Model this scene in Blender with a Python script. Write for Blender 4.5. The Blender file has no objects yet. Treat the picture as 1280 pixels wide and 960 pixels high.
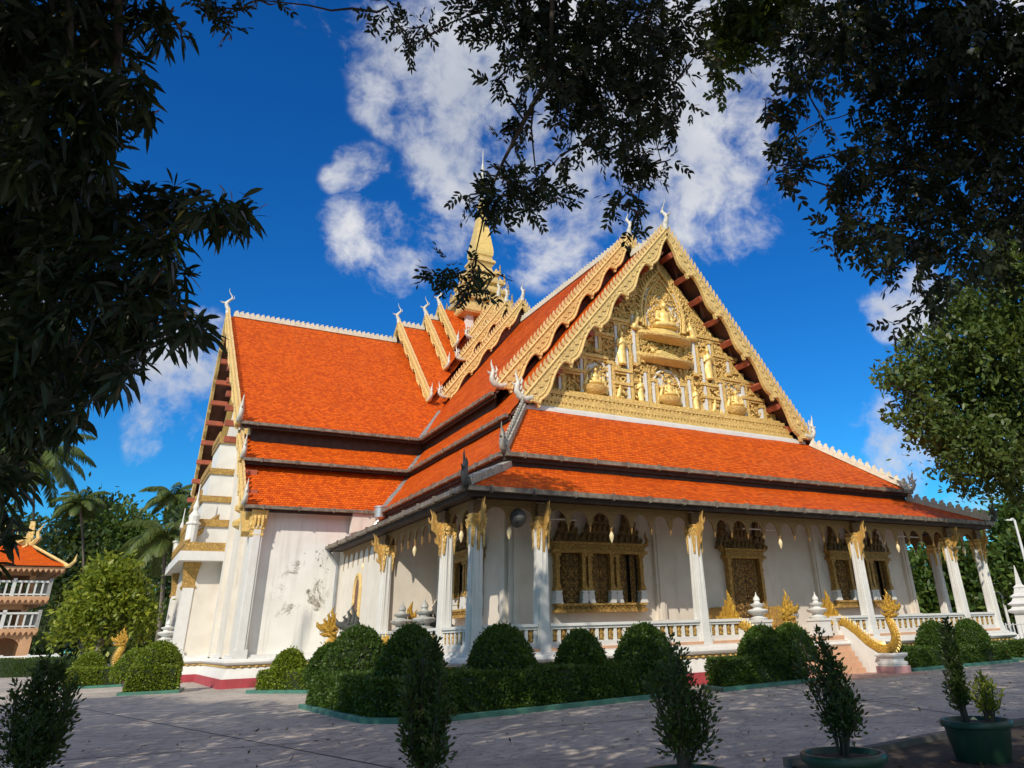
import bpy, math, random
import numpy as np
from mathutils import Vector, Matrix

random.seed(7)
RNG = np.random.default_rng(11)
SC = bpy.context.scene
COL = SC.collection
R_ = math.radians

# ------------------------------------------------------------------ camera
CAM_C = Vector((-9.5622, -22.2513, 1.65))
CAM_R = Vector((0.86034, -0.50872, -0.03183))
CAM_U = Vector((-0.18833, -0.37529, 0.90757))
CAM_F = Vector((0.47365, 0.77483, 0.41869))
FPX, PPX, PPY = 919.24, 722.33, 368.82
cd = bpy.data.cameras.new('camera')
cd.sensor_fit = 'HORIZONTAL'
cd.sensor_width = 36.0
cd.lens = FPX * 36.0 / 1280.0
cd.shift_x = (640.0 - PPX) / 1280.0
cd.shift_y = (PPY - 480.0) / 1280.0
cd.clip_end = 3000.0
cam = bpy.data.objects.new('camera', cd)
COL.objects.link(cam)
cam.matrix_world = Matrix((
    (CAM_R.x, CAM_U.x, -CAM_F.x, CAM_C.x),
    (CAM_R.y, CAM_U.y, -CAM_F.y, CAM_C.y),
    (CAM_R.z, CAM_U.z, -CAM_F.z, CAM_C.z),
    (0, 0, 0, 1)))
SC.camera = cam


def pdir(px, py):
    return (CAM_F + CAM_R * ((px - PPX) / FPX) + CAM_U * ((PPY - py) / FPX))


def at(px, py, depth):
    """the place seen at a photo pixel, that many metres along the view axis"""
    return CAM_C + pdir(px, py) * depth


def on_z(px, py, z=0.0):
    d = pdir(px, py)
    return CAM_C + d * ((z - CAM_C.z) / d.z)


# ------------------------------------------------------------------ light
SUN_TO = Vector((-1.11, -0.95, 1.0)).normalized()
sun_el = math.asin(SUN_TO.z)
sun_az = math.atan2(SUN_TO.x, SUN_TO.y)          # clockwise from +Y
sl = bpy.data.lights.new('sun', 'SUN')
sl.energy = 4.4
sl.angle = R_(0.5)
sl.color = (1.0, 0.90, 0.74)
sun = bpy.data.objects.new('sun', sl)
COL.objects.link(sun)
sun.rotation_euler = (-SUN_TO).to_track_quat('-Z', 'Y').to_euler()
sun.location = (-30, -30, 40)

SC.view_settings.view_transform = 'Standard'
SC.view_settings.look = 'None'
SC.view_settings.exposure = 0.0
SC.view_settings.gamma = 1.0
SC.view_settings.use_curve_mapping = False
SC.cycles.use_denoising = True
SC.cycles.max_bounces = 6
SC.cycles.transparent_max_bounces = 4
SC.cycles.sample_clamp_indirect = 4.0

world = bpy.data.worlds.new('World')
SC.world = world
world.use_nodes = True


class NT:
    """tiny node-tree writer"""
    def __init__(self, tree):
        self.t = tree
        for n in list(tree.nodes):
            tree.nodes.remove(n)

    def n(self, typ, props=None, **ins):
        nd = self.t.nodes.new(typ)
        for k, val in (props or {}).items():
            setattr(nd, k, val)
        for k, val in ins.items():
            key = k.replace('_', ' ')
            if k.startswith('i') and k[1:].isdigit():
                sock = nd.inputs[int(k[1:])]
            else:
                sock = nd.inputs[key]
            if isinstance(val, bpy.types.NodeSocket):
                self.t.links.new(val, sock)
            else:
                sock.default_value = val
        return nd

    def math(self, op, a, b=0.0, c=None, clamp=False):
        kw = dict(i0=a, i1=b)
        if c is not None:
            kw['i2'] = c
        return self.n('ShaderNodeMath', {'operation': op, 'use_clamp': clamp}, **kw).outputs[0]

    def mix(self, fac, a, b, blend='MIX'):
        nd = self.n('ShaderNodeMix', {'data_type': 'RGBA', 'blend_type': blend})
        for sock, val in ((nd.inputs[0], fac), (nd.inputs[6], a), (nd.inputs[7], b)):
            if isinstance(val, bpy.types.NodeSocket):
                self.t.links.new(val, sock)
            else:
                sock.default_value = val
        return nd.outputs[2]

    def ramp(self, fac, stops):
        nd = self.n('ShaderNodeValToRGB', None, Fac=fac)
        el = nd.color_ramp.elements
        while len(el) < len(stops):
            el.new(0.5)
        for e, (p, c) in zip(el, stops):
            e.position = p
            e.color = c if len(c) == 4 else (*c, 1)
        return nd.outputs[0]

    def maprange(self, v, a, b, c=0.0, d=1.0, smooth=True):
        nd = self.n('ShaderNodeMapRange', {'interpolation_type': 'SMOOTHSTEP' if smooth else 'LINEAR'})
        self.t.links.new(v, nd.inputs[0])
        for i, x in zip((1, 2, 3, 4), (a, b, c, d)):
            nd.inputs[i].default_value = x
        return nd.outputs[0]


def build_sky():
    w = NT(world.node_tree)
    tc = w.n('ShaderNodeTexCoord').outputs['Generated']
    sky = w.n('ShaderNodeTexSky', {'sky_type': 'NISHITA', 'sun_disc': False,
                                   'sun_elevation': sun_el, 'sun_rotation': sun_az,
                                   'altitude': 200.0, 'air_density': 1.0, 'dust_density': 0.5,
                                   'ozone_density': 3.0}).outputs[0]
    hs = w.n('ShaderNodeHueSaturation', None, Hue=0.513, Saturation=1.32, Value=SKY_VALUE, Fac=1.0, Color=sky).outputs[0]
    hs = w.mix(1.0, hs, (0.25, 0.95, 1.12, 1), 'MULTIPLY')
    # clouds: soft masks along real sky directions, broken up by noise
    warp = w.n('ShaderNodeTexNoise', {'noise_dimensions': '3D'}, Vector=tc, Scale=5.0, Detail=4.0, Roughness=0.6).outputs['Color']
    off = w.n('ShaderNodeVectorMath', {'operation': 'SUBTRACT'}, i0=warp, i1=(0.5, 0.5, 0.5)).outputs[0]
    off = w.n('ShaderNodeVectorMath', {'operation': 'SCALE'}, i0=off, Scale=0.075).outputs[0]
    wd = w.n('ShaderNodeVectorMath', {'operation': 'ADD'}, i0=tc, i1=off).outputs[0]
    wd = w.n('ShaderNodeVectorMath', {'operation': 'NORMALIZE'}, i0=wd).outputs[0]
    total, back = None, None
    for px, py, r, wt in CLOUDS:
        d = pdir(px, py).normalized() if py is not None else Vector(px).normalized()
        dot = w.n('ShaderNodeVectorMath', {'operation': 'DOT_PRODUCT'}, i0=wd, i1=tuple(d)).outputs['Value']
        ang = r / FPX * 0.8
        m = w.maprange(dot, math.cos(ang * 1.75), math.cos(ang * 0.2), 0.0, wt)
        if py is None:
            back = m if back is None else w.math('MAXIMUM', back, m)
        total = m if total is None else w.math('MAXIMUM', total, m)
    nz = w.n('ShaderNodeTexNoise', {'noise_dimensions': '3D'}, Vector=wd, Scale=8.0, Detail=11.0, Roughness=0.60, Lacunarity=2.15).outputs['Fac']
    fine = w.n('ShaderNodeTexNoise', {'noise_dimensions': '3D'}, Vector=wd, Scale=26.0, Detail=6.0, Roughness=0.65).outputs['Fac']
    dens = w.math('ADD', total, w.math('MULTIPLY', w.math('SUBTRACT', nz, 0.5), 4.2))
    dens = w.math('ADD', dens, w.math('MULTIPLY', w.math('SUBTRACT', fine, 0.5), 1.0))
    dens = w.math('MULTIPLY', w.maprange(dens, 0.16, 1.25), w.maprange(total, 0.0, 0.12))
    # thicker parts greyer
    shade = w.n('ShaderNodeTexNoise', {'noise_dimensions': '3D'}, Vector=wd, Scale=5.0, Detail=6.0, Roughness=0.55).outputs['Fac']
    ccol = w.ramp(shade, [(0.3, (5.4, 5.9, 6.9)), (0.5, (7.4, 7.7, 8.4)), (0.68, (9.6, 9.6, 9.7))])
    # the added unseen banks are made brighter to lift the ambient light
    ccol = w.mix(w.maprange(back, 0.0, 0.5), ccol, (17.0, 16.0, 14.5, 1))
    fin = w.mix(w.math('MULTIPLY', dens, 0.93), hs, ccol)
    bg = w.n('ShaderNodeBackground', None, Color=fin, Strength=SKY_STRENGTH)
    out = w.n('ShaderNodeOutputWorld', None, Surface=bg.outputs[0])


SKY_STRENGTH = 0.085
SKY_VALUE = 1.5
# photo pixel the cloud was seen at, its angular radius in pixels, weight
CLOUDS = [(560, 20, 110, 0.95), (650, 70, 150, 1.05), (770, 170, 165, 1.05), (860, 200, 105, 0.95), (900, 250, 70, 0.6), (980, 30, 80, 0.7),
          (700, 250, 90, 0.8), (560, 215, 50, 0.6), (462, 300, 46, 0.62), (445, 215, 30, 0.42), (498, 335, 34, 0.5), (545, 200, 40, 0.5),
          (235, 455, 55, 0.62), (225, 530, 45, 0.6), (440, 8, 60, 0.55), (1130, 380, 40, 0.7), (1125, 560, 55, 0.5), (1250, 620, 60, 0.6),
          (520, 120, 60, 0.5), (560, 280, 40, 0.5), (1500, 300, 160, 0.7), (-250, 350, 160, 0.7),
          # unseen cloud banks added as neutral fill light, behind and above the camera
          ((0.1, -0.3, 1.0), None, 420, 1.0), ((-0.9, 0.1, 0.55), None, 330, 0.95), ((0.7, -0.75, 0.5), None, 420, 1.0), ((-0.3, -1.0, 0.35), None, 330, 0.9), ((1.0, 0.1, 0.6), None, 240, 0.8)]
build_sky()


# ------------------------------------------------------------------ materials
def new_mat(name):
    m = bpy.data.materials.new(name)
    m.use_nodes = True
    return m, NT(m.node_tree)


def rgb(r, g, b):
    def f(c):
        c /= 255.0
        return c / 12.92 if c <= 0.04045 else ((c + 0.055) / 1.055) ** 2.4
    return (f(r), f(g), f(b), 1.0)


def surface(name, col, col2=None, scale=3.0, rough=0.6, bump=0.15, bscale=30.0, metallic=0.0, stain=None, stain_amt=0.5,
            spec=0.4, dist=0.02, coord='Object'):
    m, t = new_mat(name)
    co = t.n('ShaderNodeTexCoord').outputs[coord]
    n1 = t.n('ShaderNodeTexNoise', None, Vector=co, Scale=scale, Detail=6.0, Roughness=0.6).outputs['Fac']
    c = t.mix(t.maprange(n1, 0.35, 0.68), col, col2 or col)
    if stain:
        mp = t.n('ShaderNodeMapping', None, Vector=co, Scale=(1.0, 1.0, 0.22)).outputs[0]
        n2 = t.n('ShaderNodeTexNoise', None, Vector=mp, Scale=scale * 1.7, Detail=8.0, Roughness=0.7).outputs['Fac']
        c = t.mix(t.math('MULTIPLY', t.maprange(n2, 0.52, 0.78), stain_amt), c, stain)
    n3 = t.n('ShaderNodeTexNoise', None, Vector=co, Scale=bscale, Detail=4.0, Roughness=0.6).outputs['Fac']
    b = t.n('ShaderNodeBump', None, Strength=bump, Distance=dist, Height=n3).outputs[0]
    r = t.maprange(n1, 0.2, 0.8, rough - 0.08, rough + 0.08)
    p = t.n('ShaderNodeBsdfPrincipled', None, Base_Color=c, Roughness=r, Metallic=metallic, Normal=b)
    p.inputs['Specular IOR Level'].default_value = spec
    t.n('ShaderNodeOutputMaterial', None, Surface=p.outputs[0])
    return m


def carved(name, col, dark, scale=7.0, bump=0.7, rough=0.42, metallic=0.25, dist=0.05, worn=None, ground=None, hollow_shade_amt=0.9):
    """gilded stucco: scrolls cut into the surface as relief, grime in old paint, hollows shaded by colour"""
    m, t = new_mat(name)
    co = t.n('ShaderNodeTexCoord').outputs['Object']
    wv = t.n('ShaderNodeTexNoise', None, Vector=co, Scale=scale * 0.8, Detail=2.0).outputs['Color']
    d = t.n('ShaderNodeVectorMath', {'operation': 'SCALE'}, i0=wv, Scale=0.5 / scale * 3).outputs[0]
    cc = t.n('ShaderNodeVectorMath', {'operation': 'ADD'}, i0=co, i1=d).outputs[0]
    v = t.n('ShaderNodeTexVoronoi', {'feature': 'SMOOTH_F1'}, Vector=cc, Scale=scale, Smoothness=0.25).outputs['Distance']
    rings = t.math('SINE', t.math('MULTIPLY', v, 22.0))
    h = t.math('ADD', t.math('MULTIPLY', rings, 0.3), t.math('MULTIPLY', v, -1.2))
    n1 = t.n('ShaderNodeTexNoise', None, Vector=co, Scale=1.3, Detail=6.0, Roughness=0.65).outputs['Fac']
    c = t.mix(t.maprange(n1, 0.3, 0.7), col, tuple(x * 0.86 for x in col[:3]) + (1,))
    n2 = t.n('ShaderNodeTexNoise', None, Vector=co, Scale=9.0, Detail=6.0, Roughness=0.7).outputs['Fac']
    c = t.mix(t.math('MULTIPLY', t.maprange(n2, 0.5, 0.75), 0.55), c, dark)
    if worn:
        n4 = t.n('ShaderNodeTexNoise', None, Vector=co, Scale=2.2, Detail=5.0, Roughness=0.6).outputs['Fac']
        c = t.mix(t.maprange(n4, 0.55, 0.7), c, worn)
    if ground:  # ground: shade of the carved hollows, put into the colour
        c = t.mix(t.math('MULTIPLY', t.maprange(h, -.25, -.75), hollow_shade_amt), c, ground)
    b = t.n('ShaderNodeBump', None, Strength=bump, Distance=dist, Height=h).outputs[0]
    p = t.n('ShaderNodeBsdfPrincipled', None, Base_Color=c, Roughness=rough, Metallic=metallic, Normal=b)
    t.n('ShaderNodeOutputMaterial', None, Surface=p.outputs[0])
    return m


def tile_mat(name, ca, cb, cm, tw=0.17, th=0.17):
    m, t = new_mat(name)
    uv = t.n('ShaderNodeTexCoord').outputs['UV']
    bk = t.n('ShaderNodeTexBrick', {'offset': 0.5, 'offset_frequency': 2, 'squash': 1.0}, Vector=uv, Color1=ca, Color2=cb, Mortar=cm,
             Scale=1.0, Mortar_Size=0.011, Mortar_Smooth=0.3, Bias=0.0, Brick_Width=tw, Row_Height=th)
    n1 = t.n('ShaderNodeTexNoise', None, Vector=uv, Scale=0.45, Detail=7.0, Roughness=0.65).outputs['Fac']
    c = t.mix(t.math('MULTIPLY', t.maprange(n1, 0.45, 0.72), 0.30), bk.outputs['Color'], tuple(x * 0.62 for x in ca[:3]) + (1,))
    nf = t.n('ShaderNodeTexNoise', None, Vector=uv, Scale=.9, Detail=8.0, Roughness=.7).outputs['Fac']
    c = t.mix(t.math('MULTIPLY', t.maprange(nf, .56, .74), .2), c, (.80, .30, .10, 1))
    mp = t.n('ShaderNodeMapping', None, Vector=uv, Scale=(2.2, 0.25, 1)).outputs[0]
    n2 = t.n('ShaderNodeTexNoise', None, Vector=mp, Scale=1.0, Detail=8.0, Roughness=0.7).outputs['Fac']
    c = t.mix(t.math('MULTIPLY', t.maprange(n2, 0.54, 0.76), 0.34), c, (0.16, 0.055, 0.025, 1))
    n3 = t.n('ShaderNodeTexNoise', None, Vector=uv, Scale=40.0, Detail=2.0).outputs['Fac']
    h = t.math('ADD', t.math('MULTIPLY', bk.outputs['Fac'], -1.0), t.math('MULTIPLY', n3, 0.25))
    b = t.n('ShaderNodeBump', None, Strength=0.4, Distance=0.015, Height=h).outputs[0]
    p = t.n('ShaderNodeBsdfPrincipled', None, Base_Color=c, Roughness=0.55, Normal=b)
    p.inputs['Specular IOR Level'].default_value = 0.10
    t.n('ShaderNodeOutputMaterial', None, Surface=p.outputs[0])
    return m


def leaf_mat(name, stops, trans=0.3, rough=0.45, spec=0.35):
    m, t = new_mat(name)
    g = t.n('ShaderNodeNewGeometry')
    co = t.n('ShaderNodeTexCoord').outputs['Object']
    nz = t.n('ShaderNodeTexNoise', None, Vector=co, Scale=0.9, Detail=3.0).outputs['Fac']
    f = t.math('ADD', t.math('MULTIPLY', g.outputs['Random Per Island'], 0.62), t.math('MULTIPLY', nz, 0.42), clamp=True)
    c = t.ramp(f, stops)
    p = t.n('ShaderNodeBsdfPrincipled', None, Base_Color=c, Roughness=rough)
    p.inputs['Specular IOR Level'].default_value = spec
    tr = t.n('ShaderNodeBsdfTranslucent', None, Color=t.mix(0.5, c, (0.30, 0.36, 0.03, 1), 'MIX'))
    mx = t.n('ShaderNodeMixShader', None, Fac=trans)
    t.t.links.new(p.outputs[0], mx.inputs[1])
    t.t.links.new(tr.outputs[0], mx.inputs[2])
    t.n('ShaderNodeOutputMaterial', None, Surface=mx.outputs[0])
    return m


M = {}
M['white'] = surface('white_plaster', (0.68, 0.63, 0.56, 1), (0.62, 0.565, 0.495, 1), 1.2, 0.7, 0.12, 40, stain=(0.36, 0.32, 0.27, 1), stain_amt=0.5)
M['white_clean'] = surface('white_paint', (0.68, 0.67, 0.65, 1), (0.62, 0.61, 0.59, 1), 2.0, 0.6, 0.08, 60, stain=(0.40, 0.38, 0.34, 1), stain_amt=0.36)
M['cream'] = surface('cream_stucco', (0.66, 0.60, 0.48, 1), (0.52, 0.47, 0.37, 1), 5.0, 0.7, 0.25, 40, stain=(0.28, 0.25, 0.2, 1), stain_amt=0.5)
M['grey_stone'] = surface('weathered_stone', (0.46, 0.46, 0.44, 1), (0.30, 0.30, 0.29, 1), 5.0, 0.8, 0.3, 40, stain=(0.16, 0.16, 0.15, 1), stain_amt=0.5)
M['gold'] = carved('gold_carving', (0.84, 0.57, 0.19, 1), (0.33, 0.17, 0.04, 1), 7.0)
M['gold_fine'] = carved('fine_gold_carving', (0.68, 0.43, 0.11, 1), (0.22, 0.10, 0.02, 1), 9.0, 0.8, 0.45, 0.2, 0.04, ground=(0.20, 0.095, 0.03, 1), hollow_shade_amt=.6)
M['gold_pale'] = carved('pale_gold_stucco', (0.74, 0.52, 0.20, 1), (0.42, 0.25, 0.08, 1), 6.0, 0.55, 0.5, 0.1, 0.05)
M['gold_smooth'] = surface('gold_paint', (0.86, 0.62, 0.23, 1), (0.72, 0.49, 0.15, 1), 3.0, 0.38, 0.12, 25, 0.25, stain=(0.30, 0.18, 0.06, 1), stain_amt=0.4)
M['gold_bright'] = carved('bright_gold_scales', (0.74, 0.45, 0.06, 1), (0.40, 0.19, 0.02, 1), 11.0, 0.9, 0.34, 0.4, 0.03, ground=(0.38, 0.19, 0.03, 1), hollow_shade_amt=.6)
M['gold_dark'] = carved('aged_dark_gilding', (0.24, 0.15, 0.055, 1), (0.06, 0.045, 0.03, 1), 12.0, 0.8, 0.55, 0.15, 0.03, worn=(0.10, 0.095, 0.085, 1))
M['tile'] = tile_mat('orange_roof_tile', (0.75, 0.136, 0.009, 1), (0.46, 0.064, 0.008, 1), (0.28, 0.038, 0.008, 1))
M['board_dark'] = surface('dark_timber', (0.060, 0.036, 0.026, 1), (0.035, 0.022, 0.018, 1), 3.0, 0.65, 0.2, 30)
M['soffit'] = surface('red_brown_soffit', (0.135, 0.058, 0.040, 1), (0.085, 0.040, 0.030, 1), 2.0, 0.7, 0.15, 30)
M['soffit_porch'] = surface('painted_soffit', (0.46, 0.30, 0.18, 1), (0.36, 0.22, 0.13, 1), 2.0, 0.7, 0.15, 30)
M['purlin'] = surface('red_purlin_paint', (0.40, 0.10, 0.05, 1), (0.28, 0.07, 0.04, 1), 3.0, 0.6, 0.15, 30)
M['gutter'] = surface('weathered_gutter', (0.26, 0.22, 0.17, 1), (0.13, 0.10, 0.08, 1), 4.0, 0.5, 0.15, 30, 0.2, stain=(0.05, 0.04, 0.03, 1), stain_amt=0.7)
M['flashing'] = surface('lead_flashing', (0.36, 0.36, 0.34, 1), (0.20, 0.20, 0.19, 1), 4.0, 0.45, 0.2, 25, 0.3, stain=(0.09, 0.085, 0.075, 1), stain_amt=0.6)
M['metal'] = surface('galvanised_metal', (0.55, 0.56, 0.57, 1), (0.42, 0.43, 0.44, 1), 4.0, 0.35, 0.1, 25, 0.6)
M['pipe'] = surface('grey_pipe', (0.30, 0.32, 0.34, 1), (0.24, 0.25, 0.27, 1), 4.0, 0.5, 0.1, 25)
M['red_base'] = surface('crimson_skirting', (0.42, 0.055, 0.075, 1), (0.34, 0.05, 0.06, 1), 3.0, 0.7, 0.2, 30, stain=(0.25, 0.16, 0.14, 1), stain_amt=0.6)
M['naga_white'] = surface('silver_white_finial', (0.62, 0.60, 0.54, 1), (0.44, 0.41, 0.34, 1), 6.0, 0.5, 0.3, 40, stain=(0.2, 0.18, 0.14, 1), stain_amt=0.5)
M['naga_dark'] = surface('dark_finial', (0.10, 0.10, 0.095, 1), (0.05, 0.05, 0.048, 1), 6.0, 0.6, 0.3, 40)
M['hip_grey'] = surface('lichened_hip_mortar', (0.40, 0.385, 0.33, 1), (0.22, 0.21, 0.18, 1), 5.0, 0.8, 0.3, 30, stain=(0.08, 0.075, 0.065, 1), stain_amt=0.7)
M['naga_grey'] = surface('greyed_finial', (0.33, 0.32, 0.28, 1), (0.15, 0.145, 0.13, 1), 6.0, 0.6, 0.3, 40)
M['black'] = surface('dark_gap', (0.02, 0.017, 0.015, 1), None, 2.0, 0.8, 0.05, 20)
M['terracotta'] = surface('terracotta_floor', (0.60, 0.36, 0.23, 1), (0.52, 0.31, 0.20, 1), 3.0, 0.7, 0.15, 30)
M['bark'] = surface('bark', (0.060, 0.048, 0.038, 1), (0.032, 0.026, 0.022, 1), 5.0, 0.85, 0.7, 18)
M['bark_pale'] = surface('pale_bark', (0.22, 0.19, 0.16, 1), (0.13, 0.11, 0.09, 1), 5.0, 0.85, 0.7, 18)
M['soil'] = surface('soil', (0.06, 0.043, 0.030, 1), (0.035, 0.026, 0.020, 1), 9.0, 0.9, 0.7, 25)
M['pot_green'] = surface('green_glazed_planter', (0.018, 0.052, 0.030, 1), (0.012, 0.034, 0.022, 1), 3.0, 0.4, 0.15, 20, stain=(0.09, 0.085, 0.06, 1), stain_amt=0.6)
M['kerb_green'] = surface('green_kerb_tile', (0.06, 0.19, 0.14, 1), (0.045, 0.13, 0.10, 1), 3.0, 0.5, 0.15, 20, stain=(0.16, 0.15, 0.12, 1), stain_amt=0.6)
M['peach'] = surface('peach_paint', (0.62, 0.36, 0.20, 1), (0.54, 0.30, 0.16, 1), 2.0, 0.65, 0.1, 30)
M['concrete'] = surface('kerb_concrete', (0.13, 0.12, 0.11, 1), (0.09, 0.085, 0.08, 1), 4.0, 0.85, 0.3, 25)
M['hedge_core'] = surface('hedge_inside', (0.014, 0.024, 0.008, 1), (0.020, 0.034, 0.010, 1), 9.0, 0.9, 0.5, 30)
# leaves
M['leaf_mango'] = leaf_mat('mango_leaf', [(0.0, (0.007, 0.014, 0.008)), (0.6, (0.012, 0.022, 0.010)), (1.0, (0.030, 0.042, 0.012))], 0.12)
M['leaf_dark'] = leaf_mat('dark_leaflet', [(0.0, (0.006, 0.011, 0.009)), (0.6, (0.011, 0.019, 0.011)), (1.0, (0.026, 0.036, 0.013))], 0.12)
M['leaf_olive'] = leaf_mat('olive_leaf', [(0.0, (0.028, 0.052, 0.012)), (0.6, (0.065, 0.100, 0.020)), (1.0, (0.14, 0.165, 0.030))], 0.25)
M['leaf_mid'] = leaf_mat('mid_green_leaf', [(0.0, (0.025, 0.055, 0.012)), (0.6, (0.055, 0.105, 0.018)), (1.0, (0.13, 0.17, 0.030))], 0.28)
M['leaf_deep'] = leaf_mat('deep_green_leaf', [(0.0, (0.016, 0.034, 0.012)), (0.6, (0.032, 0.060, 0.016)), (1.0, (0.075, 0.105, 0.022))], 0.22)
M['leaf_bright'] = leaf_mat('bright_green_leaf', [(0.0, (0.07, 0.11, 0.010)), (0.55, (0.17, 0.22, 0.016)), (1.0, (0.36, 0.35, 0.035))], 0.32)
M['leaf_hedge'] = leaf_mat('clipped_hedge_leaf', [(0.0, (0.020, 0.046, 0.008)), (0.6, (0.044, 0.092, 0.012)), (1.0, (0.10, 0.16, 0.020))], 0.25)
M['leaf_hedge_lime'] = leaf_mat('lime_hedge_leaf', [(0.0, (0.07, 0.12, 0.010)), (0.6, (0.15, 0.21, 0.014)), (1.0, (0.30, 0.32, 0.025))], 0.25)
M['frond'] = leaf_mat('palm_frond', [(0.0, (0.040, 0.070, 0.018)), (0.6, (0.085, 0.125, 0.030)), (1.0, (0.20, 0.20, 0.055))], 0.3)
M['leaf_pot'] = leaf_mat('small_box_leaf', [(0.0, (0.016, 0.030, 0.010)), (0.6, (0.034, 0.058, 0.014)), (1.0, (0.075, 0.10, 0.020))], 0.2)


# ------------------------------------------------------------------ geometry tools
class MB:
    """collects faces; build() links them as ONE mesh object"""
    def __init__(self):
        self.v, self.f, self.mi, self.uv = [], [], [], []

    def add(self, vs, fs, mi=0, uvs=None):
        o = len(self.v)
        self.v.extend([tuple(p) for p in vs])
        for k, f in enumerate(fs):
            self.f.append([i + o for i in f])
            self.mi.append(mi)
            self.uv.append(uvs[k] if uvs else None)

    def box(self, x0, x1, y0, y1, z0, z1, mi=0):
        self.add([(x0, y0, z0), (x1, y0, z0), (x1, y1, z0), (x0, y1, z0), (x0, y0, z1), (x1, y0, z1), (x1, y1, z1), (x0, y1, z1)],
                 [(0, 3, 2, 1), (4, 5, 6, 7), (0, 1, 5, 4), (1, 2, 6, 5), (2, 3, 7, 6), (3, 0, 4, 7)], mi)

    def obox(self, c, ax, ay, az, mi=0):
        """oriented box: centre and three half-axis vectors"""
        c, ax, ay, az = Vector(c), Vector(ax), Vector(ay), Vector(az)
        vs = [c + sx * ax + sy * ay + sz * az for sz in (-1, 1) for sx, sy in ((-1, -1), (1, -1), (1, 1), (-1, 1))]
        self.add(vs, [(0, 3, 2, 1), (4, 5, 6, 7), (0, 1, 5, 4), (1, 2, 6, 5), (2, 3, 7, 6), (3, 0, 4, 7)], mi)

    def beam(self, a, b, w, h, up=(0, 0, 1), mi=0):
        a, b = Vector(a), Vector(b)
        d = (b - a)
        s = d.cross(Vector(up)).normalized()
        u = s.cross(d).normalized()
        self.obox((a + b) / 2, d / 2, s * w / 2, u * h / 2, mi)

    def prism(self, poly, o, ux, uy, depth, mi=0, centre=True):
        """flat outline (2-D points) extruded by depth across its plane"""
        o, ux, uy = Vector(o), Vector(ux), Vector(uy)
        nz = ux.cross(uy).normalized()
        o0 = o - nz * depth * (0.5 if centre else 0.0)
        n = len(poly)
        a = [o0 + ux * p[0] + uy * p[1] for p in poly]
        b = [q + nz * depth for q in a]
        fs = [tuple(reversed(range(n))), tuple(range(n, 2 * n))]
        fs += [(i, (i + 1) % n, n + (i + 1) % n, n + i) for i in range(n)]
        self.add(a + b, fs, mi)

    def tube(self, pts, radii, n=8, mi=0, flat=1.0, cap=True):
        pts = [Vector(p) for p in pts]
        if not hasattr(radii, '__len__'):
            radii = [radii] * len(pts)
        vs, fs = [], []
        prev = None
        for i, p in enumerate(pts):
            d = (pts[min(i + 1, len(pts) - 1)] - pts[max(i - 1, 0)])
            if d.length < 1e-9:
                d = Vector((0, 0, 1))
            d.normalize()
            if prev is None:
                ref = Vector((0, 0, 1)) if abs(d.z) < 0.9 else Vector((1, 0, 0))
                s = d.cross(ref).normalized()
            else:
                s = (prev - d * prev.dot(d))
                s = s.normalized() if s.length > 1e-6 else d.orthogonal().normalized()
            prev = s
            t = d.cross(s)
            for k in range(n):
                a = 2 * math.pi * k / n
                vs.append(p + (s * math.cos(a) + t * math.sin(a) * flat) * radii[i])
        for i in range(len(pts) - 1):
            for k in range(n):
                fs.append((i * n + k, i * n + (k + 1) % n, (i + 1) * n + (k + 1) % n, (i + 1) * n + k))
        if cap:
            fs.append(tuple(reversed(range(n))))
            fs.append(tuple(range((len(pts) - 1) * n, len(pts) * n)))
        self.add(vs, fs, mi)

    def lathe(self, prof, c=(0, 0, 0), n=16, mi=0, rot=0.0, sx=1.0, sy=1.0):
        """profile of (radius, z); n=4 with rot=pi/4 gives square stacks"""
        c = Vector(c)
        vs, fs = [], []
        k4 = math.sqrt(2) if n == 4 else 1.0
        for r, z in prof:
            for k in range(n):
                a = 2 * math.pi * k / n + rot
                vs.append((c.x + r * k4 * math.cos(a) * sx, c.y + r * k4 * math.sin(a) * sy, c.z + z))
        m = len(prof)
        for i in range(m - 1):
            for k in range(n):
                fs.append((i * n + k, i * n + (k + 1) % n, (i + 1) * n + (k + 1) % n, (i + 1) * n + k))
        fs.append(tuple(reversed(range(n))))
        fs.append(tuple(range((m - 1) * n, m * n)))
        self.add(vs, fs, mi)

    def sweep_plan(self, plan, prof, mi=0, closed=True):
        """moulding: profile of (offset outward, z) swept round a rectilinear counter-clockwise plan"""
        n = len(plan)
        rings = []
        for off, z in prof:
            ring = []
            for i in range(n):
                p0, p1, p2 = Vector(plan[i - 1]), Vector(plan[i]), Vector(plan[(i + 1) % n])
                d1, d2 = (p1 - p0).normalized(), (p2 - p1).normalized()
                n1, n2 = Vector((d1.y, -d1.x)), Vector((d2.y, -d2.x))
                k = 1.0 / max(0.2, 1.0 + n1.dot(n2))
                q = p1 + (n1 + n2) * k * off
                ring.append((q.x, q.y, z))
            rings.append(ring)
        vs = [p for r in rings for p in r]
        fs = []
        for i in range(len(prof) - 1):
            for k in range(n):
                fs.append((i * n + k, i * n + (k + 1) % n, (i + 1) * n + (k + 1) % n, (i + 1) * n + k))
        self.add(vs, fs, mi)

    def xform(self, fn, start=0):
        for i in range(start, len(self.v)):
            self.v[i] = tuple(fn(Vector(self.v[i])))

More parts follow.
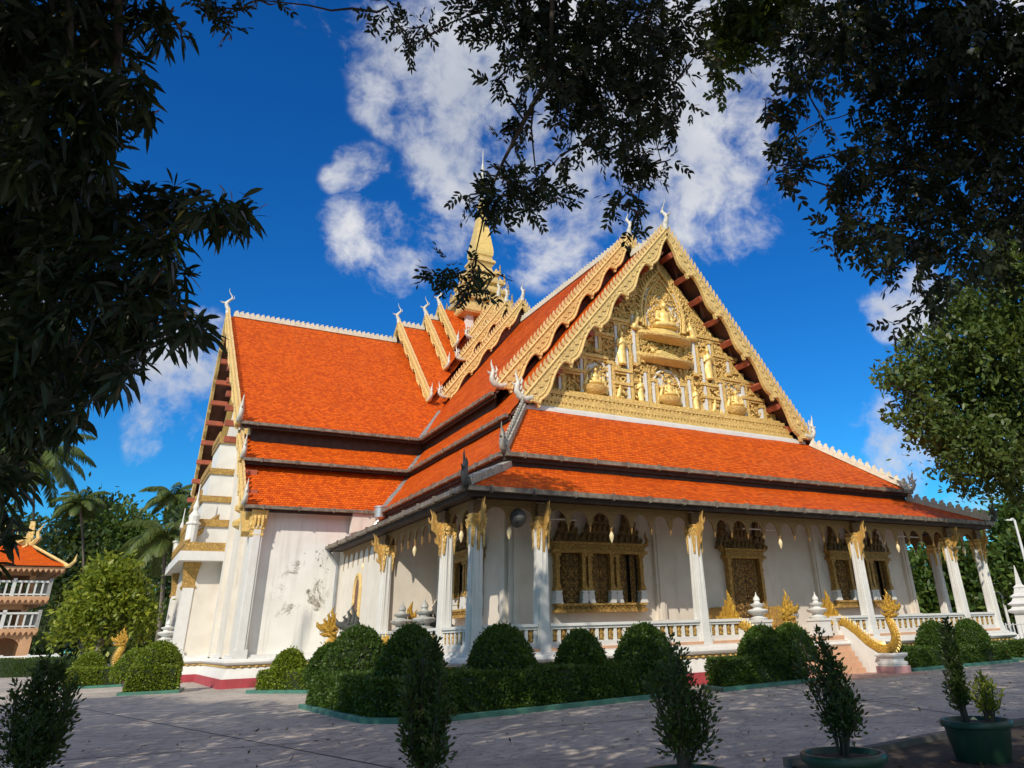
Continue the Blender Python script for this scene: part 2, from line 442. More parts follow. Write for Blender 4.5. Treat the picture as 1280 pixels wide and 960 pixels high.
    def split_build(self, name, mats, parent=None, gap=.03, **kw):
        """one object for every separate piece of the gathered faces"""
        par = list(range(len(self.f)))

        def root(i):
            while par[i] != i:
                par[i] = par[par[i]]
                i = par[i]
            return i
        owner = {}
        for i, f in enumerate(self.f):
            for k in f:
                if k in owner:
                    par[root(i)] = root(owner[k])
                else:
                    owner[k] = i
        isl = {}
        for i in range(len(self.f)):
            isl.setdefault(root(i), []).append(i)
        isl = list(isl.values())
        bb = []
        for g in isl:
            P = [self.v[k] for i in g for k in self.f[i]]
            bb.append(([min(p[a] for p in P) - gap for a in range(3)], [max(p[a] for p in P) + gap for a in range(3)]))
        par2 = list(range(len(isl)))

        def root2(i):
            while par2[i] != i:
                i = par2[i]
            return i
        for i in range(len(isl)):
            for j in range(i):
                if all(bb[i][0][a] <= bb[j][1][a] and bb[j][0][a] <= bb[i][1][a] for a in range(3)):
                    par2[root2(i)] = root2(j)
        grp = {}
        for i in range(len(isl)):
            grp.setdefault(root2(i), []).extend(isl[i])
        out = []
        for g in grp.values():
            m = MB()
            used = {}
            for i in sorted(g):
                f = []
                for k in self.f[i]:
                    if k not in used:
                        used[k] = len(m.v)
                        m.v.append(self.v[k])
                    f.append(used[k])
                m.f.append(f)
                m.mi.append(self.mi[i])
                m.uv.append(self.uv[i])
            out.append(m.build(name, mats, parent, **kw))
        return out

    def build(self, name, mats, parent=None, smooth=None, loc=None, recalc=False):
        me = bpy.data.meshes.new(name)
        me.from_pydata(self.v, [], self.f)
        if not isinstance(mats, (list, tuple)):
            mats = [mats]
        for m in mats:
            me.materials.append(m)
        me.polygons.foreach_set('material_index', self.mi)
        if any(u is not None for u in self.uv):
            lay = me.uv_layers.new(name='tiles')
            flat = []
            for f, u in zip(self.f, self.uv):
                for k in range(len(f)):
                    flat.extend(u[k] if u else (0.0, 0.0))
            lay.data.foreach_set('uv', flat)
        if recalc:
            import bmesh
            bm = bmesh.new()
            bm.from_mesh(me)
            bmesh.ops.recalc_face_normals(bm, faces=bm.faces)
            bm.to_mesh(me)
            bm.free()
        me.update()
        if smooth:
            me.shade_smooth()
            me.set_sharp_from_angle(angle=R_(smooth))
        return link(name, me, parent, loc)


def link(name, me, parent=None, loc=None):
    o = bpy.data.objects.new(name, me)
    COL.objects.link(o)
    if loc is not None:
        o.location = loc
    if parent is not None:
        o.parent = parent
    return o


def tag(o, label, cat, group=None, kind=None):
    if label:
        o['label'] = label
    if cat:
        o['category'] = cat
    if group:
        o['group'] = group
    if kind:
        o['kind'] = kind
    return o


def thing(name, label, cat, loc=(0, 0, 0), group=None, rz=0.0):
    o = bpy.data.objects.new(name, None)
    COL.objects.link(o)
    o.location = loc
    o.rotation_euler.z = rz
    o.empty_display_size = 0.3
    return tag(o, label, cat, group)


def copy_tree(o, parent=None):
    c = o.copy()
    COL.objects.link(c)
    if parent is not None:
        c.parent = parent
    for ch in list(o.children):
        copy_tree(ch, c)
    return c


def dup(root, loc, rz=None, label=None, scale=None):
    c = copy_tree(root)
    c.location = loc
    if rz is not None:
        c.rotation_euler.z = rz
    if label:
        c['label'] = label
    if scale is not None:
        c.scale = (scale,) * 3 if not hasattr(scale, '__len__') else scale
    return c


def fast_mesh(name, V, F, mat, parent=None, smooth=False, loc=None):
    """V (n,3) float array, F (m,4) int array"""
    me = bpy.data.meshes.new(name)
    V = np.ascontiguousarray(V, dtype=np.float32)
    F = np.ascontiguousarray(F, dtype=np.int32)
    me.vertices.add(len(V))
    me.vertices.foreach_set('co', V.ravel())
    me.loops.add(F.size)
    me.loops.foreach_set('vertex_index', F.ravel())
    me.polygons.add(len(F))
    me.polygons.foreach_set('loop_start', np.arange(0, F.size, F.shape[1], dtype=np.int32))
    me.polygons.foreach_set('loop_total', np.full(len(F), F.shape[1], dtype=np.int32))
    mats = mat if isinstance(mat, (list, tuple)) else [mat]
    for m in mats:
        me.materials.append(m)
    me.update(calc_edges=True)
    if smooth:
        me.shade_smooth()
    return link(name, me, parent, loc)


def unit(a):
    return a / np.maximum(np.linalg.norm(a, axis=-1, keepdims=True), 1e-9)


def rand_dirs(n, up=0.0):
    d = RNG.normal(size=(n, 3))
    d = unit(d)
    d[:, 2] += up
    return unit(d)


PROF = {'lance': (0.10, 0.72, 1.0, 0.80, 0.05), 'ovate': (0.12, 0.95, 0.9, 0.06), 'oval': (0.25, 1.0, 0.2), 'diamond': (0.15, 1.0, 0.12)}


def leaf_arrays(P, D, L, W, prof='oval', droop=0.0, side=None, twist=None):
    """every leaf a narrow strip of quads along its midrib"""
    n = len(P)
    pr = PROF[prof]
    k = len(pr)
    if side is None:
        side = np.cross(D, RNG.normal(size=(n, 3)))
    S = unit(side - D * np.sum(side * D, axis=1, keepdims=True))
    L = np.broadcast_to(np.asarray(L, float), (n,))[:, None]
    W = np.broadcast_to(np.asarray(W, float), (n,))[:, None]
    V = np.zeros((n, k, 2, 3))
    for i, w in enumerate(pr):
        t = i / (k - 1)
        c = P + D * L * t
        c = c + np.array([0, 0, -1.0]) * (L * droop * t * t)
        V[:, i, 0] = c - S * W * w * 0.5
        V[:, i, 1] = c + S * W * w * 0.5
    base = (np.arange(n) * k * 2)[:, None]
    F = []
    for i in range(k - 1):
        F.append(base + np.array([[2 * i, 2 * i + 1, 2 * i + 3, 2 * i + 2]]))
    F = np.stack(F, 1).reshape(-1, 4)
    return V.reshape(-1, 3), F


def join_arrays(parts):
    vs, fs, o = [], [], 0
    for V, F in parts:
        vs.append(V)
        fs.append(F + o)
        o += len(V)
    return np.concatenate(vs), np.concatenate(fs)


# smooth figures: a distance field meshed into one continuous skin
def sd_capsule(P, a, b, ra, rb=None):
    a, b = np.array(a, float), np.array(b, float)
    rb = ra if rb is None else rb
    ab = b - a
    h = np.clip(((P - a) @ ab) / max(ab @ ab, 1e-9), 0, 1)
    return np.linalg.norm(P - a - h[..., None] * ab, axis=-1) - (ra + (rb - ra) * h)


def sd_ell(P, c, r):
    r = np.array(r, float)
    q = (P - np.array(c, float)) / r
    k = np.linalg.norm(q, axis=-1)
    return (k - 1) * r.min()


def smin(a, b, k=0.05):
    h = np.clip(0.5 + 0.5 * (b - a) / k, 0, 1)
    return b + (a - b) * h - k * h * (1 - h)


def sdf_arrays(fn, lo, hi, res):
    lo, hi = np.array(lo, float), np.array(hi, float)
    n = np.maximum(4, np.round((hi - lo) / res)).astype(int) + 1
    ax = [np.linspace(lo[i], hi[i], n[i]) for i in range(3)]
    G = np.stack(np.meshgrid(*ax, indexing='ij'), -1)
    f = fn(G)
    step = (hi - lo) / (n - 1)
    c = n - 1
    acc = np.zeros((*c, 3))
    cnt = np.zeros(c)
    corner = lambda i, j, k: f[i:i + c[0], j:j + c[1], k:k + c[2]]
    offs = [(i, j, k) for i in (0, 1) for j in (0, 1) for k in (0, 1)]
    for a in offs:
        for d in range(3):
            if a[d] == 1:
                continue
            b = list(a)
            b[d] = 1
            fa, fb = corner(*a), corner(*b)
            m = (fa < 0) != (fb < 0)
            t = np.where(m, fa / np.where(fa - fb == 0, 1e-9, fa - fb), 0)
            p = np.zeros((*c, 3))
            for e in range(3):
                p[..., e] = a[e]
            p[..., d] += t
            acc += np.where(m[..., None], p, 0)
            cnt += m
    act = cnt > 0
    idx = -np.ones(c, int)
    idx[act] = np.arange(act.sum())
    ijk = np.argwhere(act)
    V = lo + (ijk + acc[act] / cnt[act][:, None]) * step
    F = []
    for d in range(3):
        e, g = [x for x in range(3) if x != d]
        if d == 1:
            e, g = g, e
        sl0 = [slice(1, -1)] * 3
        sl0[d] = slice(0, -1)
        sl1 = [slice(1, -1)] * 3
        sl1[d] = slice(1, None)
        f0, f1 = f[tuple(sl0)], f[tuple(sl1)]
        m = (f0 < 0) != (f1 < 0)
        q = np.argwhere(m)
        if len(q) == 0:
            continue
        flip = (f0[m] < 0)
        q = q + np.array([0 if x == d else 1 for x in range(3)])

        def cell(de, dg):
            r = q.copy()
            r[:, e] -= de
            r[:, g] -= dg
            return idx[r[:, 0], r[:, 1], r[:, 2]]
        quad = np.stack([cell(1, 1), cell(0, 1), cell(0, 0), cell(1, 0)], 1)
        quad[~flip] = quad[~flip][:, ::-1]
        F.append(quad)
    F = np.concatenate(F)
    F = F[(F >= 0).all(1)]
    return V, F


def figure(name, V, F, mat, parent, M4=None):
    if M4 is not None:
        A = np.array(M4)
        V = V @ A[:3, :3].T + A[:3, 3]
    return fast_mesh(name, V, F, mat, parent, smooth=True)


# ------------------------------------------------------------------ the temple: constants (metres; x along the front, y into the building)
XC, YC, W = 13.07, 31.0, 26.14
COLX = [0.0, 2.29, 8.70, 17.44, 23.85, 26.14]
FLOOR = 1.29
temple = thing('temple_hall', 'large white Buddhist temple with tiered orange tile roofs, gold gables and a gold spire', 'temple', (0, 0, 0))


def mx(p):
    return (W - p[0], p[1], p[2])


PLAN = [(-.3, -.3), (W + .3, -.3), (W + .3, 16.5), (W + 4.4, 16.5), (W + 4.4, 45.5), (-4.4, 45.5), (-4.4, 35.5), (-6.0, 35.5), (-6.0, 26.5),
        (-4.4, 26.5), (-4.4, 16.5), (-.3, 16.5)]


def build_base():
    b = MB()
    b.sweep_plan(PLAN, [(.36, -.05), (.36, .36), (.24, .37)])
    b.build('red_skirting', M['red_base'], temple)
    b = MB()
    b.sweep_plan(PLAN, [(.27, .37), (.25, .42), (.14, .62), (.04, .78), (-.02, .79)])
    b.sweep_plan(PLAN, [(-.02, .885), (.12, .89), (.20, .93), (.235, 1.0), (.21, 1.07), (.14, 1.12), (.02, 1.14), (.02, 1.19), (-.06, 1.20), (-.06, FLOOR), (-.6, FLOOR)])
    b.build('plinth', M['white_clean'], temple, smooth=40)
    b = MB()
    b.sweep_plan(PLAN, [(-.02, .79), (.07, .80), (.09, .83), (.07, .875), (-.02, .885)])
    # little petals along the gold band
    for (x0, y0), (x1, y1) in zip(PLAN, PLAN[1:] + PLAN[:1]):
        if max(y0, y1) > 40 or max(x0, x1) > 27:
            continue
        d = Vector((x1 - x0, y1 - y0))
        n = int(d.length / .3)
        o = Vector((d.y, -d.x)).normalized() * .085
        for k in range(n):
            p = Vector((x0, y0)) + d * ((k + .5) / n) + o
            b.box(p.x - .05, p.x + .05, p.y - .05, p.y + .05, .805, .868)
    b.build('gold_band', M['gold'], temple)
    b = MB()
    b.box(-.2, W + .2, -.25, 17, 1.2, FLOOR + .003)
    b.build('porch_floor', M['terracotta'], temple)


build_base()


def build_walls():
    b = MB()
    # the porch back wall with its pilasters
    b.box(2.3, 23.84, 2.4, 2.8, 1.2, 7.8)
    for x in (2.48, 8.70, 17.44, 23.66):
        b.box(x - .20, x + .20, 2.24, 2.42, 1.25, 7.2)
        b.box(x - .27, x + .27, 2.17, 2.42, 1.25, 2.05)
        b.box(x - .09, x + .09, 2.19, 2.25, 2.05, 7.2)
    b.box(2.3, 23.84, 2.3, 2.42, 1.25, 1.62)
    b.build('front_wall', M['white'], temple)
    b = MB()
    for s in (0, 1):
        f = (lambda x: x) if not s else (lambda x: W - x)
        def bx(x0, x1, *a):
            a0, a1 = sorted((f(x0), f(x1)))
            b.box(a0, a1, *a)
        bx(2.303, 2.7, 2.8, 9.1, 1.2, 7.7)
        bx(2.14, 2.31, 8.62, 9.0, 1.25, 7.2)
        bx(2.14, 2.31, 2.45, 2.8, 1.25, 7.2)
        # side room between porch and transept
        poly = [(0, 1.2), (2.7, 1.2), (2.7, 7.0), (2.0, 6.95), (0, 6.05)]
        b.prism([(f(p[0]), p[1]) for p in poly], (0, 9.15, 0), (1, 0, 0), (0, 0, 1), .3)
        bx(0.0, .3, 9.3, 16.9, 1.2, 6.05)
        bx(.3, 1.8, 16.3, 16.7, 5.9, 7.55)
    b.split_build('side_wall', M['white'], temple, recalc=True)
    # transept
    b = MB()
    for s in (0, 1):
        f = (lambda x: x) if not s else (lambda x: W - x)
        a0, a1 = sorted((f(-4.2), f(3.2)))
        b.box(a0, a1, 16.95, 17.3, .8, 8.0)
        b.box(*sorted((f(-4.2), f(3.2))), 44.8, 45.2, .8, 7.85)
    b.split_build('transept_wall', M['stained'], temple)
    b = MB()
    for s in (0, 1):
        f = (lambda x: x) if not s else (lambda x: W - x)
        prof = [(17.2, .8), (17.2, 7.5), (19.5, 10.0), (20.2, 11.4), (31, 21.6), (41.8, 11.4), (42.5, 10.0), (44.8, 7.5), (44.8, .8)]
        b.prism(prof, (f(-4.0), 0, 0), (0, 1, 0), (0, 0, 1), .4)
        for y in (19.6, 24.2, 37.8, 42.4):
            zt = 9.2 if y in (19.6, 42.4) else 13.6
            a0, a1 = sorted((f(-4.42), f(-4.2)))
            b.box(a0, a1, y - .45, y + .45, .9, zt)
    b.split_build('gable_wall', M['white'], temple, recalc=True)


def stained_plaster():
    """white plaster with peeling, mould-darkened chips in one weathered area"""
    m, t = new_mat('peeling_plaster')
    co = t.n('ShaderNodeTexCoord').outputs['Object']
    n1 = t.n('ShaderNodeTexNoise', None, Vector=co, Scale=1.2, Detail=6.0).outputs['Fac']
    c = t.mix(t.maprange(n1, .35, .7), (0.77, 0.755, 0.72, 1), (0.71, 0.69, 0.655, 1))
    n0 = t.n('ShaderNodeTexNoise', None, Vector=co, Scale=.95, Detail=10.0, Roughness=.74, Distortion=.6).outputs['Fac']
    nl = t.n('ShaderNodeTexNoise', None, Vector=co, Scale=1.7, Detail=6.0, Roughness=.6, Distortion=.8).outputs['Fac']
    crack = t.maprange(t.math('ABSOLUTE', t.math('SUBTRACT', nl, .5)), .014, .005)
    sp = t.n('ShaderNodeSeparateXYZ', None, Vector=co)
    xw = t.maprange(sp.outputs['X'], -3.6, -1.4)
    xe = t.maprange(sp.outputs['X'], -.15, -.6)
    zu = t.maprange(sp.outputs['Z'], 6.4, 5.6)
    zd = t.maprange(sp.outputs['Z'], 1.9, 2.8)
    area = t.math('MULTIPLY', t.math('MULTIPLY', xw, xe), t.math('MULTIPLY', zu, zd))
    chips = t.maprange(t.math('ADD', n0, t.math('MULTIPLY', area, .12)), .645, .69)
    na = t.n('ShaderNodeTexNoise', None, Vector=co, Scale=.8, Detail=3.0).outputs['Fac']
    crack = t.math('MULTIPLY', crack, t.maprange(na, .52, .6))
    chips = t.math('MULTIPLY', t.math('MAXIMUM', chips, crack), area)
    n2 = t.n('ShaderNodeTexNoise', None, Vector=co, Scale=11.0, Detail=5.0).outputs['Fac']
    cc = t.ramp(n2, [(.35, (.13, .115, .10)), (.5, (.30, .27, .22)), (.65, (.46, .43, .39))])
    c = t.mix(chips, c, cc)
    mp = t.n('ShaderNodeMapping', None, Vector=co, Scale=(3.0, 3.0, .15)).outputs[0]
    n3 = t.n('ShaderNodeTexNoise', None, Vector=mp, Scale=1.6, Detail=7.0, Roughness=.7).outputs['Fac']
    c = t.mix(t.math('MULTIPLY', t.maprange(n3, .48, .75), .45), c, (.40, .36, .30, 1))
    bp = t.n('ShaderNodeBump', None, Strength=.35, Distance=.02, Height=t.math('SUBTRACT', n1, t.math('MULTIPLY', chips, .6))).outputs[0]
    p = t.n('ShaderNodeBsdfPrincipled', None, Base_Color=c, Roughness=.7, Normal=bp)
    t.n('ShaderNodeOutputMaterial', None, Surface=p.outputs[0])
    return m


M['stained'] = stained_plaster()
build_walls()


# ------------------------------------------------------------------ roofs
TILE = .17


def roof(name, ea, eb, tb, ta, udir, thick=.13, soffit='soffit'):
    """tiled slope: eave ea->eb, top ta->tb; each course overlaps the one below"""
    ea, eb, tb, ta, ud = map(Vector, (ea, eb, tb, ta, udir))
    up = ((ta + tb) / 2 - (ea + eb) / 2)
    up = (up - ud * up.dot(ud))
    up.normalize()
    n = ud.cross(up).normalized()
    if n.z < 0:
        n = -n
    L = (ta - ea).dot(up)
    N = max(2, round(L / TILE))
    b = MB()

    def P(side, v):
        p, q = (ea, ta) if side == 0 else (eb, tb)
        return p + (q - p) * v

    rr = random.Random(name + str(round(ea.x * 7 + ea.y * 3)))
    ph = [rr.uniform(0, 6.28) for _ in range(6)]

    def wave(p, v):
        # old battens: the courses dip and rise a little
        if v <= 0 or v >= 1:
            return 0.0
        u = p.dot(ud)
        return .013 * math.sin(u * .9 + ph[0] + v * 3) + .009 * math.sin(u * 2.3 + ph[1] - v * 7) + .008 * math.sin(v * 23 + ph[2])

    for i in range(N):
        v0, v1 = i / N, (i + 1) / N
        A0, A1, B1, B0 = P(0, v0), P(0, v1), P(1, v1), P(1, v0)
        ns = max(1, int((B0 - A0).length / 1.1), int((B1 - A1).length / 1.1))
        lift = n * .011
        rise = n * rr.uniform(-.003, .003)
        for k in range(ns):
            f0, f1 = k / ns, (k + 1) / ns
            a0, b0 = A0.lerp(B0, f0), A0.lerp(B0, f1)
            a1, b1 = A1.lerp(B1, f0), A1.lerp(B1, f1)
            a0, b0 = a0 + n * wave(a0, v0), b0 + n * wave(b0, v0)
            a1, b1 = a1 + n * wave(a1, v1), b1 + n * wave(b1, v1)
            q = [a0 + lift + rise, b0 + lift + rise, b1, a1]
            uvs = [((p - ea).dot(ud), i * TILE + (0 if j < 2 else TILE)) for j, p in enumerate(q)]
            r = [a0, b0, b0 + lift + rise, a0 + lift + rise]
            uvr = [((p - ea).dot(ud), i * TILE + .08) for p in r]
            b.add(q, [(0, 1, 2, 3)], 0, [uvs])
            b.add(r, [(0, 1, 2, 3)], 0, [uvr])
    d = n * -thick
    lo = [ea + d, eb + d, tb + d, ta + d]
    up4 = [ea, eb, tb, ta]
    k = n * -.03
    b.add(lo, [(3, 2, 1, 0)], 1)
    for i, j in ((0, 1), (1, 2), (2, 3), (3, 0)):
        if (up4[i] - up4[j]).length > .01:
            b.add([lo[i], lo[j], up4[j] + k, up4[i] + k], [(0, 1, 2, 3)], 1)
    return b.build(name, [M['tile'], M[soffit]], temple)


def gutter(a, b_, out, brk=1.45):
    """half-round gutter on a dark fascia board with strap brackets"""
    a, b_, o = Vector(a), Vector(b_), Vector(out)
    g = MB()
    off = o * .12 + Vector((0, 0, -.07))
    g.beam(a + off, b_ + off, .17, .15)
    d = b_ - a
    n = max(2, int(d.length / brk))
    for k in range(n):
        p = a + d * ((k + .5) / n) + off
        g.obox(p + o * .02, d.normalized() * .03, o * .10, (0, 0, .115))
    go = g.build('gutter', M['gutter'], temple)
    f = MB()
    f2 = o * -.06 + Vector((0, 0, -.18))
    f.beam(a + f2, b_ + f2, .06, .20)
    f.build('fascia_board', M['board_dark'], temple)
    return go


def strip(mb, a, b_, w, h, lift=.05, mi=0):
    a, b_ = Vector(a), Vector(b_)
    u = Vector((0, 0, lift))
    mb.beam(a + u, b_ + u, w, h, mi=mi)


X1, Z1, Y1 = 4.60, 12.35, 19.1      # upper eaves: nave x, height, transept y
X2, Z2, Y2 = 3.75, 10.30, 18.3
X3, Z3, Y3 = 1.77, 7.69, 16.33
X4, Z4 = -.60, 5.945
RZ, RF = 22.80, 21.54               # ridge heights
GYF, GYR = 5.40, 8.80               # front and rear gable planes
for s in (0, 1):
    g = (lambda p: p) if not s else mx
    ox = (-1, 0, 0) if not s else (1, 0, 0)
    UY, UX = (0, 1, 0), (1, 0, 0)
    oy = (0, -1, 0)
    # nave
    roof('nave_roof', g((X1, GYR, Z1)), g((X1, Y1, Z1)), g((XC, YC, RZ)), g((XC, GYR, RZ)), UY)
    roof('front_roof', g((X2, GYF, Z2)), g((X2, 12, Z2)), g((XC, 12, RF)), g((XC, GYF, RF)), UY)
    roof('lower_roof', g((X2, 12, Z2)), g((X2, Y2, Z2)), g((5.1, 20.15, 11.93)), g((5.1, 12, 11.93)), UY)
    roof('aisle_roof', g((X3, 1.76, Z3)), g((X3, Y3, Z3)), g((4.5, 19.55, 10.7)), g((4.5, 5.6, 10.7)), UY)
    roof('porch_roof', g((X4, -.6, Z4)), g((X4, 16.75, Z4)), g((2.1, 16.75, 7.3)), g((2.1, 2.0, 7.3)), UY, soffit='soffit_porch')
    gutter(g((X1, GYR + .1, Z1)), g((X1, Y1, Z1)), ox)
    gutter(g((X2, GYF + .1, Z2)), g((X2, Y2, Z2)), ox)
    gutter(g((X3, 1.76, Z3)), g((X3, Y3, Z3)), ox)
    gutter(g((X4, -.6, Z4)), g((X4, 16.7, Z4)), ox)
    # transept front slopes
    roof('transept_roof', g((-5.25, Y1, Z1)), g((X1, Y1, Z1)), g((XC, YC, RZ)), g((-5.9, YC, RZ)), UX)
    roof('transept_lower_roof', g((-4.95, Y2, Z2)), g((X2, Y2, Z2)), g((5.1, 20.15, 11.93)), g((-5.05, 20.15, 11.93)), UX)
    roof('transept_aisle_roof', g((-4.78, Y3, Z3)), g((X3, Y3, Z3)), g((4.5, 19.55, 10.7)), g((-4.9, 19.55, 10.7)), UX)
    gutter(g((-5.25, Y1, Z1)), g((X1, Y1, Z1)), oy)
    gutter(g((-4.95, Y2, Z2)), g((X2, Y2, Z2)), oy)
    gutter(g((-4.78, Y3, Z3)), g((X3, Y3, Z3)), oy)
    # rear slopes of the transept
    yb = lambda y: 2 * YC - y
    roof('transept_roof', g((X1, yb(Y1), Z1)), g((-5.25, yb(Y1), Z1)), g((-5.9, YC, RZ)), g((XC, YC, RZ)), (-1, 0, 0) if not s else (1, 0, 0))
    roof('transept_lower_roof', g((X2, yb(Y2), Z2)), g((-4.95, yb(Y2), Z2)), g((-5.05, yb(20.15), 11.93)), g((5.1, yb(20.15), 11.93)), (-1, 0, 0) if not s else (1, 0, 0))
    roof('transept_aisle_roof', g((X3, yb(Y3), Z3)), g((-4.78, yb(Y3), Z3)), g((-4.9, yb(19.55), 10.7)), g((4.5, yb(19.55), 10.7)), (-1, 0, 0) if not s else (1, 0, 0))
    # lead valleys between nave and transept, risers that close the gap between tiers
    v = MB()
    strip(v, g((X1, Y1, Z1)), g((X1 + 2.2, Y1 + 3.1, Z1 + 2.71)), .42, .06)
    strip(v, g((X2 - .02, Y2, Z2)), g((5.0, 20.0, 11.8)), .42, .06)
    strip(v, g((X3 - .02, Y3, Z3)), g((4.0, 18.95, 10.15)), .42, .06)
    v.split_build('valley_gutter', M['flashing'], temple)
    r = MB()
    for xa, za, zb, ya, yend in ((5.0, 11.0, 12.7, 9.6, 19.9), (4.3, 9.9, 10.6, 6.4, 19.0), (1.95, 6.9, 7.6, 2.0, 17.0)):
        a, b_ = g((xa, ya, 0)), g((xa, yend, 0))
        r.box(min(a[0], b_[0]) - .04, max(a[0], b_[0]) + .04, ya, yend, za, zb)
    for ya, za, zb, xa, xe in ((19.7, 11.3, 12.6, -4.6, 5.0), (18.9, 9.7, 10.55, -4.6, 4.3)):
        a, b_ = g((xa, 0, 0)), g((xe, 0, 0))
        r.box(min(a[0], b_[0]), max(a[0], b_[0]), ya - .04, ya + .04, za, zb)
    r.split_build('eave_riser', M['board_dark'], temple)
roof('apron_roof', (X3, 1.76, Z3), (W - X3, 1.76, Z3), (W - 4.5, 5.6, 10.7), (4.5, 5.6, 10.7), (1, 0, 0))
roof('porch_roof', (X4, -.6, Z4), (W - X4, -.6, Z4), (W - 2.1, 2.0, 7.3), (2.1, 2.0, 7.3), (1, 0, 0), soffit='soffit_porch')
gutter((X3, 1.76, Z3), (W - X3, 1.76, Z3), (0, -1, 0))
gutter((X4, -.6, Z4), (W - X4, -.6, Z4), (0, -1, 0))
_r = MB()
_r.box(2.0, W - 2.0, 1.93, 2.0, 6.85, 7.55)
_r.split_build('eave_riser', M['board_dark'], temple)


# ------------------------------------------------------------------ ridges, boards, finials
def crest_line(name, pts, mat, base_w=.18, base_h=.22, step=.34, fh=.27, z=.08, parent=None, fins=True):
    b = MB()
    for a, c in zip(pts[:-1], pts[1:]):
        a, c = Vector(a), Vector(c)
        u = Vector((0, 0, z))
        b.beam(a + u, c + u, base_w, base_h)
        d = (c - a)
        n = max(1, int(d.length / step))
        d1 = d.normalized()
        if not fins:
            continue
        for k in range(n):
            p = a + d * ((k + .5) / n) + u + Vector((0, 0, base_h * .45))
            poly = [(-.13, 0), (.13, 0), (.17, .12), (.07, .20), (.10, .29), (0, fh), (-.08, .22), (-.16, .13)]
            b.prism(poly, p, d1, (0, 0, 1), .07)
    return b.build(name, M[mat], parent or temple)


def s_finial(parent, apex, fwd, h=1.7, mat='naga_white', name='finial', r=.13):
    """slender rearing horn (a stylised bird-serpent neck) that stands on a gable tip"""
    a, f = Vector(apex), Vector(fwd).normalized()
    prof = [(0, -.15, 1.3), (.02, .12, 1.25), (.10, .28, 1.0), (.13, .42, .95), (.03, .58, .80), (-.06, .72, .55), (-.05, .85, .38), (.03, .98, .25), (.09, 1.12, .14), (.10, 1.28, .03)]
    b = MB()
    b.tube([a + f * x * h + Vector((0, 0, y * h * .8)) for x, y, _ in prof], [max(.012, q * r) for _, _, q in prof], 8)
    # beak and small plume
    p = a + f * .13 * h + Vector((0, 0, .42 * h * .8))
    b.tube([p, p + f * .16 * h + Vector((0, 0, .02)), p + f * .24 * h + Vector((0, 0, .10))], [r * .7, r * .35, .01], 6)
    p = a + f * -.02 * h + Vector((0, 0, .62 * h * .8))
    b.tube([p, p - f * .12 * h + Vector((0, 0, .10 * h)), p - f * .10 * h + Vector((0, 0, .22 * h))], [r * .4, r * .25, .01], 6)
    return b.build(name, M[mat], parent, smooth=50)


def hook_finial(parent, foot, out, h=1.0, mat='naga_white', name='naga_hook'):
    """upturned serpent head with flame crests where a roof edge ends"""
    a, o = Vector(foot), Vector(out).normalized()
    up = Vector((0, 0, 1))
    b = MB()
    path = [(-.45, .02, 1.1), (-.15, -.08, 1.2), (.16, .02, 1.15), (.30, .25, 1.0), (.27, .48, .9), (.22, .66, .75), (.28, .84, .5), (.34, 1.02, .28), (.33, 1.22, .04)]
    b.tube([a + o * x * h + up * y * h for x, y, _ in path], [max(.01, q * .13 * h) for _, _, q in path], 8)
    for x, y, k in ((.05, .12, .5), (.14, .30, .55), (.12, .55, .6)):
        p = a + o * x * h + up * y * h
        b.tube([p, p + (-o * .10 + up * .20) * k * 1.6 * h, p + (-o * .02 + up * .42) * k * 1.6 * h], [.08 * h, .055 * h, .008], 6)
    p = a + o * .30 * h + up * .50 * h
    b.tube([p, p + (o * .16 + up * .03) * h, p + (o * .24 + up * .12) * h], [.085 * h, .05 * h, .01], 6)
    return b.build(name, M[mat], parent, smooth=50)


def wave_edge(L, w0, amp, period, s0, cap):
    """lower edge of a serpent-body barge board: swells, ends in a hook, steps back"""
    pts = []
    n = max(1, round((L - s0) / period))
    per = (L - s0) / n
    for k in range(n):
        a = s0 + k * per
        for fr in (.0, .08, .16, .26, .36, .46, .56, .66, .74, .80):
            ph = fr ** 1.3
            sh = .5 - .5 * math.cos(2 * math.pi * min(1, ph * .86))
            pts.append((a + fr * per, -(w0 + amp * (.08 + .92 * sh))))
        tip = -(w0 + amp * .98)
        pts += [(a + .86 * per, tip), (a + .90 * per, tip - amp * .10), (a + .93 * per, tip - amp * .02), (a + .915 * per, tip + amp * .22), (a + .90 * per, -(w0 + amp * .45)), (a + .93 * per, -(w0 + amp * .2)), (a + .97 * per, -(w0 + amp * .09))]
    return pts


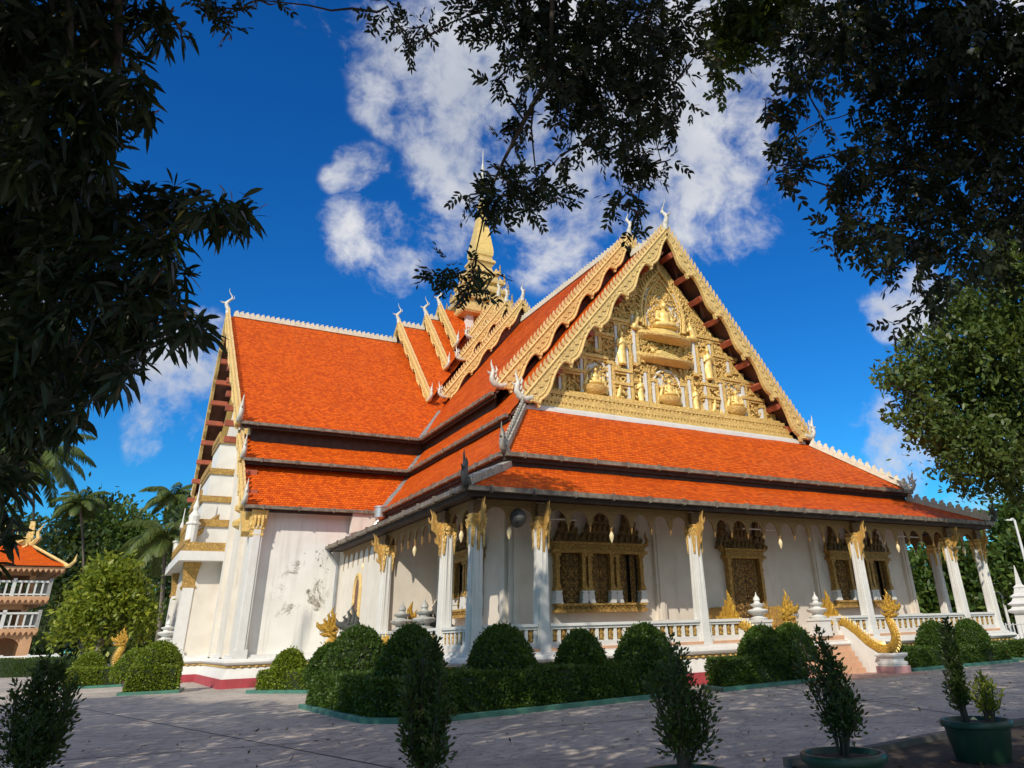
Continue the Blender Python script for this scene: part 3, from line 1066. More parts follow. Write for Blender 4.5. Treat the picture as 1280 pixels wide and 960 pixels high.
def barge(parent, apex, foot, face, w0=.42, amp=.42, period=2.75, thick=.16, fin_h=.46, fin_step=.37, mat='gold_pale', fins=True, top_cut=True):
    """one sloping gable board: waved lower edge, roll mouldings and a row of flames on top"""
    A, B, g = Vector(apex), Vector(foot), Vector(face).normalized()
    s = (B - A)
    L = s.length
    s.normalize()
    t = g.cross(s)
    if t.z < 0:
        t = -t
    th = math.asin(max(-1, min(1, -s.z)))
    tn = math.tan(th) if top_cut else 0
    lo = wave_edge(L, w0, amp, period, w0 * tn, True)
    h = .10
    poly = [(-h * tn, h)] + [(w0 * tn, -w0)] + lo + [(L + .05, -(w0 * .5)), (L + .12, 0), (L, h)]
    b = MB()
    b.prism(poly, A, s, t, thick)
    # mouldings on the face
    off = g * (thick * .5)
    def roll(inset, r):
        q = [(x, min(y + inset, -.02)) for x, y in [(w0 * tn, -w0)] + [p for i, p in enumerate(lo) if i % 17 not in (11, 12, 13, 14)]]
        b.tube([A + s * x + t * y + off for x, y in q], r, 6)
    roll(.07, .065)
    roll(.24, .035)
    b.tube([A + s * (-h * tn * .2) + t * (h - .05) + off, A + s * L + t * (h - .05) + off], .06, 6)
    # carved buds along the board
    n = int(L / .42)
    for k in range(n):
        x = (k + .6) * L / n
        c = A + s * x + t * -.16 + off
        b.obox(c, s * .085 + t * .05, t * .085 - s * .05, g * .045)
    bo = b.build('gable_board', M[mat], parent)
    if fins:
        f = MB()
        n = int(L / fin_step)
        for k in range(n):
            x = (k + .4) * L / n
            # flames curl up towards the apex
            k2 = fin_h * random.uniform(.92, 1.06)
            fl = [(.10, 0), (-.10, 0), (-.15, .30 * k2), (-.09, .55 * k2), (-.20, k2), (.02, .72 * k2), (.10, .36 * k2)]
            f.prism(fl, A + s * x + t * h, s, t, .09)
        f.build('flame_row', M['gold_tip'], bo)
    return bo


def gold_tip():
    m, t = new_mat('flame_fin_paint')
    co = t.n('ShaderNodeTexCoord').outputs['Object']
    n1 = t.n('ShaderNodeTexNoise', None, Vector=co, Scale=4.0, Detail=5.0).outputs['Fac']
    c = t.ramp(n1, [(.3, (.55, .34, .13)), (.55, (.66, .46, .20)), (.75, (.68, .54, .34))])
    p = t.n('ShaderNodeBsdfPrincipled', None, Base_Color=c, Roughness=.5)
    t.n('ShaderNodeOutputMaterial', None, Surface=p.outputs[0])
    return m


M['gold_tip'] = gold_tip()


def gable_pair(apex, half, zf, face, **kw):
    """both boards of a gable across x (face +-y) or y (face +-x), a horn on the tip, hooks at the feet"""
    face = Vector(face)
    fin = kw.pop('fin', 1.7)
    hook = kw.pop('hook', 1.0)
    lean = kw.pop('lean', 0.0)
    out = []
    for sg in (-1, 1):
        if abs(face.y) > .5:
            ft = (apex[0] + sg * half, apex[1] - face.y * lean, zf)
            od = (sg, 0, 0)
        else:
            ft = (apex[0] - face.x * lean, apex[1] + sg * half, zf)
            od = (0, sg, 0)
        bo = barge(temple, apex, ft, face, **kw)
        hook_finial(bo, Vector(ft) + Vector(od) * .05 + Vector((0, 0, .05)) + face * .02, od, hook)
        out.append(bo)
    s_finial(out[0], Vector(apex) + Vector((0, 0, .25)), face, fin)
    return out


# front gables
gable_pair((XC, GYF - .08, RF + .12), XC - 4.35, 11.0, (0, -1, 0), w0=.32, amp=.44, period=2.75, fin_h=.34, fin_step=.30)
gable_pair((XC, GYR - .08, RZ + .12), XC - 4.70, 12.62, (0, -1, 0), w0=.30, amp=.40, period=2.75, fin_h=.32, fin_step=.30)
# transept ends
for s in (0, 1):
    fx = -1 if not s else 1
    xa = -5.98 if not s else W + 5.98
    gable_pair((xa, YC, RZ + .12), YC - Y1, Z1 + .1, (fx, 0, 0), lean=.66, w0=.32, amp=.36, period=2.6, fin_h=.36, fin_step=.3)
    for sg in (-1, 1):
        for (xt, yt, zt), (xf, yf, zf) in (((-5.1, 20.15, 11.95), (-4.98, Y2, Z2)), ((-4.96, 19.3, 10.5), (-4.83, Y3, Z3))):
            f = (lambda p: p) if not s else mx
            m = (lambda p: p) if sg < 0 else (lambda p: (p[0], 2 * YC - p[1], p[2]))
            bo = barge(temple, m(f((xt, yt, zt + .12))), m(f((xf, yf, zf + .12))), (fx, 0, 0), w0=.30, amp=.25, period=1.3, fin_h=.36, top_cut=False)
            hook_finial(bo, m(f((xf, yf - .05, zf + .15))), (0, sg, 0), .85)
# raised gables stepping up to the tower
LV = [(6.8, 24.30, 8.3, 15.9), (4.6, 25.35, 5.4, 19.4), (3.5, 26.45, 4.2, 21.7)]
LN = [(8.2, 24.30, 5.9, 16.2), (5.4, 25.35, 3.7, 20.1), (3.9, 26.45, 2.4, 22.6)]
for (dt, az, kt, zt), (dn, an, hn, zn) in zip(LV, LN):
    for s in (-1, 1):
        xg = XC + s * dt
        gable_pair((xg, YC, az + .12), kt, zt + .1, (s, 0, 0), w0=.27, amp=.28, period=2.2, fin_h=.28, fin_step=.28, fin=1.5, hook=.8)
        for q in (-1, 1):
            roof('raised_roof', (xg, YC + q * kt, zt), (xg, YC + q * kt, zt), (XC, YC, az), (xg, YC, az), (1, 0, 0))
        b = MB()
        b.prism([(-kt * .93, zt), (kt * .93, zt), (0, az - .35)], (xg - s * .35, YC, 0), (0, 1, 0), (0, 0, 1), .12)
        b.build('gable_infill', M['soffit'], temple, recalc=True)
    yg = YC - dn
    gable_pair((XC, yg, an + .12), hn, zn + .1, (0, -1, 0), w0=.27, amp=.28, period=2.2, fin_h=.28, fin_step=.28, fin=1.5, hook=.8)
    for q in (-1, 1):
        roof('raised_roof', (XC + q * hn, yg, zn), (XC + q * hn, yg, zn), (XC, YC, an), (XC, yg, an), (0, 1, 0))
    b = MB()
    b.prism([(-hn * .93, zn), (hn * .93, zn), (0, an - .35)], (XC, yg + .35, 0), (1, 0, 0), (0, 0, 1), .12)
    b.build('gable_infill', M['soffit'], temple, recalc=True)
b = MB()
b.prism([(-7.9, Z1 - .2), (7.9, Z1 - .2), (0, RZ - .6)], (XC, GYR + .5, 0), (1, 0, 0), (0, 0, 1), .12)
b.build('gable_infill', M['soffit'], temple, recalc=True)
# ridges and hips
crest_line('ridge_crest', [(XC, GYF + .3, RF + .05), (XC, GYR - .2, RF + .05)], 'cream')
crest_line('ridge_crest', [(XC, GYR + .3, RZ + .05), (XC, 22.9, RZ + .05)], 'cream')
for s in (0, 1):
    f = (lambda p: p) if not s else mx
    crest_line('ridge_crest', [f((-5.6, YC, RZ + .05)), f((6.2, YC, RZ + .05))], 'cream')
    crest_line('ridge_crest', [f((6.5, YC, 24.3)), f((8.4, YC, 24.3))], 'cream')
    crest_line('ridge_crest', [f((8.7, YC, 25.35)), f((9.5, YC, 25.35))], 'cream')
    # hips of the two front aprons
    crest_line('hip_ridge', [f((4.35, 5.35, 10.55)), f((X3, 1.76, Z3 + .05))], 'cream' if s else 'hip_grey', .26, .26, .36, .32, .10)
    crest_line('hip_ridge', [f((2.0, 1.9, 7.2)), f((X4, -.6, Z4 + .05))], 'cream' if s else 'hip_grey', .26, .26, .36, .28, .10) if s else \
        crest_line('hip_ridge', [(2.0, 1.9, 7.2), (X4, -.6, Z4 + .05)], 'hip_grey', .30, .24, .36, .2, .10, fins=False)
    c = Vector(f((X3 - .02, 1.72, Z3 + .1)))
    hook_finial(temple, c, (-.75 if not s else .75, -.66, 0), .78, 'naga_grey' if not s else 'naga_white', 'hip_finial')
    c = Vector(f((X4 - .02, -.64, Z4 + .1)))
    hook_finial(temple, c, (-.75 if not s else .75, -.66, 0), .80, 'naga_dark', 'hip_finial')


# ------------------------------------------------------------------ pediment of the front gable
def seated_buddha(res=.035):
    def fn(P):
        d = sd_ell(P, (0, -.02, .13), (.50, .34, .13))
        d = smin(d, sd_capsule(P, (-.42, -.10, .12), (.12, -.26, .13), .12, .09), .08)
        d = smin(d, sd_capsule(P, (.42, -.10, .12), (-.12, -.24, .15), .12, .09), .08)
        d = smin(d, sd_capsule(P, (0, .04, .18), (0, .05, .55), .20, .235), .10)
        d = smin(d, sd_capsule(P, (-.2, .05, .68), (.2, .05, .68), .11), .08)
        for s in (-1, 1):
            d = smin(d, sd_capsule(P, (s * .27, .04, .68), (s * .36, -.02, .40), .085, .07), .05)
            d = smin(d, sd_capsule(P, (s * .36, -.02, .40), (s * .10, -.28, .24), .07, .05), .04)
        d = smin(d, sd_capsule(P, (0, .03, .74), (0, .01, .86), .075), .04)
        d = smin(d, sd_ell(P, (0, .0, .98), (.125, .14, .16)), .03)
        d = smin(d, sd_ell(P, (0, .02, 1.13), (.075, .075, .07)), .03)
        d = smin(d, sd_capsule(P, (0, .02, 1.17), (0, .02, 1.34), .04, .008), .03)
        d = smin(d, sd_ell(P, (0, -.135, .97), (.02, .035, .03)), .015)
        for s in (-1, 1):
            d = smin(d, sd_ell(P, (s * .13, .02, .95), (.022, .035, .08)), .015)
        return d
    return sdf_arrays(fn, (-.62, -.5, -.05), (.62, .4, 1.4), res)


def standing_figure(res=.04):
    def fn(P):
        d = sd_capsule(P, (0, 0, .08), (0, 0, .80), .17, .13)
        d = smin(d, sd_capsule(P, (0, 0, .80), (0, 0, 1.18), .14, .19), .08)
        for s in (-1, 1):
            d = smin(d, sd_capsule(P, (s * .20, 0, 1.22), (s * .26, -.03, .95), .065, .055), .04)
            d = smin(d, sd_capsule(P, (s * .26, -.03, .95), (s * .05, -.17, 1.10), .055, .045), .04)
            d = smin(d, sd_ell(P, (s * .10, -.06, .05), (.08, .14, .05)), .04)
        d = smin(d, sd_capsule(P, (0, 0, 1.3), (0, 0, 1.42), .06), .03)
        d = smin(d, sd_ell(P, (0, 0, 1.52), (.11, .12, .14)), .03)
        d = smin(d, sd_capsule(P, (0, 0, 1.63), (0, 0, 1.86), .07, .01), .03)
        d = smin(d, sd_ell(P, (0, .02, .45), (.27, .08, .40)), .1)
        return d
    return sdf_arrays(fn, (-.45, -.35, -.05), (.45, .3, 1.95), res)


def kneeling_figure(res=.045):
    def fn(P):
        d = sd_capsule(P, (-.22, 0, .10), (.20, 0, .12), .12, .11)
        d = smin(d, sd_capsule(P, (-.16, 0, .2), (-.02, 0, .62), .15, .16), .08)
        d = smin(d, sd_capsule(P, (0, 0, .60), (.22, -.05, .46), .06, .05), .04)
        d = smin(d, sd_capsule(P, (.22, -.05, .46), (.24, -.05, .66), .05, .035), .04)
        d = smin(d, sd_ell(P, (.02, 0, .86), (.10, .10, .13)), .04)
        d = smin(d, sd_capsule(P, (.0, 0, .97), (-.02, 0, 1.14), .05, .01), .03)
        return d
    return sdf_arrays(fn, (-.45, -.3, -.08), (.45, .3, 1.2), res)


def reclining_figure(res=.045):
    def fn(P):
        d = sd_capsule(P, (1.15, 0, .12), (.15, 0, .20), .11, .19)
        d = smin(d, sd_capsule(P, (.15, 0, .20), (-.55, 0, .30), .20, .21), .1)
        d = smin(d, sd_ell(P, (-.93, -.02, .42), (.13, .13, .16)), .06)
        d = smin(d, sd_capsule(P, (-.55, -.10, .38), (-.92, -.12, .16), .07, .06), .05)
        d = smin(d, sd_capsule(P, (-.5, -.16, .42), (.25, -.18, .30), .07, .05), .05)
        d = smin(d, sd_capsule(P, (-.95, 0, .55), (-1.02, 0, .66), .06, .02), .03)
        return d
    return sdf_arrays(fn, (-1.3, -.4, -.05), (1.35, .35, .8), res)


BUD = seated_buddha()
STAND = standing_figure()
KNEEL = kneeling_figure()
RECL = reclining_figure()


def put(fig, loc, s=1.0, mirror=False):
    V, F = fig
    A = V * s
    if mirror:
        A = A * np.array([-1, 1, 1])
        F = F[:, ::-1]
    return A + np.array(loc), F


def build_pediment():
    py = 6.45
    b = MB()
    b.prism([(-8.2, 11.0), (8.2, 11.0), (0, 20.75)], (XC, py + .1, 0), (1, 0, 0), (0, 0, 1), .2)
    ped = b.build('pediment', M['gold'], temple, recalc=True)
    # cornice: stepped mouldings with beads
    b = MB()
    steps = [(10.90, 11.10, 5.74, 7.9), (11.10, 11.22, 5.86, 7.8), (11.22, 11.46, 5.80, 7.75), (11.46, 11.60, 5.92, 7.6), (11.60, 11.78, 5.84, 7.5), (11.78, 11.92, 6.02, 7.35)]
    for z0, z1, y, hw in steps:
        b.box(XC - hw, XC + hw, y, 6.6, z0, z1)
    for z, y, hw, st in ((11.16, 5.83, 7.7, .20), (11.53, 5.89, 7.5, .24), (11.85, 5.99, 7.3, .2)):
        n = int(2 * hw / st)
        for k in range(n):
            x = XC - hw + (k + .5) * st
            b.box(x - st * .3, x + st * .3, y - .05, y + .05, z - .045, z + .045)
    b.build('cornice', M['gold'], ped)
    b = MB()
    b.box(4.55, W - 4.55, 5.50, 5.80, 10.62, 10.80)
    b.box(4.75, W - 4.75, 5.62, 5.80, 10.80, 10.90)
    b.build('ledge', M['white_clean'], ped)
    # white pilasters with gold edges
    b, e = MB(), MB()
    for x, z0, z1 in [(3.55, 11.92, 13.75), (2.45, 11.92, 15.0), (1.4, 11.92, 13.65), (.94, 11.92, 13.2), (1.95, 13.9, 16.7), (3.05, 13.6, 15.9), (5.15, 11.92, 13.8), (6.36, 11.92, 12.7), (4.25, 14.25, 15.1)]:
        for s in (-1, 1):
            b.box(XC + s * x - .07, XC + s * x + .07, py - .22, py, z0, z1)
            for dz in (z0, z1):
                e.box(XC + s * x - .14, XC + s * x + .14, py - .26, py, dz - .09, dz + .09)
            e.box(XC + s * x + .12, XC + s * x + .30, py - .22, py, z0, z1 + .1)
    b.split_build('relief_pilaster', M['white_clean'], ped)
    # stepped cornices across the panels
    for x0, x1, z in [(2.2, 3.3, 13.45), (2.2, 3.4, 12.75), (3.6, 6.0, 13.95), (5.0, 6.6, 13.05), (2.2, 4.6, 16.15), (3.2, 5.0, 15.2)]:
        for s in (-1, 1):
            a, c = sorted((XC + s * x0, XC + s * x1))
            e.box(a, c, py - .27, py, z - .08, z + .08)
            e.box(a + .06, c - .06, py - .20, py, z - .20, z - .08)
    # carved scrolls: curls of gilded stucco standing off the ground of the panel
    rr = random.Random(5)
    for k in range(1700):
        z = rr.uniform(12.0, 19.2)
        hw = (20.4 - z) * .78
        x = rr.uniform(-hw, hw)
        r0 = rr.uniform(.09, .20)
        a0 = rr.uniform(0, 6.28)
        sg = rr.choice((-1, 1))
        pts = []
        for i in range(7):
            a = a0 + sg * i * .75
            r = r0 * (1 - i * .11)
            pts.append((XC + x + math.cos(a) * r, py - .04 - .026 * i, z + math.sin(a) * r))
        e.tube(pts, [.03, .05, .055, .055, .05, .04, .02], 5)
    # flame edging under the roof slope
    for s in (-1, 1):
        for k in range(22):
            f = (k + .5) / 22
            x, z = 7.4 * (1 - f), 12.0 + 7.6 * f
            e.obox((XC + s * x, py - .06, z), Vector((.16, 0, s * -.0 + .0)), (0, .08, 0), (0, 0, .22))
    e.build('relief_carving', M['gold'], ped)
    # lotus barges
    for nm, z0, z1, hw, dep in (('upper', 15.28, 15.62, 2.1, .8), ('lower', 14.06, 14.38, 2.1, .75)):
        b = MB()
        n = 20
        rows = []
        for fz, fo in ((0, .35), (.35, .75), (.62, .98), (.72, 1.0), (1.0, .98)):
            ring = []
            for i in range(n + 1):
                t = -1 + 2 * i / n
                lift = .30 * abs(t) ** 2.0
                ring.append((XC + t * hw * (.55 + .45 * min(1, .35 + fo * .65)), py - dep * fo * (1 - abs(t) ** 2.4) - .02, z0 + (z1 - z0) * fz + lift * (.4 + .6 * fz)))
            rows.append(ring)
        rows.append([(p[0], py + .02, p[2]) for p in rows[-1]])
        vs = [p for r in rows for p in r]
        fs = [(i * (n + 1) + k, i * (n + 1) + k + 1, (i + 1) * (n + 1) + k + 1, (i + 1) * (n + 1) + k) for i in range(len(rows) - 1) for k in range(n)]
        b.add(vs, fs)
        b.build('barge_relief', M['gold'], ped, smooth=45)
    # Buddha on a triple lotus seat
    b = MB()
    for z, r in ((15.55, 1.25), (15.72, 1.05), (15.88, .85)):
        b.lathe([(r, 0), (r * 1.04, .06), (r, .13), (r * .92, .16)], (XC, py - .15, z), 24, sy=.55)
    b.build('lotus_seat', M['gold_smooth'], ped, smooth=40)
    V, F = put(BUD, (0, 0, 0), 1.42)
    figure('buddha_relief', V + np.array((XC, py - .35, 16.02)), F, M['gold_smooth'], ped)
    # flaming arch round it, white ground behind
    b = MB()
    arch = []
    for i in range(15):
        a = math.pi * (-.12 + 1.24 * i / 14)
        arch.append((1.25 * math.cos(a) * (1 if True else 1), 17.3 + 1.25 * math.sin(a) * 1.15))
    pts = [(-1.35, 16.1)] + [(-1.42, 17.0), (-1.25, 17.8), (-.95, 18.5), (-.5, 19.05), (0, 19.6), (.5, 19.05), (.95, 18.5), (1.25, 17.8), (1.42, 17.0)] + [(1.35, 16.1)]
    b.tube([(XC + x, py - .22, z) for x, z in pts], .12, 7)
    b.tube([(XC + x * .84, py - .24, 16.1 + (z - 16.1) * .86) for x, z in pts], .05, 6)
    for (xa, za), (xb, zb) in zip(pts[:-1], pts[1:]):
        for k in range(3):
            f = (k + .5) / 3
            x, z = xa + (xb - xa) * f, za + (zb - za) * f
            d = Vector((x, 0, z - 17.2)).normalized()
            c = Vector((XC + x, py - .22, z))
            b.tube([c, c + d * .18 + Vector((0, 0, .06)), c + d * .26 + Vector((0, 0, .20))], [.085, .06, .01], 5)
    b.tube([(XC, py - .22, 19.5), (XC, py - .24, 19.95), (XC, py - .24, 20.25)], [.12, .07, .01], 6)
    b.build('flame_arch', M['gold'], ped, smooth=50)
    b = MB()
    b.prism([(x * .80, 16.1 + (z - 16.1) * .84) for x, z in pts], (XC, py - .03, 0), (1, 0, 0), (0, 0, 1), .08)
    for x in (-4.45, 0, 4.45):
        n = 14
        disc = [(x + .70 * math.cos(math.pi * i / 10), 12.9 + .80 * math.sin(math.pi * i / 10)) for i in range(20)]
        b.prism(disc, (XC, py - .03, 0), (1, 0, 0), (0, 0, 1), .07)
        rim = [(x + .85 * math.cos(math.pi * i / n), 13.0 + .85 * math.sin(math.pi * i / n)) for i in range(n + 1)]
        b.tube([(XC + p[0], py - .1, p[1]) for p in rim], .07, 6)
    for x in (-2.8, 2.8):
        n = 10
        rim = [(x + .38 * math.cos(math.pi * i / n), 15.6 + .5 * math.sin(math.pi * i / n)) for i in range(n + 1)]
        b.tube([(XC + p[0], py - .1, p[1]) for p in rim], .05, 6)
    for x in (-1, 1):   # white spray of deer and leaves beside the Buddha
        for k in range(7):
            c = Vector((XC + x * rr.uniform(.75, 1.1), py - .12, 16.4 + k * .28))
            b.tube([c, c + Vector((x * .12, -.05, .15)), c + Vector((-x * .05, -.07, .32))], [.05, .07, .015], 5)
        b.prism([(x * 1.2, 16.3), (x * 2.0, 16.0), (x * 1.75, 17.4)], (XC, py - .05, 0), (1, 0, 0), (0, 0, 1), .06)
    b.split_build('white_ground', M['white_clean'], ped, recalc=True)
    # the other figures
    for s in (-1, 1):
        V, F = put(STAND, (XC + s * 2.8, py - .28, 13.7), 1.08)
        figure('standing_relief', V, F, M['gold_smooth'], ped)
        V, F = put(KNEEL, (XC + s * -1.75, py - .3, 15.75), 1.05, s < 0)
        figure('kneeling_relief', V, F, M['gold_smooth'], ped)
    V, F = put(RECL, (XC, py - .3, 14.35), .95)
    figure('reclining_relief', V, F, M['gold_smooth'], ped)
    for x in (-4.45, 0, 4.45):
        b = MB()
        b.lathe([(.15, -.02), (.45, .08), (.66, .30), (.70, .42), (.6, .46)], (XC + x, py - .2, 11.95), 16, sy=.6)
        b.build('lotus_bowl', M['gold'], ped, smooth=40)
        parts = [put(BUD, (XC + x, py - .3, 12.42), .78)]
        for s in (-1, 1):
            parts.append(put(KNEEL, (XC + x + s * .46, py - .26, 12.36), .58, s > 0))
            parts.append(put(KNEEL, (XC + x + s * .62, py - .16, 12.1), .5, s > 0))
        V, F = join_arrays(parts)
        figure('seated_group', V, F, M['gold_smooth'], ped)
    for x in (-1.75, 1.75, -3.0, 3.0):
        V, F = put(STAND if abs(x) < 2 else KNEEL, (XC + x, py - .22, 11.95), .72)
        figure('attendant_relief', V, F, M['gold_smooth'], ped)
    # red purlins carrying the overhang, front and rear gable
    b = MB()
    for s in (-1, 1):
        for k in range(9):
            f = (k + .6) / 9
            x, z = 8.35 * (1 - f), 11.0 + 9.9 * f
            c = Vector((XC + s * x, 5.95, z - .16))
            sl = Vector((s * .64, 0, -.77))
            nn = Vector((s * .77, 0, .64))
            b.obox(c, sl * .14, (0, .50, 0), nn * .17)
    b.split_build('purlin', M['purlin'], temple)
    b = MB()
    for s in (0, 1):
        for q in (-1, 1):
            for k in range(12):
                f = (k + .5) / 12
                y, z = 14.4 * (1 - f), 7.9 + 14.2 * f
                x0 = -5.75 if z > 12 else -4.85
                c = Vector(((x0 - 4.2) / 2, YC + q * y, z - (.30 if z > 12 else .1)))
                if s:
                    c.x = W - c.x
                b.obox(c, (abs(x0 + 4.2) / 2, 0, 0), (0, .16, 0), (0, 0, .15))
    b.split_build('purlin', M['purlin'], temple)


build_pediment()


# ------------------------------------------------------------------ spire over the crossing
def build_tower():
    t = MB()
    t.lathe([(1.35, 20.5), (1.35, 25.7)], (XC, YC, 0), 4, rot=math.pi / 4)
    tw = t.build('spire_base', M['gold_smooth'], temple)
    b = MB()
    for sx in (-1, 1):
        for sy in (-1, 1):
            b.box(XC + sx * 1.5 - .28, XC + sx * 1.5 + .28, YC + sy * 1.5 - .28, YC + sy * 1.5 + .28, 20.5, 25.55)
            b.box(XC + sx * .55 - .14, XC + sx * .55 + .14, YC + sy * 1.5 - .14, YC + sy * 1.5 + .14, 20.5, 25.55)
            b.box(XC + sx * 1.5 - .14, XC + sx * 1.5 + .14, YC + sy * .55 - .14, YC + sy * .55 + .14, 20.5, 25.55)
    b.split_build('spire_column', M['white_clean'], tw)
    s = MB()
    s.lathe([(1.80, 25.50), (2.28, 25.61), (2.39, 25.78), (2.39, 26.06), (2.12, 26.17), (1.91, 26.23), (1.91, 26.84), (2.17, 26.96), (2.23, 27.18), (1.70, 27.27), (1.64, 27.85),
             (1.91, 27.96), (1.96, 28.19), (1.48, 28.30), (1.40, 28.86), (1.67, 28.97), (1.70, 29.20), (1.22, 29.31), (1.17, 29.87), (1.38, 29.98), (1.38, 30.15), (0.90, 30.32), (0.76, 30.76),
             (0.91, 31.10), (1.04, 31.21), (1.01, 31.44), (0.80, 31.60), (0.83, 31.77)], (XC, YC, 0), 4, rot=math.pi / 4)
    # rows of upright petals on every step
    for z, r, n in ((26.06, 2.22, 9), (27.18, 2.06, 8), (28.19, 1.8, 7), (29.2, 1.56, 6), (30.15, 1.27, 5)):
        for side in range(4):
            a = side * math.pi / 2
            ux = Vector((math.cos(a + math.pi / 2), math.sin(a + math.pi / 2), 0))
            o = Vector((math.cos(a), math.sin(a), 0))
            for k in range(n):
                c = Vector((XC, YC, z)) + o * r + ux * ((k + .5) / n * 2 - 1) * r * .95
                s.prism([(-.13, 0), (.13, 0), (.15, .14), (0, .40), (-.15, .14)], c, ux, (0, 0, 1), .08)
            for q in (-1, 1):
                c = Vector((XC, YC, z)) + o * (r + .04) + ux * q * (r + .04)
                s.lathe([(.11, 0), (.13, .14), (.05, .35), (.09, .45), (.01, .85)], c, 8)
    s.build('spire_tier', M['gold_pale'], tw)
    p = MB()
    p.lathe([(.68, 31.7), (.84, 31.95), (.88, 32.25), (.86, 32.6), (.77, 33.2), (.63, 34.1), (.48, 35.2), (.34, 36.4), (.27, 37.1), (.33, 37.2), (.33, 37.35), (.2, 37.45)], (XC, YC, 0), 4, rot=math.pi / 4)
    p.build('spire_bud', M['gold_smooth'], tw)
    f = MB()
    prof, z = [(.18, 37.4)], 37.5
    for k in range(7):
        r = .30 - .026 * k
        prof += [(r * .5, z), (r, z + .12), (r, z + .24), (r * .5, z + .36)]
        z += .5
    prof += [(.10, z), (.16, z + .3), (.06, z + .9), (.02, z + 2.6)]
    f.lathe(prof, (XC, YC, 0), 12)
    f.build('spire_finial', M['naga_white'], tw, smooth=50)


build_tower()


# ------------------------------------------------------------------ columns of the porch
def column_master():
    c = MB()
    # re-entrant square shaft, slightly tapered
    def sect(h):
        a, d = h, h * .74
        return [(-d, -a), (d, -a), (d, -d), (a, -d), (a, d), (d, d), (d, a), (-d, a), (-d, d), (-a, d), (-a, -d), (-d, -d)]
    zs = [(FLOOR - .1, .26), (FLOOR + .12, .26), (FLOOR + .12, .235), (FLOOR + .26, .235), (FLOOR + .26, .215), (4.94, .175)]
    n = 12
    vs, fs = [], []
    for z, h in zs:
        vs += [(x, y, z) for x, y in sect(h)]
    for i in range(len(zs) - 1):
        fs += [(i * n + k, i * n + (k + 1) % n, (i + 1) * n + (k + 1) % n, (i + 1) * n + k) for k in range(n)]
    fs.append(tuple(range((len(zs) - 1) * n, len(zs) * n)))
    c.add(vs, fs)
    for sx, sy in ((0, -1), (0, 1), (-1, 0), (1, 0)):      # narrow fillets up each face
        for q in (-.07, .07):
            x, y = (q, sy * .197) if sx == 0 else (sx * .197, q)
            c.box(x - .016, x + .016, y - .016, y + .016, FLOOR + .26, 4.9)
    col = c.build('porch_column', M['white_clean'], temple)
    g = MB()
    g.lathe([(.19, 4.78), (.23, 4.86), (.205, 4.92), (.25, 4.98), (.27, 5.06), (.21, 5.10), (.24, 5.16), (.24, 5.2)], (0, 0, 0), 4, rot=math.pi / 4)
    # gilded leaves drooping down the four corners, flaring at the top
    for a in range(4):
        an = math.pi / 4 + a * math.pi / 2
        o = Vector((math.cos(an), math.sin(an), 0))
        for w, zt, zb in ((.11, 4.95, 4.05),):
            ux = Vector((-o.y, o.x, 0))
            for m_ in (-1, 1):
                d = Vector((math.cos(an + m_ * math.pi / 4), math.sin(an + m_ * math.pi / 4), 0))
                e = Vector((-d.y, d.x, 0)) * (-m_)
                base = d * .20 + e * .205
                g.prism([(-.10, .0), (.04, 0), (.06, -.10), (-.0, -.26), (-.02, -.55), (-.03, -.78), (-.05, -.55), (-.08, -.26)], base + Vector((0, 0, 4.98)), e, (0, 0, 1), .05)
    g.build('gilded_capital', M['gold'], col)
    k = MB()
    k.box(-.20, .20, -.20, .20, 5.19, 5.62)
    k.box(-.23, .23, -.23, .23, 5.36, 5.44)
    k.build('capital_block', M['block'], col)
    br = MB()
    # flame-shaped eave bracket leaning out from the face
    prof = [(.02, 4.10), (.06, 4.30), (.13, 4.50), (.12, 4.72), (.20, 4.90), (.33, 5.02), (.40, 5.20), (.40, 5.40), (.48, 5.62), (.40, 5.60), (.31, 5.46), (.29, 5.30), (.20, 5.24), (.10, 5.25), (.02, 5.10), (0, 4.6)]
    br.prism([(x * .8, z) for x, z in prof], (0, -.19, 0), (0, -1, 0), (0, 0, 1), .07)
    br.tube([(0, -.21, 4.3), (0, -.34, 4.62), (0, -.36, 4.86), (0, -.50, 5.02), (0, -.57, 5.26), (0, -.55, 5.42), (0, -.65, 5.66)], [.02, .045, .05, .06, .05, .035, .01], 6)
    for z, y in ((4.55, -.32), (4.95, -.46), (5.2, -.57)):
        br.tube([(0, y, z), (0, y - .10, z + .06), (0, y - .13, z + .20)], [.05, .04, .006], 5)
    br.build('eave_bracket', M['gold_bracket'], col, smooth=50)
    return col


M['block'] = carved('dull_gold_block', (0.22, 0.12, 0.045, 1), (0.10, 0.05, 0.02, 1), 10.0, .6, .55, .1)
M['gold_bracket'] = carved('bracket_gilding', (0.60, 0.36, 0.10, 1), (0.34, 0.17, 0.04, 1), 11.0, .5, .45, .2, .03)
col0 = column_master()
cols = [(x, 0.0, 0.0) for x in COLX]
cols += [(0, 2.417, -math.pi / 2), (0, 9.02, -math.pi / 2), (W, 2.417, math.pi / 2), (W, 9.02, math.pi / 2)]
for i, (x, y, rz) in enumerate(cols):
    c = col0 if i == 0 else copy_tree(col0, temple)
    c.location = (x, y, 0)
    c.rotation_euler.z = rz


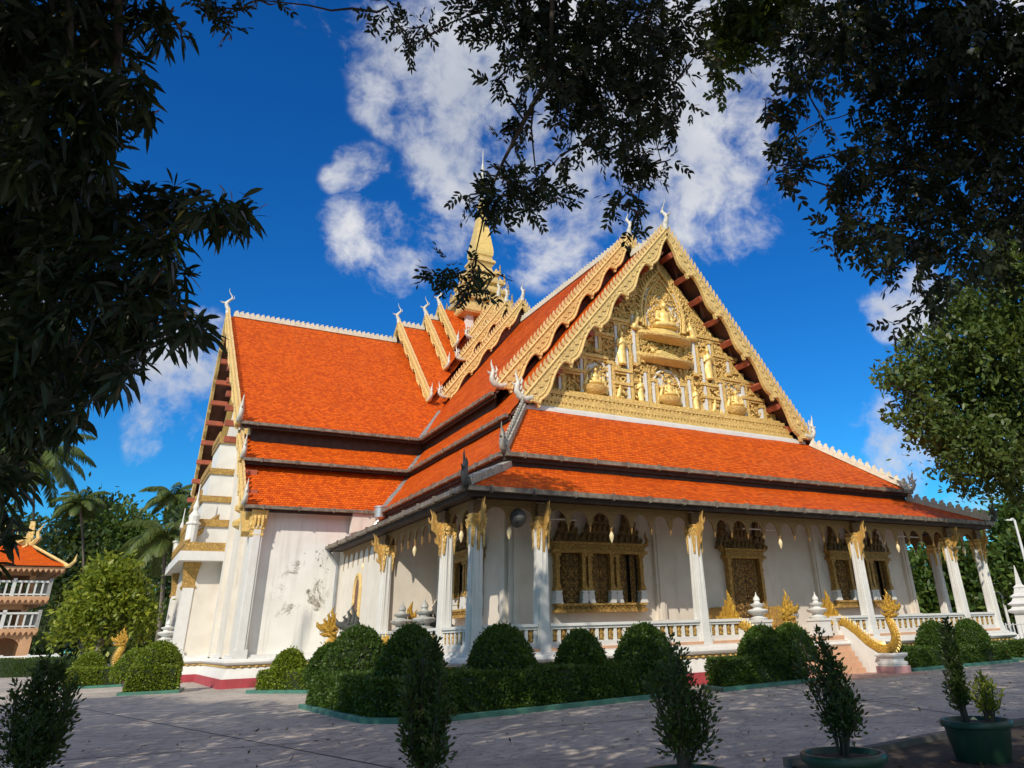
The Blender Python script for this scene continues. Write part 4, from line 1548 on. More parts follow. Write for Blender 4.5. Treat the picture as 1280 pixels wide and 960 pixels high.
# pierced valance hanging between the columns
def valance(a, b_, inward):
    a, b_ = Vector(a), Vector(b_)
    d = b_ - a
    L = d.length
    d.normalize()
    n = max(2, round(L / .82))
    w = L / n
    poly = [(0, 5.64), (L, 5.64)]
    low = []
    mid = n // 2
    for k in range(n):
        x0 = k * w
        dr0 = .34 if 0 < k else .55
        for i in range(9):
            an = math.pi * i / 8
            low.append((x0 + w * .5 - w * .40 * math.cos(an), 5.10 + .36 * math.sin(an)))
        if k < n - 1:
            t = .30 if k + 1 != mid else .46
            low += [(x0 + w * .95, 5.02), (x0 + w, 5.10 - t), (x0 + w * 1.05, 5.02)]
    poly += list(reversed([(0, 4.75)] + low + [(L, 4.75)]))
    b = MB()
    b.prism(poly, a, d, (0, 0, 1), .05)
    b.beam(a + Vector((0, 0, 5.60)), b_ + Vector((0, 0, 5.60)), .16, .16)
    vo = b.build('valance', M['gold_val'], temple, recalc=True)
    p = MB()
    c = a + d * (w * mid)
    p.lathe([(.02, 4.48), (.075, 4.62), (.085, 4.72), (.05, 4.80), (.02, 4.86)], c, 8)
    p.build('pendant', M['gold_pend'], vo, smooth=50)
    return vo


M['gold_val'] = carved('valance_gilding', (0.34, 0.20, 0.065, 1), (0.16, 0.085, 0.03, 1), 13.0, .7, .5, .15, .03)
M['gold_pend'] = surface('pale_gold_pendant', (0.72, 0.60, 0.36, 1), None, 3.0, .4, .1, 20)
for xa, xb in zip(COLX[:-1], COLX[1:]):
    valance((xa + .2, 0, 0), (xb - .2, 0, 0), 1)
for x in (0, W):
    valance((x, .2, 0), (x, 2.2, 0), 1)
    valance((x, 2.62, 0), (x, 8.8, 0), 1)
    valance((x, 9.2, 0), (x, 15.9, 0), 1)


# balustrade between the columns
def balustrade(a, b_):
    a, b_ = Vector(a), Vector(b_)
    d = b_ - a
    L = d.length
    d.normalize()
    s = Vector((-d.y, d.x, 0))
    b = MB()
    up = Vector((0, 0, 1))
    def bar(x0, x1, z0, z1, hw):
        b.obox(a + d * ((x0 + x1) / 2) + up * ((z0 + z1) / 2), d * ((x1 - x0) / 2), s * hw, up * ((z1 - z0) / 2))
    bar(0, L, FLOOR - .05, 1.46, .13)
    bar(0, L, 1.82, 1.90, .13)
    bar(0, L, 1.90, 1.985, .18)
    n = max(2, round(L / .36))
    w = L / n
    for k in range(n + 1):
        x = min(max(k * w, .06), L - .06)
        bar(x - .055, x + .055, 1.46, 1.82, .10)
    bo = b.build('balustrade', M['white_clean'], temple)
    g = MB()
    for k in range(n):
        c = a + d * ((k + .5) * w)
        g.obox(c + up * 1.64, d * (w * .36), s * .03, up * .175)
        for q in (-1, 1):
            g.lathe([(.02, 1.48), (.06, 1.52), (.045, 1.60), (.075, 1.68), (.035, 1.76), (.06, 1.8)], c + s * (.05 * q), 6)
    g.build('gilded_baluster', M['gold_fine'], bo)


for xa, xb in ((0, 2.29), (2.29, 8.70), (8.70, 11.0), (15.14, 17.44), (17.44, 23.85), (23.85, 26.14)):
    balustrade((xa + .22, 0, 0), (xb - .22, 0, 0))
for x in (0, W):
    balustrade((x, .22, 0), (x, 2.2, 0))
    balustrade((x, 2.64, 0), (x, 4.4, 0))
    balustrade((x, 7.1, 0), (x, 8.8, 0))


# ------------------------------------------------------------------ windows and doors
def crown(mb, cx, z, w, h, tiers, y=-.12):
    """stepped spire over an opening, each tier a shrinking eave with flames"""
    zz = z
    ww = w
    for k in range(tiers):
        th = h / tiers * (1.0 if k < tiers - 1 else 1.15)
        mb.box(cx - ww / 2, cx + ww / 2, y - .13, .02, zz, zz + th * .22)
        mb.box(cx - ww * .42, cx + ww * .42, y - .06, .02, zz + th * .22, zz + th * .95)
        n = max(2, int(ww / .22))
        for i in range(n):
            x = cx - ww / 2 + (i + .5) * ww / n
            mb.prism([(-.075, 0), (.075, 0), (.09, .07), (0, .24), (-.09, .07)], (x, y - .10, zz + th * .2), (1, 0, 0), (0, 0, 1), .05)
        for q in (-1, 1):
            mb.tube([(cx + q * ww * .47, y - .08, zz + th * .15), (cx + q * ww * .55, y - .09, zz + th * .42), (cx + q * ww * .52, y - .08, zz + th * .72)], [.07, .05, .01], 5)
        zz += th * .92
        ww *= .70
    mb.lathe([(ww * .35, 0), (ww * .42, .08), (ww * .18, .22), (.02, .62)], (cx, y, zz), 6)


def opening(name, parent, x, y, rz, bays, bw, z0, z1, hcrown, door=False):
    """gilded surround on a wall: local -y faces outwards"""
    f = MB()
    n = bays
    wtot = n * bw
    if not door:
        f.box(-wtot / 2 - .12, wtot / 2 + .12, -.34, .0, z0 - .30, z0 - .20)
        f.box(-wtot / 2 - .04, wtot / 2 + .04, -.28, .0, z0 - .20, z0 - .08)
        f.box(-wtot / 2 - .10, wtot / 2 + .10, -.34, .0, z0 - .08, z0)
        k = int(wtot / .2)
        for i in range(k):
            xx = -wtot / 2 + (i + .5) * wtot / k
            f.lathe([(.01, -.19), (.07, -.14), (.01, -.09)], (xx, -.29, z0), 5)
    for i in range(n + 1):
        cx = -wtot / 2 + i * bw
        for q in ((-.11, .11) if 0 < i < n else (0,)):
            px = cx + q * 1.15
            f.box(px - .075, px + .075, -.26, 0, z0 + .42, z1)
            f.box(px - .12, px + .12, -.30, 0, z1 - .12, z1)
            f.box(px - .10, px + .10, -.28, 0, z1 - .46, z1 - .40)
            f.prism([(-.14, .42), (.14, .42), (.085, .62), (-.085, .62)], (px, -.15, z0), (1, 0, 0), (0, 0, 1), .28)
    f.box(-wtot / 2 - .24, wtot / 2 + .24, -.36, 0, z1, z1 + .12)
    f.box(-wtot / 2 - .16, wtot / 2 + .16, -.30, 0, z1 + .12, z1 + .30)
    f.box(-wtot / 2 - .28, wtot / 2 + .28, -.40, 0, z1 + .30, z1 + .38)
    # open flame ears at the two ends
    for q in (-1, 1):
        xx = q * (wtot / 2 + .22)
        f.tube([(xx, -.2, z1 + .3), (xx + q * .14, -.22, z1 + .5), (xx + q * .06, -.2, z1 + .7), (xx + q * .12, -.2, z1 + .9)], [.08, .07, .05, .008], 5)
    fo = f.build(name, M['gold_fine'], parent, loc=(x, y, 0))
    fo.rotation_euler.z = rz
    c = MB()
    zc = z1 + .38
    if n == 1:
        crown(c, 0, zc, wtot * .9, hcrown, 5)
        for q in (-1, 1):
            crown(c, q * wtot * .56, zc, wtot * .42, hcrown * .55, 4)
    else:
        crown(c, 0, zc, bw * 1.35, hcrown, 5)
        for i in (0, n - 1):
            cx = -wtot / 2 + (i + .5) * bw
            crown(c, cx * 1.12, zc, bw * .85, hcrown * .72, 4)
    c.build('crown', M['gold_dark'], fo)
    # white lotus feet under the pilasters
    wf = MB()
    for i in range(n + 1):
        cx = -wtot / 2 + i * bw
        for q in ((-.11, .11) if 0 < i < n else (0,)):
            px = cx + q * 1.15
            wf.prism([(-.17, 0), (.17, 0), (.12, .14), (.14, .18), (.10, .36), (.15, .42), (-.15, .42), (-.10, .36), (-.14, .18), (-.12, .14)], (px, -.16, z0), (1, 0, 0), (0, 0, 1), .32)
    wf.split_build('lotus_foot', M['white_clean'], fo)
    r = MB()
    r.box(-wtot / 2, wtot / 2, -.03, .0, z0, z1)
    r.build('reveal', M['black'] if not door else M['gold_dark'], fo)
    for i in range(n):
        cx = -wtot / 2 + (i + .5) * bw
        hw = bw / 2 - (.22 if n > 1 else .10)
        for q in (-1, 1):
            s = MB()
            op = .10 if (door or (i + (q > 0)) % 3) else .55
            s.box(0, hw - .01, -.02, .02, z0 + .03, z1 - .02)
            for zz in np.arange(z0 + .18, z1 - .2, .32):
                s.prism([(.04, 0), (hw * .5, .15), (hw - .06, 0), (hw * .5, -.13)], (0, -.03, zz), (1, 0, 0), (0, 0, 1), .04)
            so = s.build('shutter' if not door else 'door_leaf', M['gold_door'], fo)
            if q < 0:
                so.location = (cx - hw, -.06, 0)
                so.rotation_euler.z = -op
            else:
                so.location = (cx + hw, -.06, 0)
                so.scale.x = -1
                so.rotation_euler.z = op
    return fo


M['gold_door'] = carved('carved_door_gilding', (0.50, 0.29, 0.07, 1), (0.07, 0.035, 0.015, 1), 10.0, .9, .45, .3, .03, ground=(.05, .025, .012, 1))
opening('window', temple, 5.95, 2.4, 0, 3, 1.22, 2.65, 4.35, 1.9)
opening('window', temple, W - 5.95, 2.4, 0, 3, 1.22, 2.65, 4.35, 1.9)
opening('doorway', temple, XC, 2.4, 0, 1, 1.75, FLOOR + .02, 4.3, 2.1, True)
opening('window', temple, 2.3, 5.75, -math.pi / 2, 2, 1.1, 2.65, 4.35, 1.7)
opening('window', temple, W - 2.3, 5.75, math.pi / 2, 2, 1.1, 2.65, 4.35, 1.7)
# gilded bases flanking the door
b = MB()
for q in (-1, 1):
    b.prism([(-.62, 0), (.62, 0), (.55, .35), (.62, .42), (.40, 1.15), (-.40, 1.15), (-.62, .42), (-.55, .35)], (XC + q * 1.55, 2.1, FLOOR), (1, 0, 0), (0, 0, 1), .6)
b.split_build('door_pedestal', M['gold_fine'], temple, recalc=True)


def arched_window():
    b = MB()
    n = 12
    hw, zs, z0 = .46, 3.7, 2.35
    out = [(-hw, z0)] + [(-hw * math.cos(math.pi * i / n), zs + hw * 1.5 * math.sin(math.pi * i / n)) for i in range(n + 1)] + [(hw, z0)]
    b.tube([(0, x, z) for x, z in out], .10, 6)
    b.tube([(.0, x * .78, z0 + (z - z0) * .93) for x, z in out], .05, 6)
    b.box(-.15, .1, -hw - .15, hw + .15, z0 - .12, z0)
    w = b.build('arched_window', M['gold_pale'], temple, loc=(-.02, 13.0, 0))
    g = MB()
    g.prism([(x * .9, z0 + (z - z0) * .96) for x, z in out], (.0, 0, 0), (0, 1, 0), (0, 0, 1), .06)
    g.build('window_panel', M['recess'], w, recalc=True)


M['recess'] = surface('brown_shutter_paint', (0.20, 0.085, 0.05, 1), (0.13, 0.06, 0.04, 1), 4.0, .6, .1, 20)
arched_window()


# transept corner pilasters, gilded capitals, sloping gold bands, gable portal
def build_transept_trim():
    for s in (0, 1):
        f = (lambda x: x) if not s else (lambda x: W - x)
        for yp in (16.72, 2 * YC - 16.72):
            b = MB()
            x = f(-4.05)
            b.box(x - .25, x + .25, yp - .24, yp + .24, 1.1, 6.8)
            b.box(x - .16, x + .16, yp - .29, yp + .29, 1.1, 6.8)
            b.box(x - .31, x + .31, yp - .31, yp + .31, 1.1, 1.5)
            p = b.build('corner_pilaster', M['white_clean'], temple)
            g = MB()
            g.lathe([(.26, 6.3), (.30, 6.38), (.26, 6.46), (.26, 6.58), (.32, 6.66), (.27, 6.74), (.28, 7.0), (.36, 7.35), (.38, 7.5), (.33, 7.56)], (x, yp, 0), 4, rot=math.pi / 4)
            for k in range(-1, 2):
                for dx, dy in ((0, -1), (-1, 0), (1, 0), (0, 1)):
                    cx, cy = x + dx * .31 + (k * .17 if dx == 0 else 0), yp + dy * .31 + (k * .17 if dy == 0 else 0)
                    g.lathe([(.01, 6.66), (.07, 6.85), (.09, 7.15), (.02, 7.42)], (cx, cy, 0), 5)
            g.build('gilded_capital', M['gold'], p)
        # sloping gilded cornices on the gable wall under each tier
        g = MB()
        x = f(-4.32)
        for q in (-1, 1):
            def P(y, z):
                return (x, YC + q * (y - YC), z)
            for a, c, w in ((P(16.9, 7.3), P(19.4, 9.7), .50), (P(18.9, 9.6), P(20.3, 10.9), .45), (P(19.8, 11.2), P(30.8, 21.0), .5)):
                g.beam(a, c, .50, w)
            g.beam(P(17.3, 6.5), P(20.0, 9.0), .62, .30)
            for y, z in ((20.2, 9.1), (24.2, 13.6)):
                g.box(min(x - .18, x + .18), max(x - .18, x + .18), *sorted((YC + q * (y - YC) - .6, YC + q * (y - YC) + .6)), z - .8, z + .5)
            for k in range(5):
                c = P(20.8 + .35 * k, 7.4 + .85 * k)
                g.lathe([(.02, -.3 + .03 * k), (.36 - .04 * k, -.12), (.40 - .05 * k, .1), (.05, .34 - .03 * k)], c, 8)
        g.split_build('gable_cornice', M['gold'], temple)
        # portal projecting from the gable end
        b = MB()
        a0, a1 = sorted((f(-5.8), f(-4.2)))
        b.box(a0, a1, 26.8, 35.2, 1.0, 6.2)
        po = b.build('portal', M['white'], temple)
        g = MB()
        w = MB()
        xs = f(-5.75)
        for y in (27.1, 34.9):
            w.box(xs - .28, xs + .28, y - .36, y + .36, 1.1, 4.7)
            w.box(xs - .36, xs + .36, y - .44, y + .44, 1.1, 1.5)
            g.lathe([(.31, 4.6), (.38, 4.75), (.31, 4.85), (.31, 5.0), (.36, 5.5), (.44, 5.95), (.44, 6.05)], (xs, y, 0), 4, rot=math.pi / 4)
        tiers = [(6.05, 6.55, .75, 5.0, 0), (6.55, 7.05, .55, 4.75, 1), (7.05, 8.0, .2, 4.2, 0), (8.0, 8.4, .5, 4.2, 1), (8.4, 9.5, .15, 3.5, 0), (9.5, 9.85, .42, 3.5, 1), (9.85, 11.3, .1, 2.7, 0), (11.3, 11.65, .36, 2.7, 1), (11.65, 13.4, .0, 1.9, 0), (13.4, 13.8, .3, 1.9, 1)]
        for z0, z1, ov, hy, gold in tiers:
            xo = f(-5.8 - ov + max(0, z0 - 6.5) * .12)
            a0, a1 = sorted((xo, f(-4.2)))
            (g if gold else w).box(a0, a1, YC - hy - ov * .4, YC + hy + ov * .4, z0, z1)
            if gold:
                n = int(hy * 2 / .4)
                for k in range(n):
                    yy = YC - hy + (k + .5) * 2 * hy / n
                    g.prism([(-.15, 0), (.15, 0), (.17, .14), (0, .5), (-.17, .14)], (xo, yy, z1 - .1), (0, 1, 0), (0, 0, 1), .1)
        for q in (-1, 1):
            g.beam((f(-6.3), YC + q * 4.9, 7.0), (f(-4.7), YC + q * 3.4, 8.8), .22, .22)
            w.lathe([(.30, 7.0), (.30, 8.0), (.38, 8.05), (.38, 8.15), (.25, 8.2), (.30, 8.5), (.12, 8.8), (.16, 9.0), (.05, 9.4), (.02, 10.3)], (f(-6.1), YC + q * 4.6, 0), 10)
        w.build('portal_moulding', M['white_clean'], po)
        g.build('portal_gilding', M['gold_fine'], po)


build_transept_trim()


# rain goods, lamp, stair
b = MB()
b.tube([(-.72, 16.55, 5.80), (-.45, 16.6, 5.45), (-.12, 16.66, 5.05), (-.12, 16.66, 1.2)], .075, 8)
b.build('downpipe', M['pipe'], temple, smooth=50)
b = MB()
b.lathe([(.14, 0), (.30, .1), (.32, .55), (.36, .58), (.36, .64), (.3, .64)], (1.62, 16.05, 7.25), 14)
b.tube([(1.62, 16.05, 7.3), (1.2, 16.1, 6.75), (.3, 15.6, 6.5), (-.2, 14.6, 6.3)], .06, 6)
b.build('rain_hopper', M['metal'], temple, smooth=40)
b = MB()
b.lathe([(.02, -.31), (.16, -.26), (.27, -.14), (.31, 0), (.27, .14), (.16, .26), (.06, .31), (.05, .45)], (1.45, .05, 5.15), 14)
b.build('porch_globe_lamp', M['naga_dark'], temple, smooth=60)
b = MB()
for x, y in ((3.4, 1.1), (13.07, 1.1), (22.6, 1.1)):
    b.tube([(x - .9, y, 5.35), (x + .9, y, 5.35)], .035, 6)
    b.tube([(x, y, 5.35), (x, y, 6.2)], .02, 5)
b.split_build('tube_light', M['white_clean'], temple)
b = MB()
b.box(-.4, W + .4, -.45, .1, 5.70, 5.78)
b.box(-.4, .1, -.45, 16.5, 5.701, 5.779)
b.box(W - .1, W + .4, -.45, 16.5, 5.701, 5.779)
b.split_build('eave_beam', M['board_dark'], temple)


def build_stair(name, loc, rz, hw):
    """flight of steps running towards local -y, with swept white cheek walls"""
    b = MB()
    n = 7
    for k in range(n):
        y1 = -.22 - (n - 1 - k) * .13
        b.box(-hw + .27, hw - .27, y1 - .13, -.1, FLOOR / n * k, FLOOR / n * (k + 1))
    st = b.build('stair', M['terracotta'], temple, loc=loc)
    st.rotation_euler.z = rz
    for x in (-hw, hw):
        w = MB()
        prof = [(.25, -.05), (.25, 1.66), (-.25, 1.60), (-.75, 1.30), (-1.2, .92), (-1.65, .66), (-2.15, .56), (-2.35, .54), (-2.35, -.05)]
        w.prism(prof, (x, 0, 0), (0, 1, 0), (0, 0, 1), .30)
        w.build('stair_cheek', M['cheek'], st, recalc=True)
        w = MB()
        w.lathe([(.42, .24), (.34, .25), (.38, .30), (.38, .36), (.30, .40), (.30, .48), (.40, .56), (.42, .62), (.40, .66)], (x, -2.15, 0), 4, rot=math.pi / 4)
        w.lathe([(.42, -.02), (.425, .239)], (x, -2.15, 0), 4, rot=math.pi / 4, mi=1)
        w.build('stair_pedestal', [M['white_clean'], M['pink']], st)
    return st


M['cheek'] = M['white_clean']
M['pink'] = surface('faded_pink_paint', (0.55, 0.30, 0.30, 1), (0.46, 0.25, 0.25, 1), 3.0, .7, .15, 30)
FLIGHTS = [((XC, 0, 0), 0.0, 2.62), ((0, 5.75, 0), -math.pi / 2, 1.35), ((-5.95, YC, 0), -math.pi / 2, 2.6)]
for i, (loc, rz, hw) in enumerate(FLIGHTS):
    build_stair('stair', loc, rz, hw)


# ------------------------------------------------------------------ ground
def ground_mat():
    m, t = new_mat('stamped_concrete')
    co = t.n('ShaderNodeTexCoord').outputs['Object']
    n1 = t.n('ShaderNodeTexNoise', None, Vector=co, Scale=.35, Detail=8.0, Roughness=.65).outputs['Fac']
    n2 = t.n('ShaderNodeTexNoise', None, Vector=co, Scale=2.4, Detail=8.0, Roughness=.7).outputs['Fac']
    c = t.ramp(n1, [(.30, (.29, .255, .225)), (.5, (.44, .39, .335)), (.72, (.60, .525, .45))])
    c = t.mix(t.math('MULTIPLY', t.maprange(n2, .45, .72), .5), c, (.23, .19, .185, 1))
    # stamped cracks, like rough split stone
    wp = t.n('ShaderNodeTexNoise', None, Vector=co, Scale=1.5, Detail=4.0).outputs['Color']
    d = t.n('ShaderNodeVectorMath', {'operation': 'SCALE'}, i0=wp, Scale=.7).outputs[0]
    cc = t.n('ShaderNodeVectorMath', {'operation': 'ADD'}, i0=co, i1=d).outputs[0]
    mp = t.n('ShaderNodeMapping', None, Vector=cc, Scale=(.9, 1.5, 1.0), Rotation=(0, 0, .5)).outputs[0]
    v = t.n('ShaderNodeTexVoronoi', {'feature': 'DISTANCE_TO_EDGE'}, Vector=mp, Scale=1.5).outputs['Distance']
    line = t.maprange(v, .0, .05)
    c = t.mix(t.math('MULTIPLY', t.math('SUBTRACT', 1.0, line), .45), c, (.10, .09, .092, 1))
    n3 = t.n('ShaderNodeTexNoise', None, Vector=co, Scale=14.0, Detail=6.0, Roughness=.7).outputs['Fac']
    n4 = t.n('ShaderNodeTexNoise', None, Vector=mp, Scale=4.5, Detail=9.0, Roughness=.75, Distortion=.4).outputs['Fac']
    c = t.mix(t.math('MULTIPLY', t.maprange(n4, .48, .66), .68), c, (.17, .145, .14, 1))
    c = t.mix(t.math('MULTIPLY', t.maprange(n4, .42, .3), .35), c, (.80, .68, .60, 1))
    h = t.math('ADD', t.math('MULTIPLY', line, .5), t.math('ADD', t.math('MULTIPLY', n3, .5), t.math('MULTIPLY', n2, .7)))
    b = t.n('ShaderNodeBump', None, Strength=.55, Distance=.025, Height=h).outputs[0]
    p = t.n('ShaderNodeBsdfPrincipled', None, Base_Color=c, Roughness=t.maprange(n2, .3, .7, .55, .85), Normal=b)
    t.n('ShaderNodeOutputMaterial', None, Surface=p.outputs[0])
    return m


M['paving'] = ground_mat()
M['earth'] = surface('far_ground', (.16, .14, .10, 1), (.09, .11, .05, 1), .2, .9, .3, 8)
g = MB()
g.add([(-900, -400, -.06), (900, -400, -.06), (900, 1500, -.06), (-900, 1500, -.06)], [(0, 1, 2, 3)])
tag(g.build('ground', M['earth']), None, None, kind='structure')
g = MB()
n = 30
g.add([(-70, -45, 0), (75, -45, 0), (75, 120, 0), (-70, 120, 0)], [(0, 1, 2, 3)])
tag(g.build('paved_courtyard', M['paving']), None, None, kind='structure')
# saw-cut joints in the paving
g = MB()
for a, c in (((-12.3, 22.0), (-4.6, -15.0)), ((-30, -1.0), (-5.5, -6.2)), ((-3.4, -7.2), (14.0, -9.4)), ((14, -9.4), (40, -4)), ((-12.3, 22), (-40, 10)), ((8.6, -3.4), (4.0, -14.5))):
    a, c = Vector((*a, .004)), Vector((*c, .004))
    d = (c - a).normalized()
    s = Vector((-d.y, d.x, 0)) * .018
    g.add([a - s, c - s, c + s, a + s], [(0, 1, 2, 3)])
tag(g.build('paving_joint', M['black']), None, None, kind='structure')
# planted strip at the near right, with its low kerb
KN = [on_z(985, 960), on_z(1090, 944), on_z(1172, 927), on_z(1290, 906), on_z(1420, 884)]
g = MB()
pl = [Vector((p.x, p.y, .03)) for p in KN] + [Vector((8.5, -22, .03)), Vector((-3.4, -22, .03))]
g.add(pl, [tuple(range(len(pl)))])
tag(g.build('soil_bed', M['soil'], recalc=True), None, None, kind='structure')
g = MB()
for a, c in zip(KN[:-1], KN[1:]):
    g.beam(a + Vector((0, 0, .045)), c + Vector((0, 0, .045)), .16, .13)
tag(g.build('kerb', M['concrete']), None, None, kind='structure')
# paler brick-coloured slabs at the foot of the main steps
M['terracotta_pale'] = surface('faded_brick_paving', (.50, .30, .23, 1), (.42, .26, .21, 1), 1.5, .8, .3, 20, stain=(.25, .2, .18, 1))
g = MB()
g.box(10.2, 16.2, -3.5, -.6, -.02, .012)
tag(g.build('step_apron_paving', M['terracotta_pale']), None, None, kind='structure') if 'terracotta_pale' in M else None


# ------------------------------------------------------------------ serpents, urns
def naga(loc, rz, side, label, mat='gold_bright', group='gold naga serpents on the stair cheeks'):
    t = thing('naga_statue', label, 'statue', loc, group, rz)
    body = MB()
    path = [(.95, 1.86), (.55, 1.84), (.1, 1.80), (-.35, 1.68), (-.8, 1.38), (-1.25, 1.03), (-1.7, .82), (-2.08, .79), (-2.38, .93), (-2.50, 1.22), (-2.43, 1.52), (-2.34, 1.78), (-2.40, 2.0), (-2.56, 2.10)]
    rad = [.12, .135, .145, .15, .155, .16, .165, .175, .165, .15, .13, .12, .13, .10]
    # resample smoothly
    P = [Vector((0, y, z)) for y, z in path]
    pts, rr = [], []
    for i in range(len(P) - 1):
        p0, p1, p2, p3 = P[max(i - 1, 0)], P[i], P[i + 1], P[min(i + 2, len(P) - 1)]
        for k in range(4):
            u = k / 4
            pts.append(.5 * ((2 * p1) + (p2 - p0) * u + (2 * p0 - 5 * p1 + 4 * p2 - p3) * u * u + (3 * p1 - p0 - 3 * p2 + p3) * u ** 3))
            rr.append(rad[i] * (1 - u) + rad[i + 1] * u)
    body.tube(pts, rr, 12)
    bo = body.build('body', M[mat], t, smooth=60)
    # belly plates and back ridge
    bd = MB()
    for i in range(8, len(pts) - 6, 1):
        d = (pts[i + 1] - pts[i]).normalized()
        up = Vector((1, 0, 0)).cross(d)
        if up.z < 0 and i < 28:
            up = -up
        bd.tube([pts[i] + up * rr[i] * .9, pts[i] + up * (rr[i] + .07) - d * .02, pts[i] + up * (rr[i] + .11) - d * .07], [.045, .03, .006], 4)
    bd.build('back_ridge', M['gold_smooth'], bo)
    # head: muzzle, open jaws, tall flame crest
    hd = MB()
    hp = Vector((0, -2.45, 2.05))
    hd.tube([hp + Vector((0, .12, -.05)), hp + Vector((0, -.10, .06)), hp + Vector((0, -.32, .10)), hp + Vector((0, -.48, .18)), hp + Vector((0, -.52, .30))], [.15, .17, .12, .07, .015], 10)
    hd.tube([hp + Vector((0, -.02, -.10)), hp + Vector((0, -.22, -.12)), hp + Vector((0, -.38, -.10))], [.11, .085, .02], 8)
    for q in (-1, 1):
        hd.lathe([(.01, -.05), (.05, -.02), (.05, .02), (.01, .05)], hp + Vector((q * .12, -.15, .16)), 8)
        hd.tube([hp + Vector((q * .14, 0, .05)), hp + Vector((q * .24, .10, .12)), hp + Vector((q * .26, .16, .32))], [.07, .06, .01], 6)
        hd.tube([hp + Vector((q * .13, .02, -.1)), hp + Vector((q * .20, .14, -.10)), hp + Vector((q * .22, .24, .04))], [.06, .05, .01], 6)
    hd.build('head', M[mat], bo, smooth=50)
    cr = MB()
    for k, (y, z, h) in enumerate(((-.25, .18, .25), (-.12, .20, .42), (.0, .18, .62), (.10, .10, .48), (.17, .0, .36))):
        a = hp + Vector((0, y, z))
        cr.tube([a, a + Vector((0, .05, h * .45)), a + Vector((0, -.03, h * .75)), a + Vector((0, .05, h))], [.085, .07, .045, .006], 6, flat=.6)
    cr.build('crest', M[mat], bo, smooth=50)
    th = MB()
    for q in (-1, 1):
        for k in range(4):
            a = hp + Vector((q * .06, -.18 - k * .07, -.01))
            th.tube([a, a + Vector((0, 0, -.06))], [.018, .004], 4)
    th.build('teeth', M['white_clean'], bo)
    # makara that spits the serpent out at the top of the stair
    mk = MB()
    for q in (-1, 1):
        for k in range(6):
            a = Vector((q * .20, .15 + .14 * k, 1.66 + .10 * (k % 3)))
            mk.tube([a, a + Vector((q * .12, -.05, .10)), a + Vector((q * .14, -.02, .26))], [.13, .10, .01], 6)
    for k, (y, h) in enumerate(((.10, .42), (.28, .75), (.46, 1.15), (.64, .85), (.80, .6), (.96, .42))):
        a = Vector((0, y, 1.85))
        mk.tube([a, a + Vector((0, .08, h * .4)), a + Vector((0, -.05, h * .72)), a + Vector((0, .06, h))], [.17, .15, .11, .01], 7, flat=.75)
    mk.tube([Vector((0, .9, 1.8)), Vector((0, .5, 1.9)), Vector((0, .2, 1.86)), Vector((0, .0, 1.95))], [.2, .27, .24, .14], 10)
    mk.tube([Vector((0, .3, 1.6)), Vector((0, .05, 1.56)), Vector((0, -.1, 1.62))], [.2, .13, .03], 8)
    mk.build('makara_head', M[mat], t, smooth=50)
    return t


LAB = [['golden naga serpent on the near cheek wall of the main steps, mostly behind clipped shrubs', 'golden naga serpent sweeping down the far white cheek wall of the main steps'],
       ['gold naga beside the stained wall at the far edge of the side steps', 'dark naga head rising behind the tall domed shrub at the side steps'],
       ['gold naga under the small spreading tree beside the portal steps', 'gold naga on the portal steps farther side, half hidden by lime shrubs']]
for i, (loc, rz, hw) in enumerate(FLIGHTS):
    for k, q in enumerate((-1, 1)):
        c = Vector((q * hw, 0, 0))
        c.rotate(Matrix.Rotation(rz, 3, 'Z'))
        dark = (i == 1 and q == 1)  # back-lit serpent: its shade is put into a dark colour
        naga(Vector(loc) + c, rz, q, LAB[i][k], 'naga_dark' if dark else 'gold_bright')


def urn(loc, mat, label, s=1.0):
    b = MB()
    b.lathe([(.30, 0), (.30, .5), (.34, .52), (.34, .60)], loc, 4, rot=math.pi / 4)
    z = .60
    b.lathe([(.30, z), (.33, z + .05), (.20, z + .10), (.18, z + .16), (.34, z + .22), (.38, z + .30), (.30, z + .34), (.17, z + .36), (.16, z + .42), (.25, z + .46), (.27, z + .51), (.12, z + .54),
             (.09, z + .60), (.12, z + .64), (.10, z + .72), (.03, z + .80), (.005, z + .92)], loc, 14)
    if s != 1.0:
        b.xform(lambda p: Vector(loc) + (p - Vector(loc)) * s)
    o = b.build('finial_urn', M[mat], None, smooth=45)
    return tag(o, label, 'urn', 'urn-topped posts at the stair heads')


urn((11.3, -.12, FLOOR), 'white_clean', 'white urn-topped post beside the gilded door pedestals', 1.05)
urn((14.4, -.12, FLOOR), 'white_clean', 'white urn-topped post just behind the golden makara crest', 1.05)
urn((0, 4.32, FLOOR), 'grey_stone', 'grey stone urn standing nearer the white corner columns', 1.12)
urn((0, 6.7, FLOOR), 'grey_stone', 'grey stone urn standing nearer the arched window', 1.12)
urn((-6.3, 28.3, FLOOR), 'white_clean', 'white urn-topped post at the head of the portal steps by the lime shrubs', 1.3)


# ------------------------------------------------------------------ clipped hedges and domes
def leafy_shell(pts, nrm, L, W, jit, mat, prof='diamond'):
    n = len(pts)
    # a few new shoots stand proud of the clipped face
    shoot = RNG.uniform(0, 1, (n, 1)) < .035
    pts = pts + nrm * np.where(shoot, RNG.uniform(.02, .11, (n, 1)), 0)
    D = unit(nrm * .7 + RNG.normal(size=(n, 3)) * .75)
    P = pts + nrm * RNG.uniform(-jit, jit * .6, size=(n, 1))
    return leaf_arrays(P, D, RNG.uniform(.7, 1.3, n) * L, RNG.uniform(.7, 1.3, n) * W, prof)


